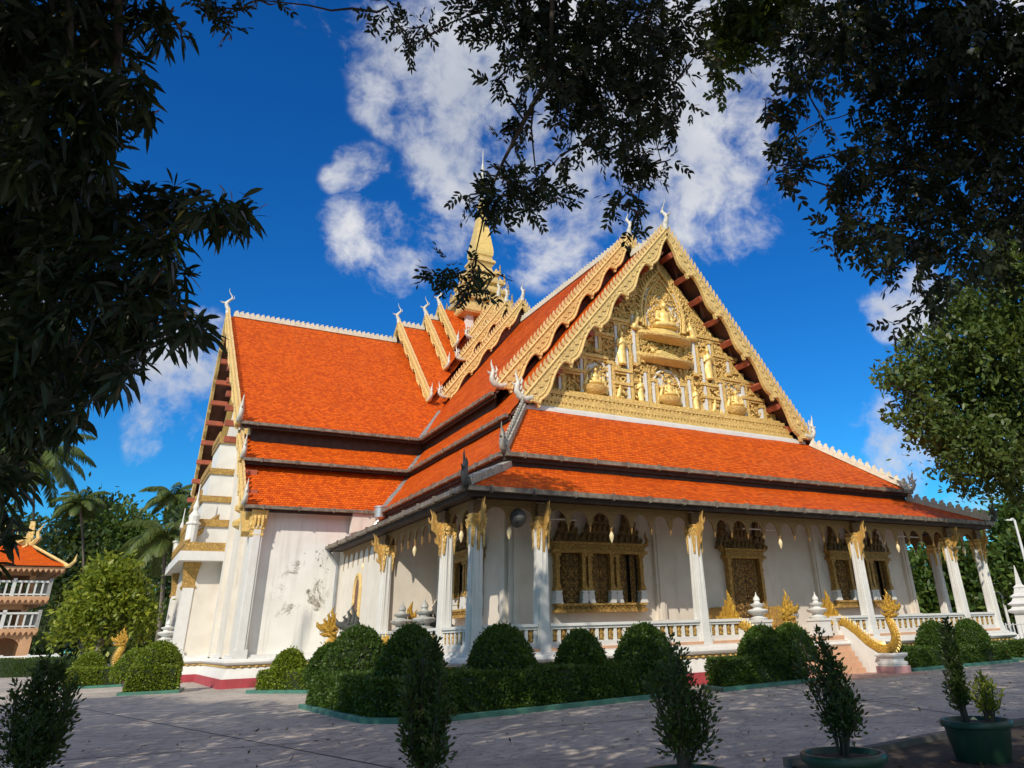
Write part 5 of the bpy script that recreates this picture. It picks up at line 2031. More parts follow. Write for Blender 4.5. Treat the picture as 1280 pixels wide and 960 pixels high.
def dome_shrub(loc, r0, h, label, mat='leaf_hedge', n=5200, squash=1.0, group='dome-clipped shrubs'):
    r = r0 - .08
    h = h - .03
    u = RNG.uniform(-.25, 1, n)
    a = RNG.uniform(0, 2 * np.pi, n)
    # blunt cone/dome profile
    z = np.clip(u, -.25, 1)
    rr = np.where(z > 0, np.sqrt(np.maximum(0, 1 - z ** 1.5)), 1.0 + z * .5)
    lump = 1 + .05 * np.sin(3 * a + loc[0] * 5) * (1 - np.abs(z)) + .03 * np.sin(7 * a + 4 * z + loc[1] * 3)
    pts = np.stack([np.cos(a) * rr * r * lump, np.sin(a) * rr * r * lump, z * h], 1)
    nrm = unit(np.stack([np.cos(a) * rr, np.sin(a) * rr, .15 + np.maximum(z, 0) * 1.2], 1))
    V, F = leafy_shell(pts, nrm, .085, .05, .05, mat)
    o = fast_mesh('dome_shrub', V, F, M[mat], loc=loc)
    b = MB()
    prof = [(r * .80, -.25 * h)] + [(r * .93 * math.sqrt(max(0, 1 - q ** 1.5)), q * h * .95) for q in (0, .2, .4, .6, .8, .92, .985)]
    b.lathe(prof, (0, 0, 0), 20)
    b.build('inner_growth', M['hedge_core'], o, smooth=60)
    return tag(o, label, 'shrub', group)


def hedge(poly, h, label, mat='leaf_hedge', dens=900, kerb='kerb_green', group='low clipped hedges'):
    """boxy hedge on a plan outline, with a low tiled kerb round it"""
    P = [Vector((p[0], p[1])) for p in poly]
    area = .5 * sum(P[i].x * P[(i + 1) % len(P)].y - P[(i + 1) % len(P)].x * P[i].y for i in range(len(P)))
    if area < 0:
        P.reverse()
    c = sum(P, Vector((0, 0))) / len(P)
    pts, nr = [], []
    for i in range(len(P)):
        a, d = P[i], P[(i + 1) % len(P)] - P[i]
        k = int(d.length * h * dens)
        u, z = RNG.uniform(0, 1, k), RNG.uniform(.06, 1, k)
        o = Vector((d.y, -d.x)).normalized()
        wob = .05 * np.sin(u * d.length * 2.1 + i) + .03 * np.sin(u * d.length * 5.3 + z * 3)
        rnd = -np.maximum(0, z - .85) * .6
        pts.append(np.stack([a.x + d.x * u + o.x * (wob + rnd), a.y + d.y * u + o.y * (wob + rnd), z * h], 1))
        nr.append(np.tile((o.x, o.y, .25), (k, 1)))
    xs, ys = [p.x for p in P], [p.y for p in P]
    k = int((max(xs) - min(xs)) * (max(ys) - min(ys)) * dens)
    q = np.stack([RNG.uniform(min(xs), max(xs), k), RNG.uniform(min(ys), max(ys), k)], 1)
    ins = np.zeros(k, bool)
    for i in range(len(P)):
        a, b_ = P[i], P[(i + 1) % len(P)]
        cond = ((a.y > q[:, 1]) != (b_.y > q[:, 1]))
        with np.errstate(divide='ignore', invalid='ignore'):
            xi = (b_.x - a.x) * (q[:, 1] - a.y) / ((b_.y - a.y) or 1e-9) + a.x
        ins ^= cond & (q[:, 0] < xi)
    q = q[ins]
    zt = h + .03 * np.sin(q[:, 0] * 2.3) + .02 * np.sin(q[:, 1] * 4.1)
    pts.append(np.column_stack([q, zt]))
    nr.append(np.tile((0, 0, 1.0), (len(q), 1)))
    pts, nr = np.concatenate(pts), np.concatenate(nr)
    V, F = leafy_shell(pts, nr, .085, .05, .045, mat)
    V = V - np.array([c.x, c.y, 0])
    o = fast_mesh('clipped_hedge', V, F, M[mat], loc=(c.x, c.y, 0))
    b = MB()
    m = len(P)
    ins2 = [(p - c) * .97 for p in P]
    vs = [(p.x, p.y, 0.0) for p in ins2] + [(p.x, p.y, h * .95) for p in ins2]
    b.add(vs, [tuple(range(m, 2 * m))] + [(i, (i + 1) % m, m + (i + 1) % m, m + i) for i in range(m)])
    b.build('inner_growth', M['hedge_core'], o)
    tag(o, label, 'hedge', group)
    if kerb:
        k = MB()
        off = []
        for i in range(m):
            d1, d2 = (P[i] - P[i - 1]).normalized(), (P[(i + 1) % m] - P[i]).normalized()
            n1, n2 = Vector((d1.y, -d1.x)), Vector((d2.y, -d2.x))
            off.append(P[i] + (n1 + n2) / max(.3, 1 + n1.dot(n2)) * .22)
        k.sweep_plan([tuple(p) for p in off], [(0, -.02), (0, .10), (-.02, .115), (-.13, .115), (-.13, .02)])
        tag(k.build('planting_kerb', M[kerb]), 'green tiled kerb round the ' + label, 'kerb', 'green kerbs round the hedge beds')
    return o


hedge([(-4.1, 2.0), (-3.95, -3.5), (-3.35, -4.35), (-2.5, -4.55), (.5, -4.15), (5.1, -3.4), (5.1, -2.35), (-1.9, -2.6), (-2.1, 2.0)], .86, 'deep shaded hedge wrapping the near corner of the temple')
dome_shrub((-3.05, 1.25, .92), .98, 1.16, 'largest dome shrub, at the left end of the corner hedge')
dome_shrub((-3.55, 2.2, .78), .75, .85, 'low dome shrub tucked behind the left end of the corner hedge')
dome_shrub((-2.85, -2.75, .92), .84, 1.06, 'dome shrub with a sunlit left flank at the bend of the corner hedge')
dome_shrub((-.62, -3.2, .9), .92, 1.04, 'broad dark dome shrub in front of the white corner columns')
dome_shrub((1.84, -3.05, .9), .74, .84, 'smaller dome shrub before the pierced balustrade, right of a broad dark one')
dome_shrub((4.05, -2.95, .9), .90, .96, 'dome shrub at the right end of the corner hedge')
hedge([(6.6, -3.35), (10.6, -2.75), (10.4, -1.75), (6.9, -2.25)], .80, 'shaded hedge just left of the main steps')
dome_shrub((8.95, -2.65, .84), .84, .88, 'pointed dome shrub left of the main steps, nearer the balustrade gap')
dome_shrub((10.0, -2.85, .84), .84, .90, 'dome shrub right against the golden serpent of the main steps')
hedge([(16.95, -2.0), (23.7, -1.75), (23.7, -.75), (17.1, -.95)], .74, 'hedge right of the main steps below the last columns')
dome_shrub((19.3, -1.5, .78), .78, .90, 'dome shrub just right of the main steps pedestal')
dome_shrub((21.8, -1.4, .78), .80, .92, 'dome shrub at the right below the paired end columns')
hedge([(25.2, -1.9), (32, -1.6), (32, .2), (25.4, -.3)], .7, 'long hedge beyond the right corner of the porch')
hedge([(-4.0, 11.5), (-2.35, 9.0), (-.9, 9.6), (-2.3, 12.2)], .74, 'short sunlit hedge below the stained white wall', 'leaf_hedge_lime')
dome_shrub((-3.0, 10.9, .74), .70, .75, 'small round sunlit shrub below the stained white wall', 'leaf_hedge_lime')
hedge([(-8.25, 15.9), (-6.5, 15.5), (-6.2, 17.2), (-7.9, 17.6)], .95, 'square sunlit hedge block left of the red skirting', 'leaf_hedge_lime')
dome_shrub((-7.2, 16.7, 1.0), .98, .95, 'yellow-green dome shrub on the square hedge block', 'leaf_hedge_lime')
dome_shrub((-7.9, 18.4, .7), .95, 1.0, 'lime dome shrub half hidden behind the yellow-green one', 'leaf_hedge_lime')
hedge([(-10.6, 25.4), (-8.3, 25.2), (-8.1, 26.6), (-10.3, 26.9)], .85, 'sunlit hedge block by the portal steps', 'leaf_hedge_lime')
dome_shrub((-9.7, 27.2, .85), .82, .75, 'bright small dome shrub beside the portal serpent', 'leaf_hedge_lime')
hedge([tuple(at(-20, 800, 58.5))[:2], tuple(at(96, 800, 58))[:2], tuple(at(98, 800, 60))[:2], tuple(at(-20, 800, 60.5))[:2]], 1.25, 'distant hedge in front of the bell tower', 'leaf_hedge', kerb=None, dens=500)


# ------------------------------------------------------------------ planters
def planter_master(label):
    t = thing('planter_pot', label, 'plant pot', (0, 0, 0), 'green planters along the near edge')
    b = MB()
    b.lathe([(0.312, 0.000), (0.328, 0.025), (0.382, 0.328), (0.390, 0.377), (0.429, 0.385), (0.437, 0.426), (0.421, 0.459), (0.382, 0.459), (0.367, 0.394), (0.016, 0.385)], (0, 0, 0), 36)
    b.build('pot', M['pot_green'], t, smooth=40)
    s = MB()
    s.lathe([(0.367, 0.389), (0.367, 0.402), (0.195, 0.426), (0.008, 0.435)], (0, 0, 0), 20)
    s.build('soil', M['soil'], t)
    return t


def pot_shrub(loc, h, r, label, n=2600, mat='leaf_pot', lean=(0, 0), bright=None):
    """upright twiggy shrub: many thin stems carrying small leaves"""
    b = MB()
    stems = []
    for k in range(16):
        a = random.uniform(0, 6.28)
        q = random.uniform(.15, 1)
        top = Vector((math.cos(a) * r * q * .75 + lean[0] * h * .5, math.sin(a) * r * q * .75 + lean[1] * h * .5, h * (1.0 - .55 * q * random.uniform(.6, 1.1))))
        mid = Vector((math.cos(a) * r * q * .55, math.sin(a) * r * q * .55, top.z * .45))
        P = [Vector((math.cos(a) * .04, math.sin(a) * .04, 0)), mid * .5 + Vector((0, 0, .05)), mid, (mid + top) / 2 + Vector((random.uniform(-.03, .03), random.uniform(-.03, .03), 0)), top]
        b.tube(P, [.014, .012, .010, .007, .003], 5)
        stems.append(P)
    pts, dirs = [], []
    for k in range(n):
        P = random.choice(stems)
        u = random.uniform(.8, 3.999)
        i = int(u)
        p = P[i].lerp(P[i + 1], u - i)
        f = p.z / h
        spread = r * .34 * (1.05 - .75 * f)
        d = Vector((random.gauss(0, 1), random.gauss(0, 1), random.gauss(.4, .8))).normalized()
        pts.append(p + d * random.uniform(0, spread))
        dirs.append((d + Vector((0, 0, .5))).normalized())
    V, F = leaf_arrays(np.array([tuple(p) for p in pts]), np.array([tuple(d) for d in dirs]), RNG.uniform(.035, .068, n), RNG.uniform(.019, .032, n), 'oval')
    o = fast_mesh('potted_shrub', V, F, M[mat], loc=loc)
    b.build('stem', M['bark'], o)
    return tag(o, label, 'shrub', 'leggy shrubs in the planters')


p0 = planter_master('green round planter farthest right, on the soil bed')
P1 = Vector((.42, -15.42, .03))
p0.location = P1
P2 = Vector((-2.72, -15.98, 0))
P3 = Vector((-4.62, -15.75, 0))
P4 = Vector((-6.85, -14.9, 0))
P5 = Vector((-9.9, -12.3, 0))
dup(p0, P2, .5, 'green round planter cut by the bottom edge, left of the soil bed')
dup(p0, P3, 1.1, 'dark planter rim showing at the bottom edge, centre of the paving')
dup(p0, P4, 1.7, 'planter under the shrub that stands before the corner hedge')
dup(p0, P5, 2.2, 'planter under the shrub at the far left edge')
up = Vector((0, 0, .41))
pot_shrub(P1 + up + Vector((-.12, .06, 0)), 1.36, .24, 'narrow dark upright shrub in the planter farthest right', 3300)
pot_shrub(P1 + up + Vector((.16, -.10, 0)), .62, .30, 'small bright leafy seedling in the planter farthest right', 700, 'leaf_bright')
pot_shrub(P2 + up, 1.36, .46, 'tapering shrub in the planter left of the soil bed', 3000, lean=(-.22, .14))
pot_shrub(P3 + up, 1.30, .52, 'broad dark shrub in the planter at the centre of the bottom edge', 3200, lean=(-.1, .06))
pot_shrub(P4 + up, 1.35, .36, 'slim dark shrub in front of the corner hedge', 3600)
pot_shrub(P5 + up, 1.28, .52, 'shrub at the far left edge in front of the bell tower', 4600)


# fallen leaves on the paving
def litter():
    n = 950
    q = np.stack([RNG.uniform(-14, 18, n), RNG.uniform(-16, -2, n)], 1)
    k = 500
    c = np.array([(1.2, -16.2), (-.8, -15.6)])
    q2 = c[RNG.integers(0, 2, k)] + RNG.normal(size=(k, 2)) * np.array([1.6, .5])
    q = np.concatenate([q, q2])
    n = len(q)
    P = np.column_stack([q, RNG.uniform(.012, .04, n)])
    D = rand_dirs(n)
    D[:, 2] *= .25
    D = unit(D)
    S = np.cross(D, np.tile((0, 0, 1.0), (n, 1)) + RNG.normal(size=(n, 3)) * .25)
    V, F = leaf_arrays(P, D, RNG.uniform(.05, .13, n), RNG.uniform(.025, .05, n), 'oval', side=S)
    o = fast_mesh('fallen_leaves', V, F, M['leaf_dry'])
    tag(o, 'dry brown leaves scattered on the paving and soil', 'leaves', kind='stuff')


M['leaf_dry'] = leaf_mat('dry_leaf', [(0, (.07, .04, .02)), (.6, (.14, .085, .04)), (1, (.24, .16, .07))], .1, .7)
litter()


# ------------------------------------------------------------------ trees
def limb(mb, a, b_, r0, r1, sag=.12, n=6, seed=0):
    a, b_ = Vector(a), Vector(b_)
    rr = random.Random(seed)
    d = b_ - a
    side = Vector((rr.uniform(-1, 1), rr.uniform(-1, 1), rr.uniform(-.3, .6))) * d.length * sag
    pts, rad = [], []
    for i in range(n + 1):
        t = i / n
        pts.append(a + d * t + side * math.sin(math.pi * t) + Vector((rr.uniform(-1, 1), rr.uniform(-1, 1), rr.uniform(-1, 1))) * d.length * .015)
        rad.append(r0 + (r1 - r0) * t)
    mb.tube(pts, rad, 7)
    return pts


def tree_thing(base, label, cat='tree', group=None, name='tree'):
    return thing(name, label, cat, base, group)


def clump_points(blobs, n_clump, per, spread):
    """leaf positions gathered in clumps so that gaps stay between them; blobs = (centre, radius xyz)"""
    vol = np.array([max(.02, b[1] ** 2) * (b[2] if len(b) > 2 else 1) for b in blobs])
    k = np.maximum(1, np.round(n_clump * vol / vol.sum())).astype(int)
    P, O = [], []
    for (c, r, *_), kk in zip(blobs, k):
        d = rand_dirs(kk)
        rad = RNG.uniform(0, 1, (kk, 1)) ** .45 * r
        cc = np.array(tuple(c)) + d * rad
        q = cc[:, None, :] + RNG.normal(size=(kk, per, 3)) * spread
        P.append(q.reshape(-1, 3))
        O.append(np.repeat(d, per, axis=0))
    return np.concatenate(P), np.concatenate(O)


def simple_tree(base, blobs, trunk_r, label, mat, leaf, n_clump, per, spread, bark='bark', group=None, name='tree', prof='diamond', up=.15, trunk_top=None):
    """trunk, limbs to every mass of the crown, leaves in clumps"""
    base = Vector(base)
    t = thing(name, label, 'tree', base, group)
    B = [(Vector(c) - base, r) for c, r in blobs]
    cen = sum((c for c, r in B), Vector()) / len(B)
    lowest = min(c.z - r for c, r in B)
    top = Vector(trunk_top) - base if trunk_top else Vector((cen.x * .5, cen.y * .5, max(1.0, lowest * .8 + .2 * cen.z)))
    m = MB()
    limb(m, (0, 0, -.1), top, trunk_r, trunk_r * .7, .04, 7, int(base.x * 10))
    for i, (c, r) in enumerate(B):
        limb(m, top, c, trunk_r * .5, trunk_r * .10, .12, 5, i)
    m.build('trunk', M[bark], t, smooth=60)
    P, O = clump_points([(c, r) for c, r in B], n_clump, per, spread)
    D = unit(O * .6 + RNG.normal(size=P.shape) * .8 + np.array([0, 0, up]))
    n = len(P)
    V, F = leaf_arrays(P, D, RNG.uniform(.7, 1.35, n) * leaf[0], RNG.uniform(.7, 1.3, n) * leaf[1], prof)
    fast_mesh('crown', V, F, M[mat], t)
    return t


def blobs_px(lst, depth, jit=0.0):
    out = []
    for i, q in enumerate(lst):
        px, py, r = q[:3]
        d = (q[3] if len(q) > 3 else depth) + (RNG.uniform(-jit, jit) if jit else 0)
        out.append((at(px, py, d), r * d / FPX))
    return out


def ground_under(px, depth):
    p = at(px, 800, depth)
    return Vector((p.x, p.y, 0))


# --- the row of trees beyond the courtyard, left side
BG = 'trees beyond the courtyard'
simple_tree(ground_under(122, 42), blobs_px([(132, 742, 36), (100, 765, 26), (160, 750, 28), (135, 718, 22), (172, 782, 20), (86, 788, 17), (128, 780, 28), (155, 722, 18), (184, 765, 14)], 42), .22,
            'small spreading tree with bright yellow-green leaves beside the portal steps', 'leaf_bright', (.27, .16), 560, 12, .28, 'bark_pale', BG)
simple_tree(ground_under(110, 86), blobs_px([(110, 660, 38), (85, 690, 30), (135, 690, 36), (105, 735, 42), (122, 640, 20), (75, 745, 36)], 86, 2), .4,
            'tall dark-leaved tree rising behind the bell tower', 'leaf_deep', (.7, .38), 620, 11, .75, 'bark', BG)
simple_tree(ground_under(170, 80), blobs_px([(165, 690, 36), (150, 720, 36), (185, 740, 36), (150, 655, 26), (195, 700, 26), (180, 660, 18)], 80, 2), .4,
            'rounded mid-green tree behind the small spreading tree', 'leaf_mid', (.55, .32), 520, 11, .5, 'bark', BG)
simple_tree(ground_under(225, 70), blobs_px([(225, 720, 38), (245, 690, 30), (210, 770, 40), (250, 760, 40), (230, 655, 24)], 70, 2), .4,
            'dark tree close behind the left gable of the temple', 'leaf_deep', (.55, .30), 420, 11, .5, 'bark', BG)
simple_tree(ground_under(30, 98), blobs_px([(20, 700, 50), (-20, 680, 60), (45, 760, 45), (0, 770, 50)], 98, 2), .4,
            'dark tree standing directly behind the bell tower', 'leaf_deep', (.8, .45), 520, 11, .6, 'bark', BG)
simple_tree(ground_under(190, 56), blobs_px([(185, 790, 22), (160, 800, 20), (205, 800, 18), (140, 805, 18), (215, 785, 16)], 56, 1), .2,
            'low shadowed bush between the palm and the small spreading tree', 'leaf_deep', (.45, .25), 260, 11, .4, 'bark', BG)


def palm(base, crown, n_frond, L, label, lean=.1, width=.09, trunk_r=.16):
    base, crown = Vector(base), Vector(crown)
    t = thing('palm_tree', label, 'palm', base, 'coconut palms beyond the courtyard')
    m = MB()
    c = crown - base
    pts = [Vector((c.x * (k / 8) ** 1.6, c.y * (k / 8) ** 1.6, c.z * k / 8)) for k in range(9)]
    m.tube(pts, [trunk_r * (1.25 if k == 0 else 1 - .035 * k) for k in range(9)], 9)
    m.build('trunk', M['bark_pale'], t, smooth=60)
    P, D, S, Ls = [], [], [], []
    rib = MB()
    for k in range(n_frond):
        a = 2 * math.pi * k * .381966
        el = 1.15 - 1.55 * (k / n_frond) + random.uniform(-.12, .12)
        o = Vector((math.cos(a), math.sin(a), 0))
        L1 = L * random.uniform(.85, 1.1)
        q = []
        p = c.copy()
        ang = el
        for i in range(11):
            q.append(p.copy())
            p = p + (o * math.cos(ang) + Vector((0, 0, math.sin(ang)))) * L1 / 10
            ang -= (.11 + .09 * (i / 10)) * (1.25 if el > 0 else .8)
        rib.tube(q, [.045 * (1 - i / 11) + .006 for i in range(11)], 4)
        s = Vector((-o.y, o.x, 0))
        for i in range(1, 10):
            for j in range(9):
                u = j / 9
                pp = q[i].lerp(q[i + 1], u)
                f = (i + u) / 10
                dirv = (q[i + 1] - q[i]).normalized()
                for sg in (-1, 1):
                    dd = (s * sg * .85 + dirv * .55 + Vector((0, 0, -.1 - .75 * random.random()))).normalized()
                    P.append(tuple(pp))
                    D.append(tuple(dd))
                    S.append(tuple(dirv))
                    Ls.append(L * .19 * (math.sin(math.pi * min(1, f * .93 + .08)) ** .6) * random.uniform(.85, 1.1))
    rib.build('frond_rib', M['frond'], t)
    V, F = leaf_arrays(np.array(P), np.array(D), np.array(Ls), width, 'ovate', droop=.35, side=np.array(S))
    fast_mesh('crown', V, F, M['frond'], t)
    return t


palm(ground_under(199, 50), at(207, 672, 50), 22, 3.4, 'coconut palm with a bare trunk and yellowing fronds beside the left gable', width=.055)
palm(ground_under(232, 72), at(216, 622, 72), 20, 3.4, 'taller palm whose crown shows above the yellowing palm', width=.075)
palm(ground_under(104, 78), at(100, 630, 78), 18, 3.4, 'palm whose top just clears the dark trees', width=.08)
palm(ground_under(30, 84), at(42, 575, 84), 26, 7.0, 'palm hanging pale fronds over the bell tower roof', width=.11)

# --- right side beyond the porch
simple_tree(ground_under(1265, 62), blobs_px([(1262, 690, 45), (1285, 660, 45), (1250, 740, 42), (1300, 720, 50), (1268, 645, 24), (1240, 775, 30), (1325, 690, 55)], 62, 2), .4,
            'green tree beyond the right corner of the porch', 'leaf_mid', (.55, .32), 820, 11, .5, 'bark', BG)
simple_tree(ground_under(1170, 66), blobs_px([(1170, 720, 45), (1135, 730, 40), (1205, 715, 42), (1160, 770, 40), (1210, 765, 40), (1190, 690, 26), (1120, 770, 40)], 66, 2), .4,
            'green tree showing between the end columns of the porch', 'leaf_mid', (.55, .32), 800, 11, .5, 'bark', BG)
simple_tree(ground_under(1330, 70), blobs_px([(1330, 740, 60), (1370, 700, 70), (1420, 740, 70)], 70, 2), .4,
            'green tree at the right edge of the picture beyond the white stupa', 'leaf_mid', (.6, .34), 500, 11, .6, 'bark', BG)
# the big tree at mid distance on the right
simple_tree(ground_under(1345, 34), blobs_px([(1205, 430, 60), (1160, 455, 48), (1130, 475, 28), (1150, 520, 40), (1195, 500, 60), (1245, 470, 70), (1290, 430, 80), (1180, 560, 42), (1225, 555, 48), (1265, 550, 55),
            (1205, 595, 26), (1250, 590, 34), (1250, 385, 55), (1200, 390, 36), (1300, 340, 70), (1330, 520, 80), (1112, 478, 16), (1290, 600, 40), (1380, 430, 90), (1270, 320, 40)], 34, 1.5), .5,
            'large rounded tree with fine olive-green leaves right of the temple', 'leaf_olive', (.27, .15), 2500, 15, .22, 'bark', None, trunk_top=at(1330, 600, 34))

# low woodland closing the view beyond everything
def treeline():
    bl = []
    for px in list(range(-160, 300, 26)) + list(range(1090, 1480, 28)):
        bl.append((px, 800 if px < 600 else 775, 26 + 8 * math.sin(px)))
        bl.append((px + 12, 778 if px < 600 else 752, 20 + 7 * math.sin(px * 1.7)))
    B = blobs_px(bl, 112, 4)
    P, O = clump_points([(c, r) for c, r in B], 2600, 12, .8)
    D = unit(O * .6 + RNG.normal(size=P.shape) * .8)
    n = len(P)
    V, F = leaf_arrays(P, D, RNG.uniform(.7, 1.3, n) * 1.0, RNG.uniform(.7, 1.3, n) * .55, 'diamond')
    tag(fast_mesh('woodland', V, F, M['leaf_deep']), 'dark far-off woodland closing the view at the horizon', 'woodland', kind='stuff')


treeline()

# --- bell tower, stupa, lamps
def bell_tower():
    o = ground_under(-54, 68)
    d = (CAM_C - o)
    rz = math.atan2(d.y, d.x) + math.pi / 2 + .04
    t = thing('bell_tower', 'three-storey peach pavilion with white balcony rails and an orange roof', 'pavilion', o, None, rz)
    t.scale = (1.55, 1.55, 1.2)
    b = MB()
    hb = 3.1
    # ground floor piers and arches
    for x in (-hb, -1.05, 1.05, hb):
        for y in (-hb, hb):
            b.box(x - .28, x + .28, y - .28, y + .28, 0, 2.9)
        if abs(x) > 2:
            for y in (-1.05, 1.05):
                b.box(x - .28, x + .28, y - .28, y + .28, 0, 2.9)
    for y in (-hb, hb):
        for xc in (-2.08, 0, 2.08):
            n = 10
            arc = [(xc + .8 * math.cos(math.pi * i / n), 1.75 + .75 * math.sin(math.pi * i / n)) for i in range(n + 1)]
            b.prism([(xc + 1.05, 1.75), (xc + 1.05, 2.9), (xc - 1.05, 2.9), (xc - 1.05, 1.75)] + list(reversed(arc)), (0, y, 0), (1, 0, 0), (0, 0, 1), .3)
            b.prism([(xc + 1.05, 1.75), (xc + 1.05, 2.9), (xc - 1.05, 2.9), (xc - 1.05, 1.75)] + list(reversed(arc)), (y, 0, 0), (0, 1, 0), (0, 0, 1), .3)
    b.box(-hb, hb, -.1, .1, 0, 2.9)
    for z in (3.0, 5.25):
        w = 3.55 if z < 4 else 3.7
        b.box(-w, w, -w, w, z - .12, z + .14)
        b.box(-w + .2, w - .2, -w + .2, w - .2, z - .42, z - .12)
        n = 26
        for k in range(n):
            x = -w + (k + .5) * 2 * w / n
            for y in (-w, w):
                b.prism([(-.11, 0), (.11, 0), (0, -.26)], (x, y * .995, z - .12), (1, 0, 0), (0, 0, 1), .05)
                b.prism([(-.11, 0), (.11, 0), (0, -.26)], (y * .995, x, z - .12), (0, 1, 0), (0, 0, 1), .05)
    for z0, z1 in ((3.14, 4.83), (5.39, 7.3)):
        for x in (-2.7, -.9, .9, 2.7):
            for y in (-2.7, 2.7):
                b.box(x - .15, x + .15, y - .15, y + .15, z0, z1)
        for q in (-2.7, 2.7):
            b.box(-2.85, 2.85, q - .12, q + .12, z1 - .35, z1)
            b.box(q - .12, q + .12, -2.85, 2.85, z1 - .36, z1 - .002)
    b.build('storey', M['peach'], t, recalc=True)
    for z, w in ((3.14, 3.45), (5.39, 3.6)):
        r = MB()
        for s in range(4):
            a = s * math.pi / 2
            u, v = Vector((math.cos(a), math.sin(a), 0)), Vector((-math.sin(a), math.cos(a), 0))
            def bar(x0, x1, z0, z1, hw):
                r.obox(v * w + u * ((x0 + x1) / 2) + Vector((0, 0, (z0 + z1) / 2)), u * ((x1 - x0) / 2), v * hw, Vector((0, 0, (z1 - z0) / 2)))
            bar(-w, w, z + .08, z + .18, .07)
            bar(-w, w, z + .98, z + 1.12, .09)
            for k in range(21):
                x = -w + k * 2 * w / 20
                big = k % 5 == 0
                bar(x - (.09 if big else .045), x + (.09 if big else .045), z, z + (1.28 if big else 1.0), .09 if big else .05)
        r.build('balcony_rail', M['white_clean'], t)
    g = MB()
    g.lathe([(4.1, 7.3), (4.15, 7.45), (4.0, 7.5), (3.95, 7.7)], (0, 0, 0), 4, rot=math.pi / 4)
    n = 30
    for k in range(n):
        x = -4.1 + (k + .5) * 8.2 / n
        for y in (-4.1, 4.1):
            g.prism([(-.12, 0), (.12, 0), (0, -.28)], (x, y, 7.35), (1, 0, 0), (0, 0, 1), .06)
            g.prism([(-.12, 0), (.12, 0), (0, -.28)], (y, x, 7.35), (0, 1, 0), (0, 0, 1), .06)
    g.build('eave_fringe', M['peach'], t)
    rf = MB()
    for s in range(4):
        a = s * math.pi / 2
        u, v = Vector((math.cos(a), math.sin(a), 0)), Vector((-math.sin(a), math.cos(a), 0))
        H = [(4.25, 7.55), (3.4, 8.05), (2.6, 8.75), (2.2, 9.3)]
        for (w0, z0), (w1, z1) in zip(H[:-1], H[1:]):
            rf.add([v * w0 - u * w0 + Vector((0, 0, z0)), v * w0 + u * w0 + Vector((0, 0, z0)), v * w1 + u * w1 + Vector((0, 0, z1)), v * w1 - u * w1 + Vector((0, 0, z1))], [(0, 3, 2, 1)], 0,
                   [[(-w0, z0), (-w1, z1 * 1.5), (w1, z1 * 1.5), (w0, z0)]])
    rf.lathe([(2.15, 9.0), (2.15, 9.9)], (0, 0, 0), 4, rot=math.pi / 4, mi=1)
    ro = rf.build('roof', [M['tile'], M['gold_smooth']], t, recalc=True)
    c = MB()
    for s in range(4):
        a = s * math.pi / 2
        u, v = Vector((math.cos(a), math.sin(a), 0)), Vector((-math.sin(a), math.cos(a), 0))
        # little gable over every side, horns at the hips
        c.prism([(-1.7, 9.0), (1.7, 9.0), (.25, 10.9), (0, 11.5), (-.25, 10.9)], v * 2.15, u, (0, 0, 1), .2)
        for q in (-1, 1):
            for k in range(6):
                f = k / 6
                x, z = q * 1.8 * (1 - f), 9.05 + 2.2 * f
                p = v * 2.25 + u * x + Vector((0, 0, z))
                c.tube([p, p + u * q * .22 + Vector((0, 0, .2)), p + u * q * .12 + Vector((0, 0, .55))], [.13, .09, .01], 5)
        p = (v + u) * 4.2 + Vector((0, 0, 7.55))
        o2 = (v + u).normalized()
        c.tube([p - o2 * .6, p + o2 * .1, p + o2 * .38 + Vector((0, 0, .35)), p + o2 * .42 + Vector((0, 0, .9))], [.14, .14, .1, .01], 6)
        c.tube([(v + u) * 2.2 + Vector((0, 0, 9.35)), (v + u) * 4.2 + Vector((0, 0, 7.62))], .1, 6)
        p = (v + u) * 2.25 + Vector((0, 0, 9.3))
        c.tube([p, p + o2 * .35 + Vector((0, 0, .5)), p + o2 * .2 + Vector((0, 0, 1.0)), p + o2 * .55 + Vector((0, 0, 1.7))], [.2, .16, .1, .01], 6)
    c.lathe([(1.2, 9.9), (1.3, 10.1), (.9, 10.3), (1.0, 10.6), (.6, 10.8), (.7, 11.1), (.3, 11.4), (.25, 12.0), (.05, 13.2)], (0, 0, 0), 8)
    c.build('gilded_crest', M['gold_pale'], ro, recalc=True)
    st = MB()
    st.beam((-2.4, -2.9, 3.2), (1.2, -2.9, 5.2), .7, .10)
    st.beam((-2.4, -3.2, 4.1), (1.2, -3.2, 6.0), .06, .06)
    st.build('stair', M['white_clean'], t)
    return t


bell_tower()
b = MB()
pS = ground_under(1292, 56)
b.lathe([(1.1, 0), (1.1, .3), (.9, .32), (.9, .55), (.65, .6), (.62, 2.0), (.85, 2.1), (.95, 2.25), (.7, 2.4), (.62, 2.55), (.85, 2.7), (.6, 2.9), (.5, 3.1), (.62, 3.25), (.38, 3.45), (.30, 3.8), (.34, 3.9), (.16, 4.1), (.10, 4.7), (.02, 5.5)],
        (0, 0, 0), 4, rot=math.pi / 4)
tag(b.build('white_stupa', M['white_clean'], None, loc=pS), 'small white reliquary stupa at the right edge beyond the hedges', 'stupa')


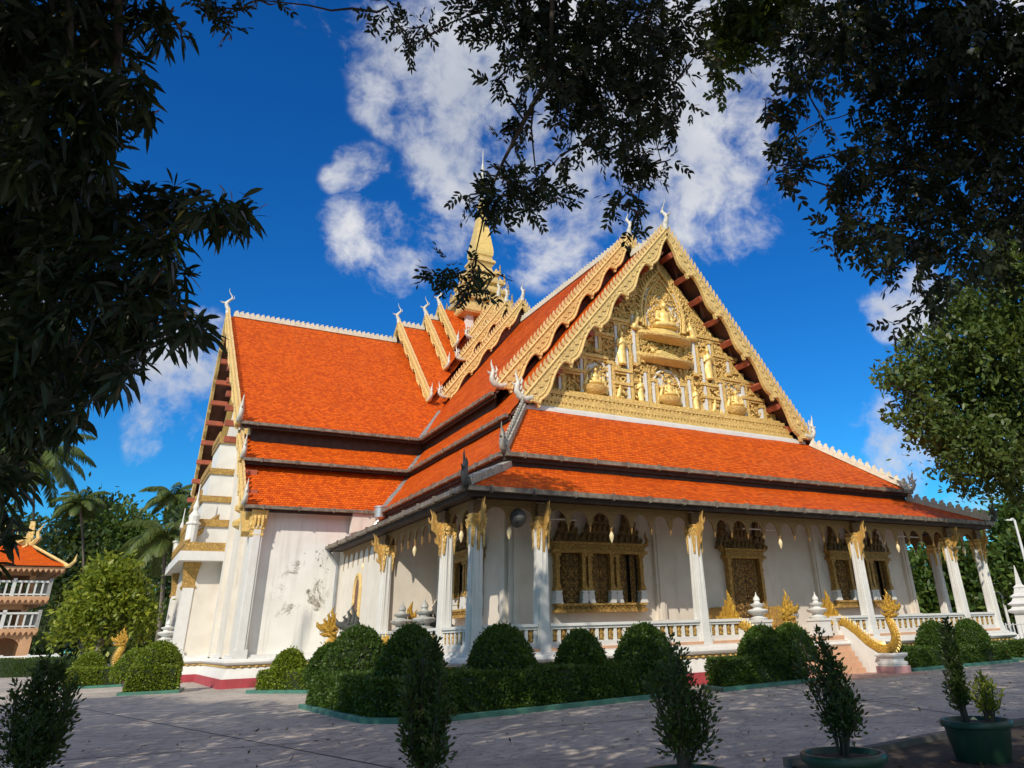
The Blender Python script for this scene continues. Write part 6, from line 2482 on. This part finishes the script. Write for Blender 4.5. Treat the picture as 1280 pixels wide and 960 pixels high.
def lamp_post(top, label, arm):
    p = Vector((top.x, top.y, 0))
    h = top.z
    t = thing('street_lamp', label, 'street lamp', p, None)
    b = MB()
    b.tube([(0, 0, 0), (0, 0, h * .5), (0, 0, h)], [.15, .12, .09], 8)
    b.build('pole', M['lamp_grey'], t, smooth=60)
    b = MB()
    v = CAM_R * -1
    a = Vector((0, 0, h))
    pts = [a + Vector((0, 0, -.05)), a + v * arm * .3 + Vector((0, 0, .12)), a + v * arm * .75 + Vector((0, 0, .1)), a + v * arm]
    b.tube(pts, [.06, .055, .05, .06], 6)
    b.obox(a + v * (arm + .12), v * .24, Vector((v.y, -v.x, 0)) * .09, (0, 0, .05))
    b.build('lamp_head', M['lamp_grey'], t)


M['lamp_grey'] = surface('pale_lamp_paint', (.55, .56, .55, 1), None, 3.0, .45, .08, 20)
lamp_post(at(1268, 650, 58), 'tall pale lamp post rising at the right edge above the hedge', .3)
lamp_post(at(1252, 742, 60), 'curved-arm lamp post beyond the end columns of the porch', .9)
# iron fence far right and the white railing on the left
b = MB()
f0 = ground_under(1262, 52)
f1 = ground_under(1420, 44)
d = f1 - f0
for k in range(30):
    p = f0 + d * (k / 29)
    b.box(p.x - .03, p.x + .03, p.y - .03, p.y + .03, 0, 1.4)
b.beam(f0 + Vector((0, 0, 1.3)), f1 + Vector((0, 0, 1.3)), .05, .05)
b.beam(f0 + Vector((0, 0, .3)), f1 + Vector((0, 0, .3)), .05, .05)
tag(b.build('railing', M['lamp_grey']), 'pale upright railing by the small white stupa', 'railing')
b = MB()
f0, f1 = ground_under(-60, 62.5), ground_under(78, 63)
d = f1 - f0
for k in range(34):
    p = f0 + d * (k / 33)
    w = .11 if k % 8 == 0 else .045
    b.box(p.x - w, p.x + w, p.y - w, p.y + w, 0, 1.6 if k % 8 == 0 else 1.45)
for z in (1.45, .5):
    b.beam(f0 + Vector((0, 0, z)), f1 + Vector((0, 0, z)), .12, .10)
tag(b.build('railing', M['white_clean']), 'low white balustrade railing in front of the bell tower', 'railing')


# ------------------------------------------------------------------ the big trees the photograph is taken under
def rosette_leaves(blobs, n_ros, per, L, W, depth_k=1.0, droop=.35):
    """long drooping leaves in whorls at the twig ends"""
    vol = np.array([b[1] ** 2 for b in blobs])
    k = np.maximum(2, np.round(n_ros * vol / vol.sum())).astype(int)
    P, D = [], []
    for (c, r), kk in zip(blobs, k):
        d = rand_dirs(kk)
        rad = RNG.uniform(0, 1, (kk, 1)) ** .5 * r
        cc = np.array(tuple(c)) + d * rad
        for i in range(kk):
            axis = unit(d[i] * .8 + RNG.normal(size=3) * .5 + np.array([0, 0, .05]))
            dirs = unit(axis * .55 + rand_dirs(per) * .95 + np.array([0, 0, -.25]))
            P.append(cc[i] + dirs * .015 + RNG.normal(size=(per, 3)) * .03)
            D.append(dirs)
    P, D = np.concatenate(P), np.concatenate(D)
    n = len(P)
    return leaf_arrays(P, D, RNG.uniform(.65, 1.25, n) * L, RNG.uniform(.75, 1.2, n) * W, 'lance', droop=droop)


def pinnate_leaves(blobs, n_twig, L, W, pairs=5, twig=.34):
    """feathered sprays: paired leaflets along short arching twigs"""
    vol = np.array([b[1] ** 2 for b in blobs])
    k = np.maximum(2, np.round(n_twig * vol / vol.sum())).astype(int)
    P, D, S = [], [], []
    for (c, r), kk in zip(blobs, k):
        d = rand_dirs(kk)
        rad = RNG.uniform(0, 1, (kk, 1)) ** .5 * r
        cc = np.array(tuple(c)) + d * rad
        ax = unit(d * .6 + RNG.normal(size=(kk, 3)) * .7 + np.array([0, 0, -.45]))
        sd = unit(np.cross(ax, RNG.normal(size=(kk, 3))))
        for j in range(pairs):
            f = (j + .5) / pairs
            base = cc + ax * twig * f + np.array([0, 0, -.05]) * f * f
            for sg in (-1, 1):
                dd = unit(ax * .75 + sd * sg * .85 + RNG.normal(size=(kk, 3)) * .2)
                P.append(base)
                D.append(dd)
                S.append(np.cross(dd, np.cross(ax, sd)) + RNG.normal(size=(kk, 3)) * .3)
        P.append(cc + ax * twig)
        D.append(ax)
        S.append(sd)
    P, D, S = np.concatenate(P), np.concatenate(D), np.concatenate(S)
    n = len(P)
    return leaf_arrays(P, D, RNG.uniform(.7, 1.25, n) * L, RNG.uniform(.8, 1.2, n) * W, 'ovate', droop=.15, side=S)


def canopy_leaves(blobs, per, L, W):
    P, D = [], []
    for c, r in blobs:
        d = rand_dirs(per)
        P.append(np.array(tuple(c)) + d * (RNG.uniform(0, 1, (per, 1)) ** .5) * r * np.array([1, 1, .55]))
        D.append(unit(rand_dirs(per) + np.array([0, 0, -.2])))
    P, D = np.concatenate(P), np.concatenate(D)
    n = len(P)
    return leaf_arrays(P, D, RNG.uniform(.7, 1.3, n) * L, RNG.uniform(.7, 1.3, n) * W, 'oval')


# the high canopy overhead, blob by blob; it throws the shade that covers the near courtyard
CANOPY = [((-22.1, -23.6, 6.7), 1.75, 0), ((-21.8, -21.7, 7.5), 1.75, 0), ((-22.6, -19.2, 7.1), 1.75, 0), ((-21.9, -17.2, 7.1), 1.75, 0), ((-21.8, -15.2, 7.4), 1.75, 0), ((-21.7, -11.9, 6.8), 1.75, 0), ((-22.0, -9.9, 7.1), 1.75, 3), ((-19.6, -23.8, 7.4), 1.75, 1), ((-19.0, -21.9, 7.4), 1.75, 0), ((-18.8, -18.6, 6.8), 1.75, 0), ((-20.4, -17.9, 7.7), 1.75, 0), ((-20.2, -12.3, 7.6), 1.75, 0), ((-18.6, -9.4, 6.6), 1.75, 0), ((-16.7, -23.3, 6.9), 1.75, 1), ((-17.5, -21.2, 7.0), 1.75, 0), ((-16.6, -19.1, 6.6), 1.75, 0), ((-16.0, -15.9, 6.6), 1.75, 0), ((-17.1, -14.2, 6.9), 1.75, 0), ((-16.5, -11.4, 6.5), 1.75, 0), ((-16.8, -10.1, 7.3), 1.75, 0), ((-15.2, -23.8, 7.5), 1.75, 1), ((-14.0, -21.1, 7.0), 1.75, 0), ((-13.2, -18.7, 6.5), 1.75, 0), ((-13.9, -16.4, 7.0), 1.75, 0), ((-14.6, -13.9, 6.8), 1.75, 0), ((-13.9, -11.7, 6.6), 1.75, 0), ((-14.7, -9.7, 6.9), 1.75, 0), ((-11.9, -24.2, 7.4), 1.75, 1), ((-11.8, -22.1, 7.6), 1.75, 1), ((-12.1, -19.5, 7.4), 1.75, 0), ((-12.3, -17.7, 7.6), 1.75, 0), ((-14.2, -15.8, 8.7), 1.75, 0), ((-14.0, -14.3, 9.4), 1.75, 0), ((-14.9, -13.1, 10.5), 1.75, 0), ((-9.3, -22.9, 6.6), 1.75, 1), ((-10.3, -21.3, 7.4), 1.75, 1), ((-10.2, -19.9, 8.0), 1.75, 0), ((-11.2, -18.8, 9.4), 1.75, 0), ((-12.3, -17.9, 10.2), 1.75, 0), ((-13.4, -15.9, 10.5), 1.75, 0), ((-14.0, -13.5, 10.8), 1.75, 0), ((-6.9, -23.1, 6.7), 1.75, 1), ((-8.6, -22.6, 8.1), 1.75, 1), ((-9.0, -20.6, 9.0), 1.75, 1), ((-9.4, -19.4, 10.1), 1.75, 0), ((-10.3, -17.0, 9.8), 1.75, 0), ((-10.7, -16.3, 10.9), 1.75, 0), ((-11.6, -14.2, 11.6), 1.75, 0), ((-4.0, -23.1, 6.5), 1.75, 2), ((-6.9, -21.3, 9.4), 1.75, 2), ((-7.2, -18.9, 9.2), 1.75, 0), ((-9.2, -18.2, 10.9), 1.75, 0), ((-9.4, -16.3, 11.6), 1.75, 0), ((-11.3, -15.7, 13.2), 1.75, 0), ((-2.1, -23.2, 6.6), 1.75, 2), ((-4.1, -22.7, 8.7), 1.75, 2), ((-5.0, -21.8, 9.8), 1.75, 2), ((-4.8, -20.0, 10.4), 1.75, 2), ((-6.3, -18.2, 10.8), 1.75, 2), ((-7.2, -17.1, 11.8), 1.75, 0), ((-8.0, -15.2, 12.7), 1.75, 0), ((1.0, -23.9, 7.4), 1.75, 2), ((1.2, -20.8, 6.9), 1.75, 2), ((-2.7, -22.2, 10.6), 1.75, 2), ((-2.9, -19.9, 10.7), 1.75, 2), ((-4.9, -18.9, 11.7), 1.75, 2), ((-5.9, -17.8, 12.7), 1.75, 2), ((-6.9, -16.5, 14.0), 1.75, 0), ((2.6, -23.8, 7.3), 1.75, 2), ((3.6, -18.7, 6.6), 1.75, 2), ((-1.4, -21.4, 11.4), 1.75, 2), ((-3.0, -19.3, 12.1), 1.75, 2), ((-3.3, -17.4, 12.7), 1.75, 2), ((-4.5, -16.2, 13.7), 1.75, 2), ((5.3, -23.1, 6.9), 1.75, 2), ((5.5, -21.5, 6.8), 1.75, 2), ((5.0, -19.5, 7.3), 1.75, 2), ((-0.4, -21.6, 12.1), 1.75, 2), ((0.1, -20.2, 12.7), 1.75, 2), ((-1.8, -18.3, 13.7), 1.75, 2), ((-2.7, -17.6, 15.1), 1.75, 2), ((8.8, -20.5, 6.5), 1.75, 2), ((7.0, -19.4, 7.5), 1.75, 2), ((7.5, -16.7, 7.2), 1.75, 2), ((1.2, -21.0, 14.0), 1.75, 2), ((-0.2, -19.1, 13.9), 1.75, 2), ((-0.3, -17.0, 14.5), 1.75, 2), ((10.8, -24.3, 7.4), 1.75, 2), ((10.2, -18.9, 7.1), 1.75, 2), ((10.2, -17.1, 7.2), 1.75, 2), ((2.5, -19.6, 14.8), 1.75, 2), ((1.0, -17.7, 15.2), 1.75, 2), ((12.6, -21.5, 7.6), 1.75, 2), ((13.0, -17.1, 7.6), 1.75, 2), ((13.5, -14.1, 6.8), 1.75, 2), ((9.8, -15.4, 10.6), 1.75, 2), ((3.5, -18.2, 15.8), 1.75, 2), ((15.2, -24.0, 7.5), 1.75, 2), ((15.5, -21.1, 7.0), 1.75, 2), ((15.2, -19.4, 7.7), 1.75, 2), ((15.6, -17.3, 7.1), 1.75, 2), ((16.2, -13.7, 6.6), 1.75, 2), ((16.4, -11.6, 6.6), 1.75, 2), ((5.4, -18.5, 16.1), 1.75, 2), ((-14.9, -10.5, 8.9), 1.75, 0), ((-15.0, -12.4, 11.0), 1.75, 0), ((-13.9, -13.4, 12.0), 1.75, 0), ((-12.8, -14.3, 12.9), 1.75, 0), ((-10.5, -14.2, 12.9), 1.75, 0), ((-22.7, -8.2, 6.8), 1.75, 3), ((-21.7, -8.9, 7.6), 1.75, 3), ((-17.5, -7.8, 6.6), 1.75, 3), ((-17.1, -9.6, 7.5), 1.75, 0), ((-14.0, -9.1, 7.4), 1.75, 0), ((-23.6, -7.1, 7.5), 1.75, 3), ((-20.5, -6.9, 7.1), 1.75, 3), ((-18.1, -6.0, 6.7), 1.75, 3), ((-15.7, -6.8, 6.8), 1.75, 0), ((-14.1, -6.9, 7.4), 1.75, 0), ((-23.1, -4.4, 7.3), 1.75, 3), ((-20.3, -3.5, 6.6), 1.75, 3), ((-18.3, -3.9, 6.7), 1.75, 3), ((-16.6, -4.2, 7.1), 1.75, 3), ((-15.2, -5.2, 8.4), 1.75, 3), ((-22.6, -1.5, 6.5), 1.75, 3), ((-20.3, -2.5, 7.1), 1.75, 3), ((-19.1, -2.4, 7.6), 1.75, 3), ((-15.4, -1.7, 6.5), 1.75, 3), ((-14.5, -2.4, 7.6), 1.75, 3), ((-23.5, -0.2, 7.5), 1.75, 3), ((-20.9, -0.0, 7.4), 1.75, 3), ((-18.8, -0.4, 7.4), 1.75, 3), ((-17.0, -0.1, 7.7), 1.75, 3), ((-15.4, -1.2, 8.0), 1.75, 3), ((-23.5, 2.5, 7.2), 1.75, 3), ((-20.1, 2.1, 7.0), 1.75, 3), ((-18.3, 2.3, 6.7), 1.75, 3), ((-16.4, 2.1, 7.3), 1.75, 3), ((-22.2, 4.5, 6.8), 1.75, 3), ((-20.7, 4.1, 7.5), 1.75, 3), ((-18.6, 4.4, 7.5), 1.75, 3), ((-16.0, 4.3, 7.2), 1.75, 3), ((-23.3, 6.3, 7.6), 1.75, 3), ((-21.2, 6.4, 7.3), 1.75, 3), ((-18.4, 6.8, 7.4), 1.75, 3), ((-17.4, 6.3, 7.7), 1.75, 3), ((-11.0, -9.7, 16.6), 1.75, 0), ((-9.5, -9.8, 16.8), 1.75, 0), ((-13.7, -12.4, 12.6), 1.75, 0), ((-13.4, -12.1, 13.3), 1.75, 0), ((-13.0, -11.8, 14.0), 1.75, 0), ((-11.9, -10.9, 14.0), 1.75, 0), ((-12.7, -11.5, 15.7), 1.75, 0)]

MANGO = [(-60, 60, 140), (40, 40, 105), (105, 55, 72), (165, 12, 42), (60, 160, 115), (110, 125, 46), (170, 100, 28), (188, 132, 24), (140, 150, 22), (205, 30, 26),
         (30, 260, 125), (100, 290, 75), (165, 272, 55), (225, 262, 42), (272, 258, 36), (298, 276, 24), (200, 300, 40), (310, 268, 12),
         (30, 370, 115), (110, 365, 85), (180, 385, 55), (222, 405, 34), (248, 405, 22), (200, 345, 40), (150, 430, 44),
         (20, 455, 88), (85, 450, 65), (135, 468, 38), (45, 510, 52), (10, 545, 40), (165, 462, 22), (70, 520, 26), (98, 512, 18), (-15, 600, 36), (10, 635, 18), (5, 670, 12), (20, 585, 18), (-30, 690, 26)]
OVERH = [(600, 15, 36), (650, 25, 58), (710, 30, 66), (775, 35, 70), (835, 35, 52), (690, 85, 52), (745, 100, 60), (805, 95, 46), (845, 100, 26), (720, 135, 40), (775, 145, 44), (815, 140, 26), (868, 70, 22),
         (655, 150, 20), (640, 175, 14), (622, 100, 16), (640, 85, 12), (612, 102, 10), (628, 165, 12),
         (625, 245, 36), (660, 235, 34), (690, 240, 20), (640, 212, 22), (605, 252, 22), (580, 248, 14), (700, 195, 18), (668, 262, 14), (706, 232, 10),
         (760, 185, 26), (785, 200, 30), (812, 205, 24), (838, 200, 14), (845, 165, 14), (785, 240, 22), (770, 255, 16), (790, 285, 13), (800, 268, 10), (730, 180, 18), (860, 125, 14), (835, 150, 18),
         (560, 335, 20), (590, 350, 22), (545, 345, 14), (602, 368, 14), (580, 372, 12), (618, 345, 9), (595, 325, 10),
         (485, 8, 16), (508, 35, 20), (530, 32, 16), (512, 58, 8), (545, 40, 8), (470, 15, 8),
         (280, 10, 22), (300, 12, 16), (285, 36, 11), (262, 5, 14), (342, 5, 10), (325, 0, 10)]
RIGHTT = [(1000, 55, 44), (1055, 40, 72), (1140, 35, 100), (1240, 50, 105), (1330, 90, 120), (958, 125, 16), (978, 140, 26), (1015, 105, 34), (985, 180, 26), (978, 215, 20), (1005, 205, 20), (960, 150, 12), (990, 235, 10),
          (1095, 125, 40), (1165, 140, 70), (1245, 160, 80), (1030, 150, 16), (1085, 180, 26), (1065, 215, 34), (1045, 235, 22), (1120, 215, 55), (1195, 230, 62), (1265, 240, 55),
          (1055, 275, 30), (1088, 295, 38), (1135, 290, 40), (1042, 300, 16), (1105, 325, 22), (1170, 300, 36), (1225, 300, 40), (1120, 345, 12), (1150, 345, 18), (1190, 345, 28), (1160, 378, 22), (1135, 398, 14), (1118, 405, 8), (1240, 340, 24), (1340, 250, 80)]
LITSPRAY = [(915, 18, 40), (955, 12, 36), (985, 5, 24), (915, 62, 26), (905, 92, 14), (940, 50, 22), (965, 40, 16), (902, 112, 8), (1010, 15, 14)]


def big_tree(base, top, label, mat, blobs, leaf_fn, canopy, trunk_r, extra=(), limbs_to=None):
    base = Vector(base)
    t = thing('shade_tree', label, 'tree', base)
    top = Vector(top)
    m = MB()
    m2 = limb(m, base, top, trunk_r, trunk_r * .62, .03, 8, 3)
    for i, (c, r) in enumerate(canopy):
        limb(m, top if i % 2 else m2[6], c, trunk_r * .22, .03, .10, 6, i)
    # boughs reaching the hanging foliage
    big = sorted(blobs, key=lambda q: -q[1])
    hubs = big[:6]
    for i, (c, r) in enumerate(hubs):
        via = c + Vector((0, 0, max(2.0, (c - CAM_C).length * .6))) - CAM_F * .8
        limb(m, top, via, trunk_r * .22, .05, .06, 8, 40 + i)
        limb(m, via, c, .05, .018, .05, 6, 60 + i)
    # twigs: every spray hangs from the nearest spray already carried by the tree
    carried = [h[0] for h in hubs] + [Vector(p) for e in extra for p in e[0]]
    rest = [c for c, r in blobs]
    while rest:
        dd, c, q = min(((min((p - c).length for p in carried)), j, None) for j, c in enumerate(rest))
        c = rest.pop(c)
        h = min(carried, key=lambda p: (p - c).length)
        if .02 < (h - c).length < 2.2:
            limb(m, h, c, .013, .005, .09, 5, len(rest))
        carried.append(c)
    for pts, r0, r1 in extra:
        m.tube(pts, [r0 + (r1 - r0) * k / (len(pts) - 1) for k in range(len(pts))], 7)
    m.xform(lambda p: p - base)
    m.build('trunk', M['bark'], t, smooth=60)
    parts = [leaf_fn(blobs)]
    if canopy:
        parts.append(canopy_leaves(canopy, 430, .34, .17))
    V, F = join_arrays(parts)
    V = V - np.array(tuple(base))
    fast_mesh('crown', V, F, M[mat], t)
    return t


def jitter_depth(lst, d0, amp):
    return blobs_px([(a, b_, max(5, c * .86 - 3), d0 + amp * math.sin(a * .037 + b_ * .051)) for a, b_, c in lst], d0)


canA = [(Vector(c), r) for c, r, w in CANOPY if w == 0]
canB = [(Vector(c), r) for c, r, w in CANOPY if w == 1]
canC = [(Vector(c), r) for c, r, w in CANOPY if w == 2]
canD = [(Vector(c), r) for c, r, w in CANOPY if w == 3]
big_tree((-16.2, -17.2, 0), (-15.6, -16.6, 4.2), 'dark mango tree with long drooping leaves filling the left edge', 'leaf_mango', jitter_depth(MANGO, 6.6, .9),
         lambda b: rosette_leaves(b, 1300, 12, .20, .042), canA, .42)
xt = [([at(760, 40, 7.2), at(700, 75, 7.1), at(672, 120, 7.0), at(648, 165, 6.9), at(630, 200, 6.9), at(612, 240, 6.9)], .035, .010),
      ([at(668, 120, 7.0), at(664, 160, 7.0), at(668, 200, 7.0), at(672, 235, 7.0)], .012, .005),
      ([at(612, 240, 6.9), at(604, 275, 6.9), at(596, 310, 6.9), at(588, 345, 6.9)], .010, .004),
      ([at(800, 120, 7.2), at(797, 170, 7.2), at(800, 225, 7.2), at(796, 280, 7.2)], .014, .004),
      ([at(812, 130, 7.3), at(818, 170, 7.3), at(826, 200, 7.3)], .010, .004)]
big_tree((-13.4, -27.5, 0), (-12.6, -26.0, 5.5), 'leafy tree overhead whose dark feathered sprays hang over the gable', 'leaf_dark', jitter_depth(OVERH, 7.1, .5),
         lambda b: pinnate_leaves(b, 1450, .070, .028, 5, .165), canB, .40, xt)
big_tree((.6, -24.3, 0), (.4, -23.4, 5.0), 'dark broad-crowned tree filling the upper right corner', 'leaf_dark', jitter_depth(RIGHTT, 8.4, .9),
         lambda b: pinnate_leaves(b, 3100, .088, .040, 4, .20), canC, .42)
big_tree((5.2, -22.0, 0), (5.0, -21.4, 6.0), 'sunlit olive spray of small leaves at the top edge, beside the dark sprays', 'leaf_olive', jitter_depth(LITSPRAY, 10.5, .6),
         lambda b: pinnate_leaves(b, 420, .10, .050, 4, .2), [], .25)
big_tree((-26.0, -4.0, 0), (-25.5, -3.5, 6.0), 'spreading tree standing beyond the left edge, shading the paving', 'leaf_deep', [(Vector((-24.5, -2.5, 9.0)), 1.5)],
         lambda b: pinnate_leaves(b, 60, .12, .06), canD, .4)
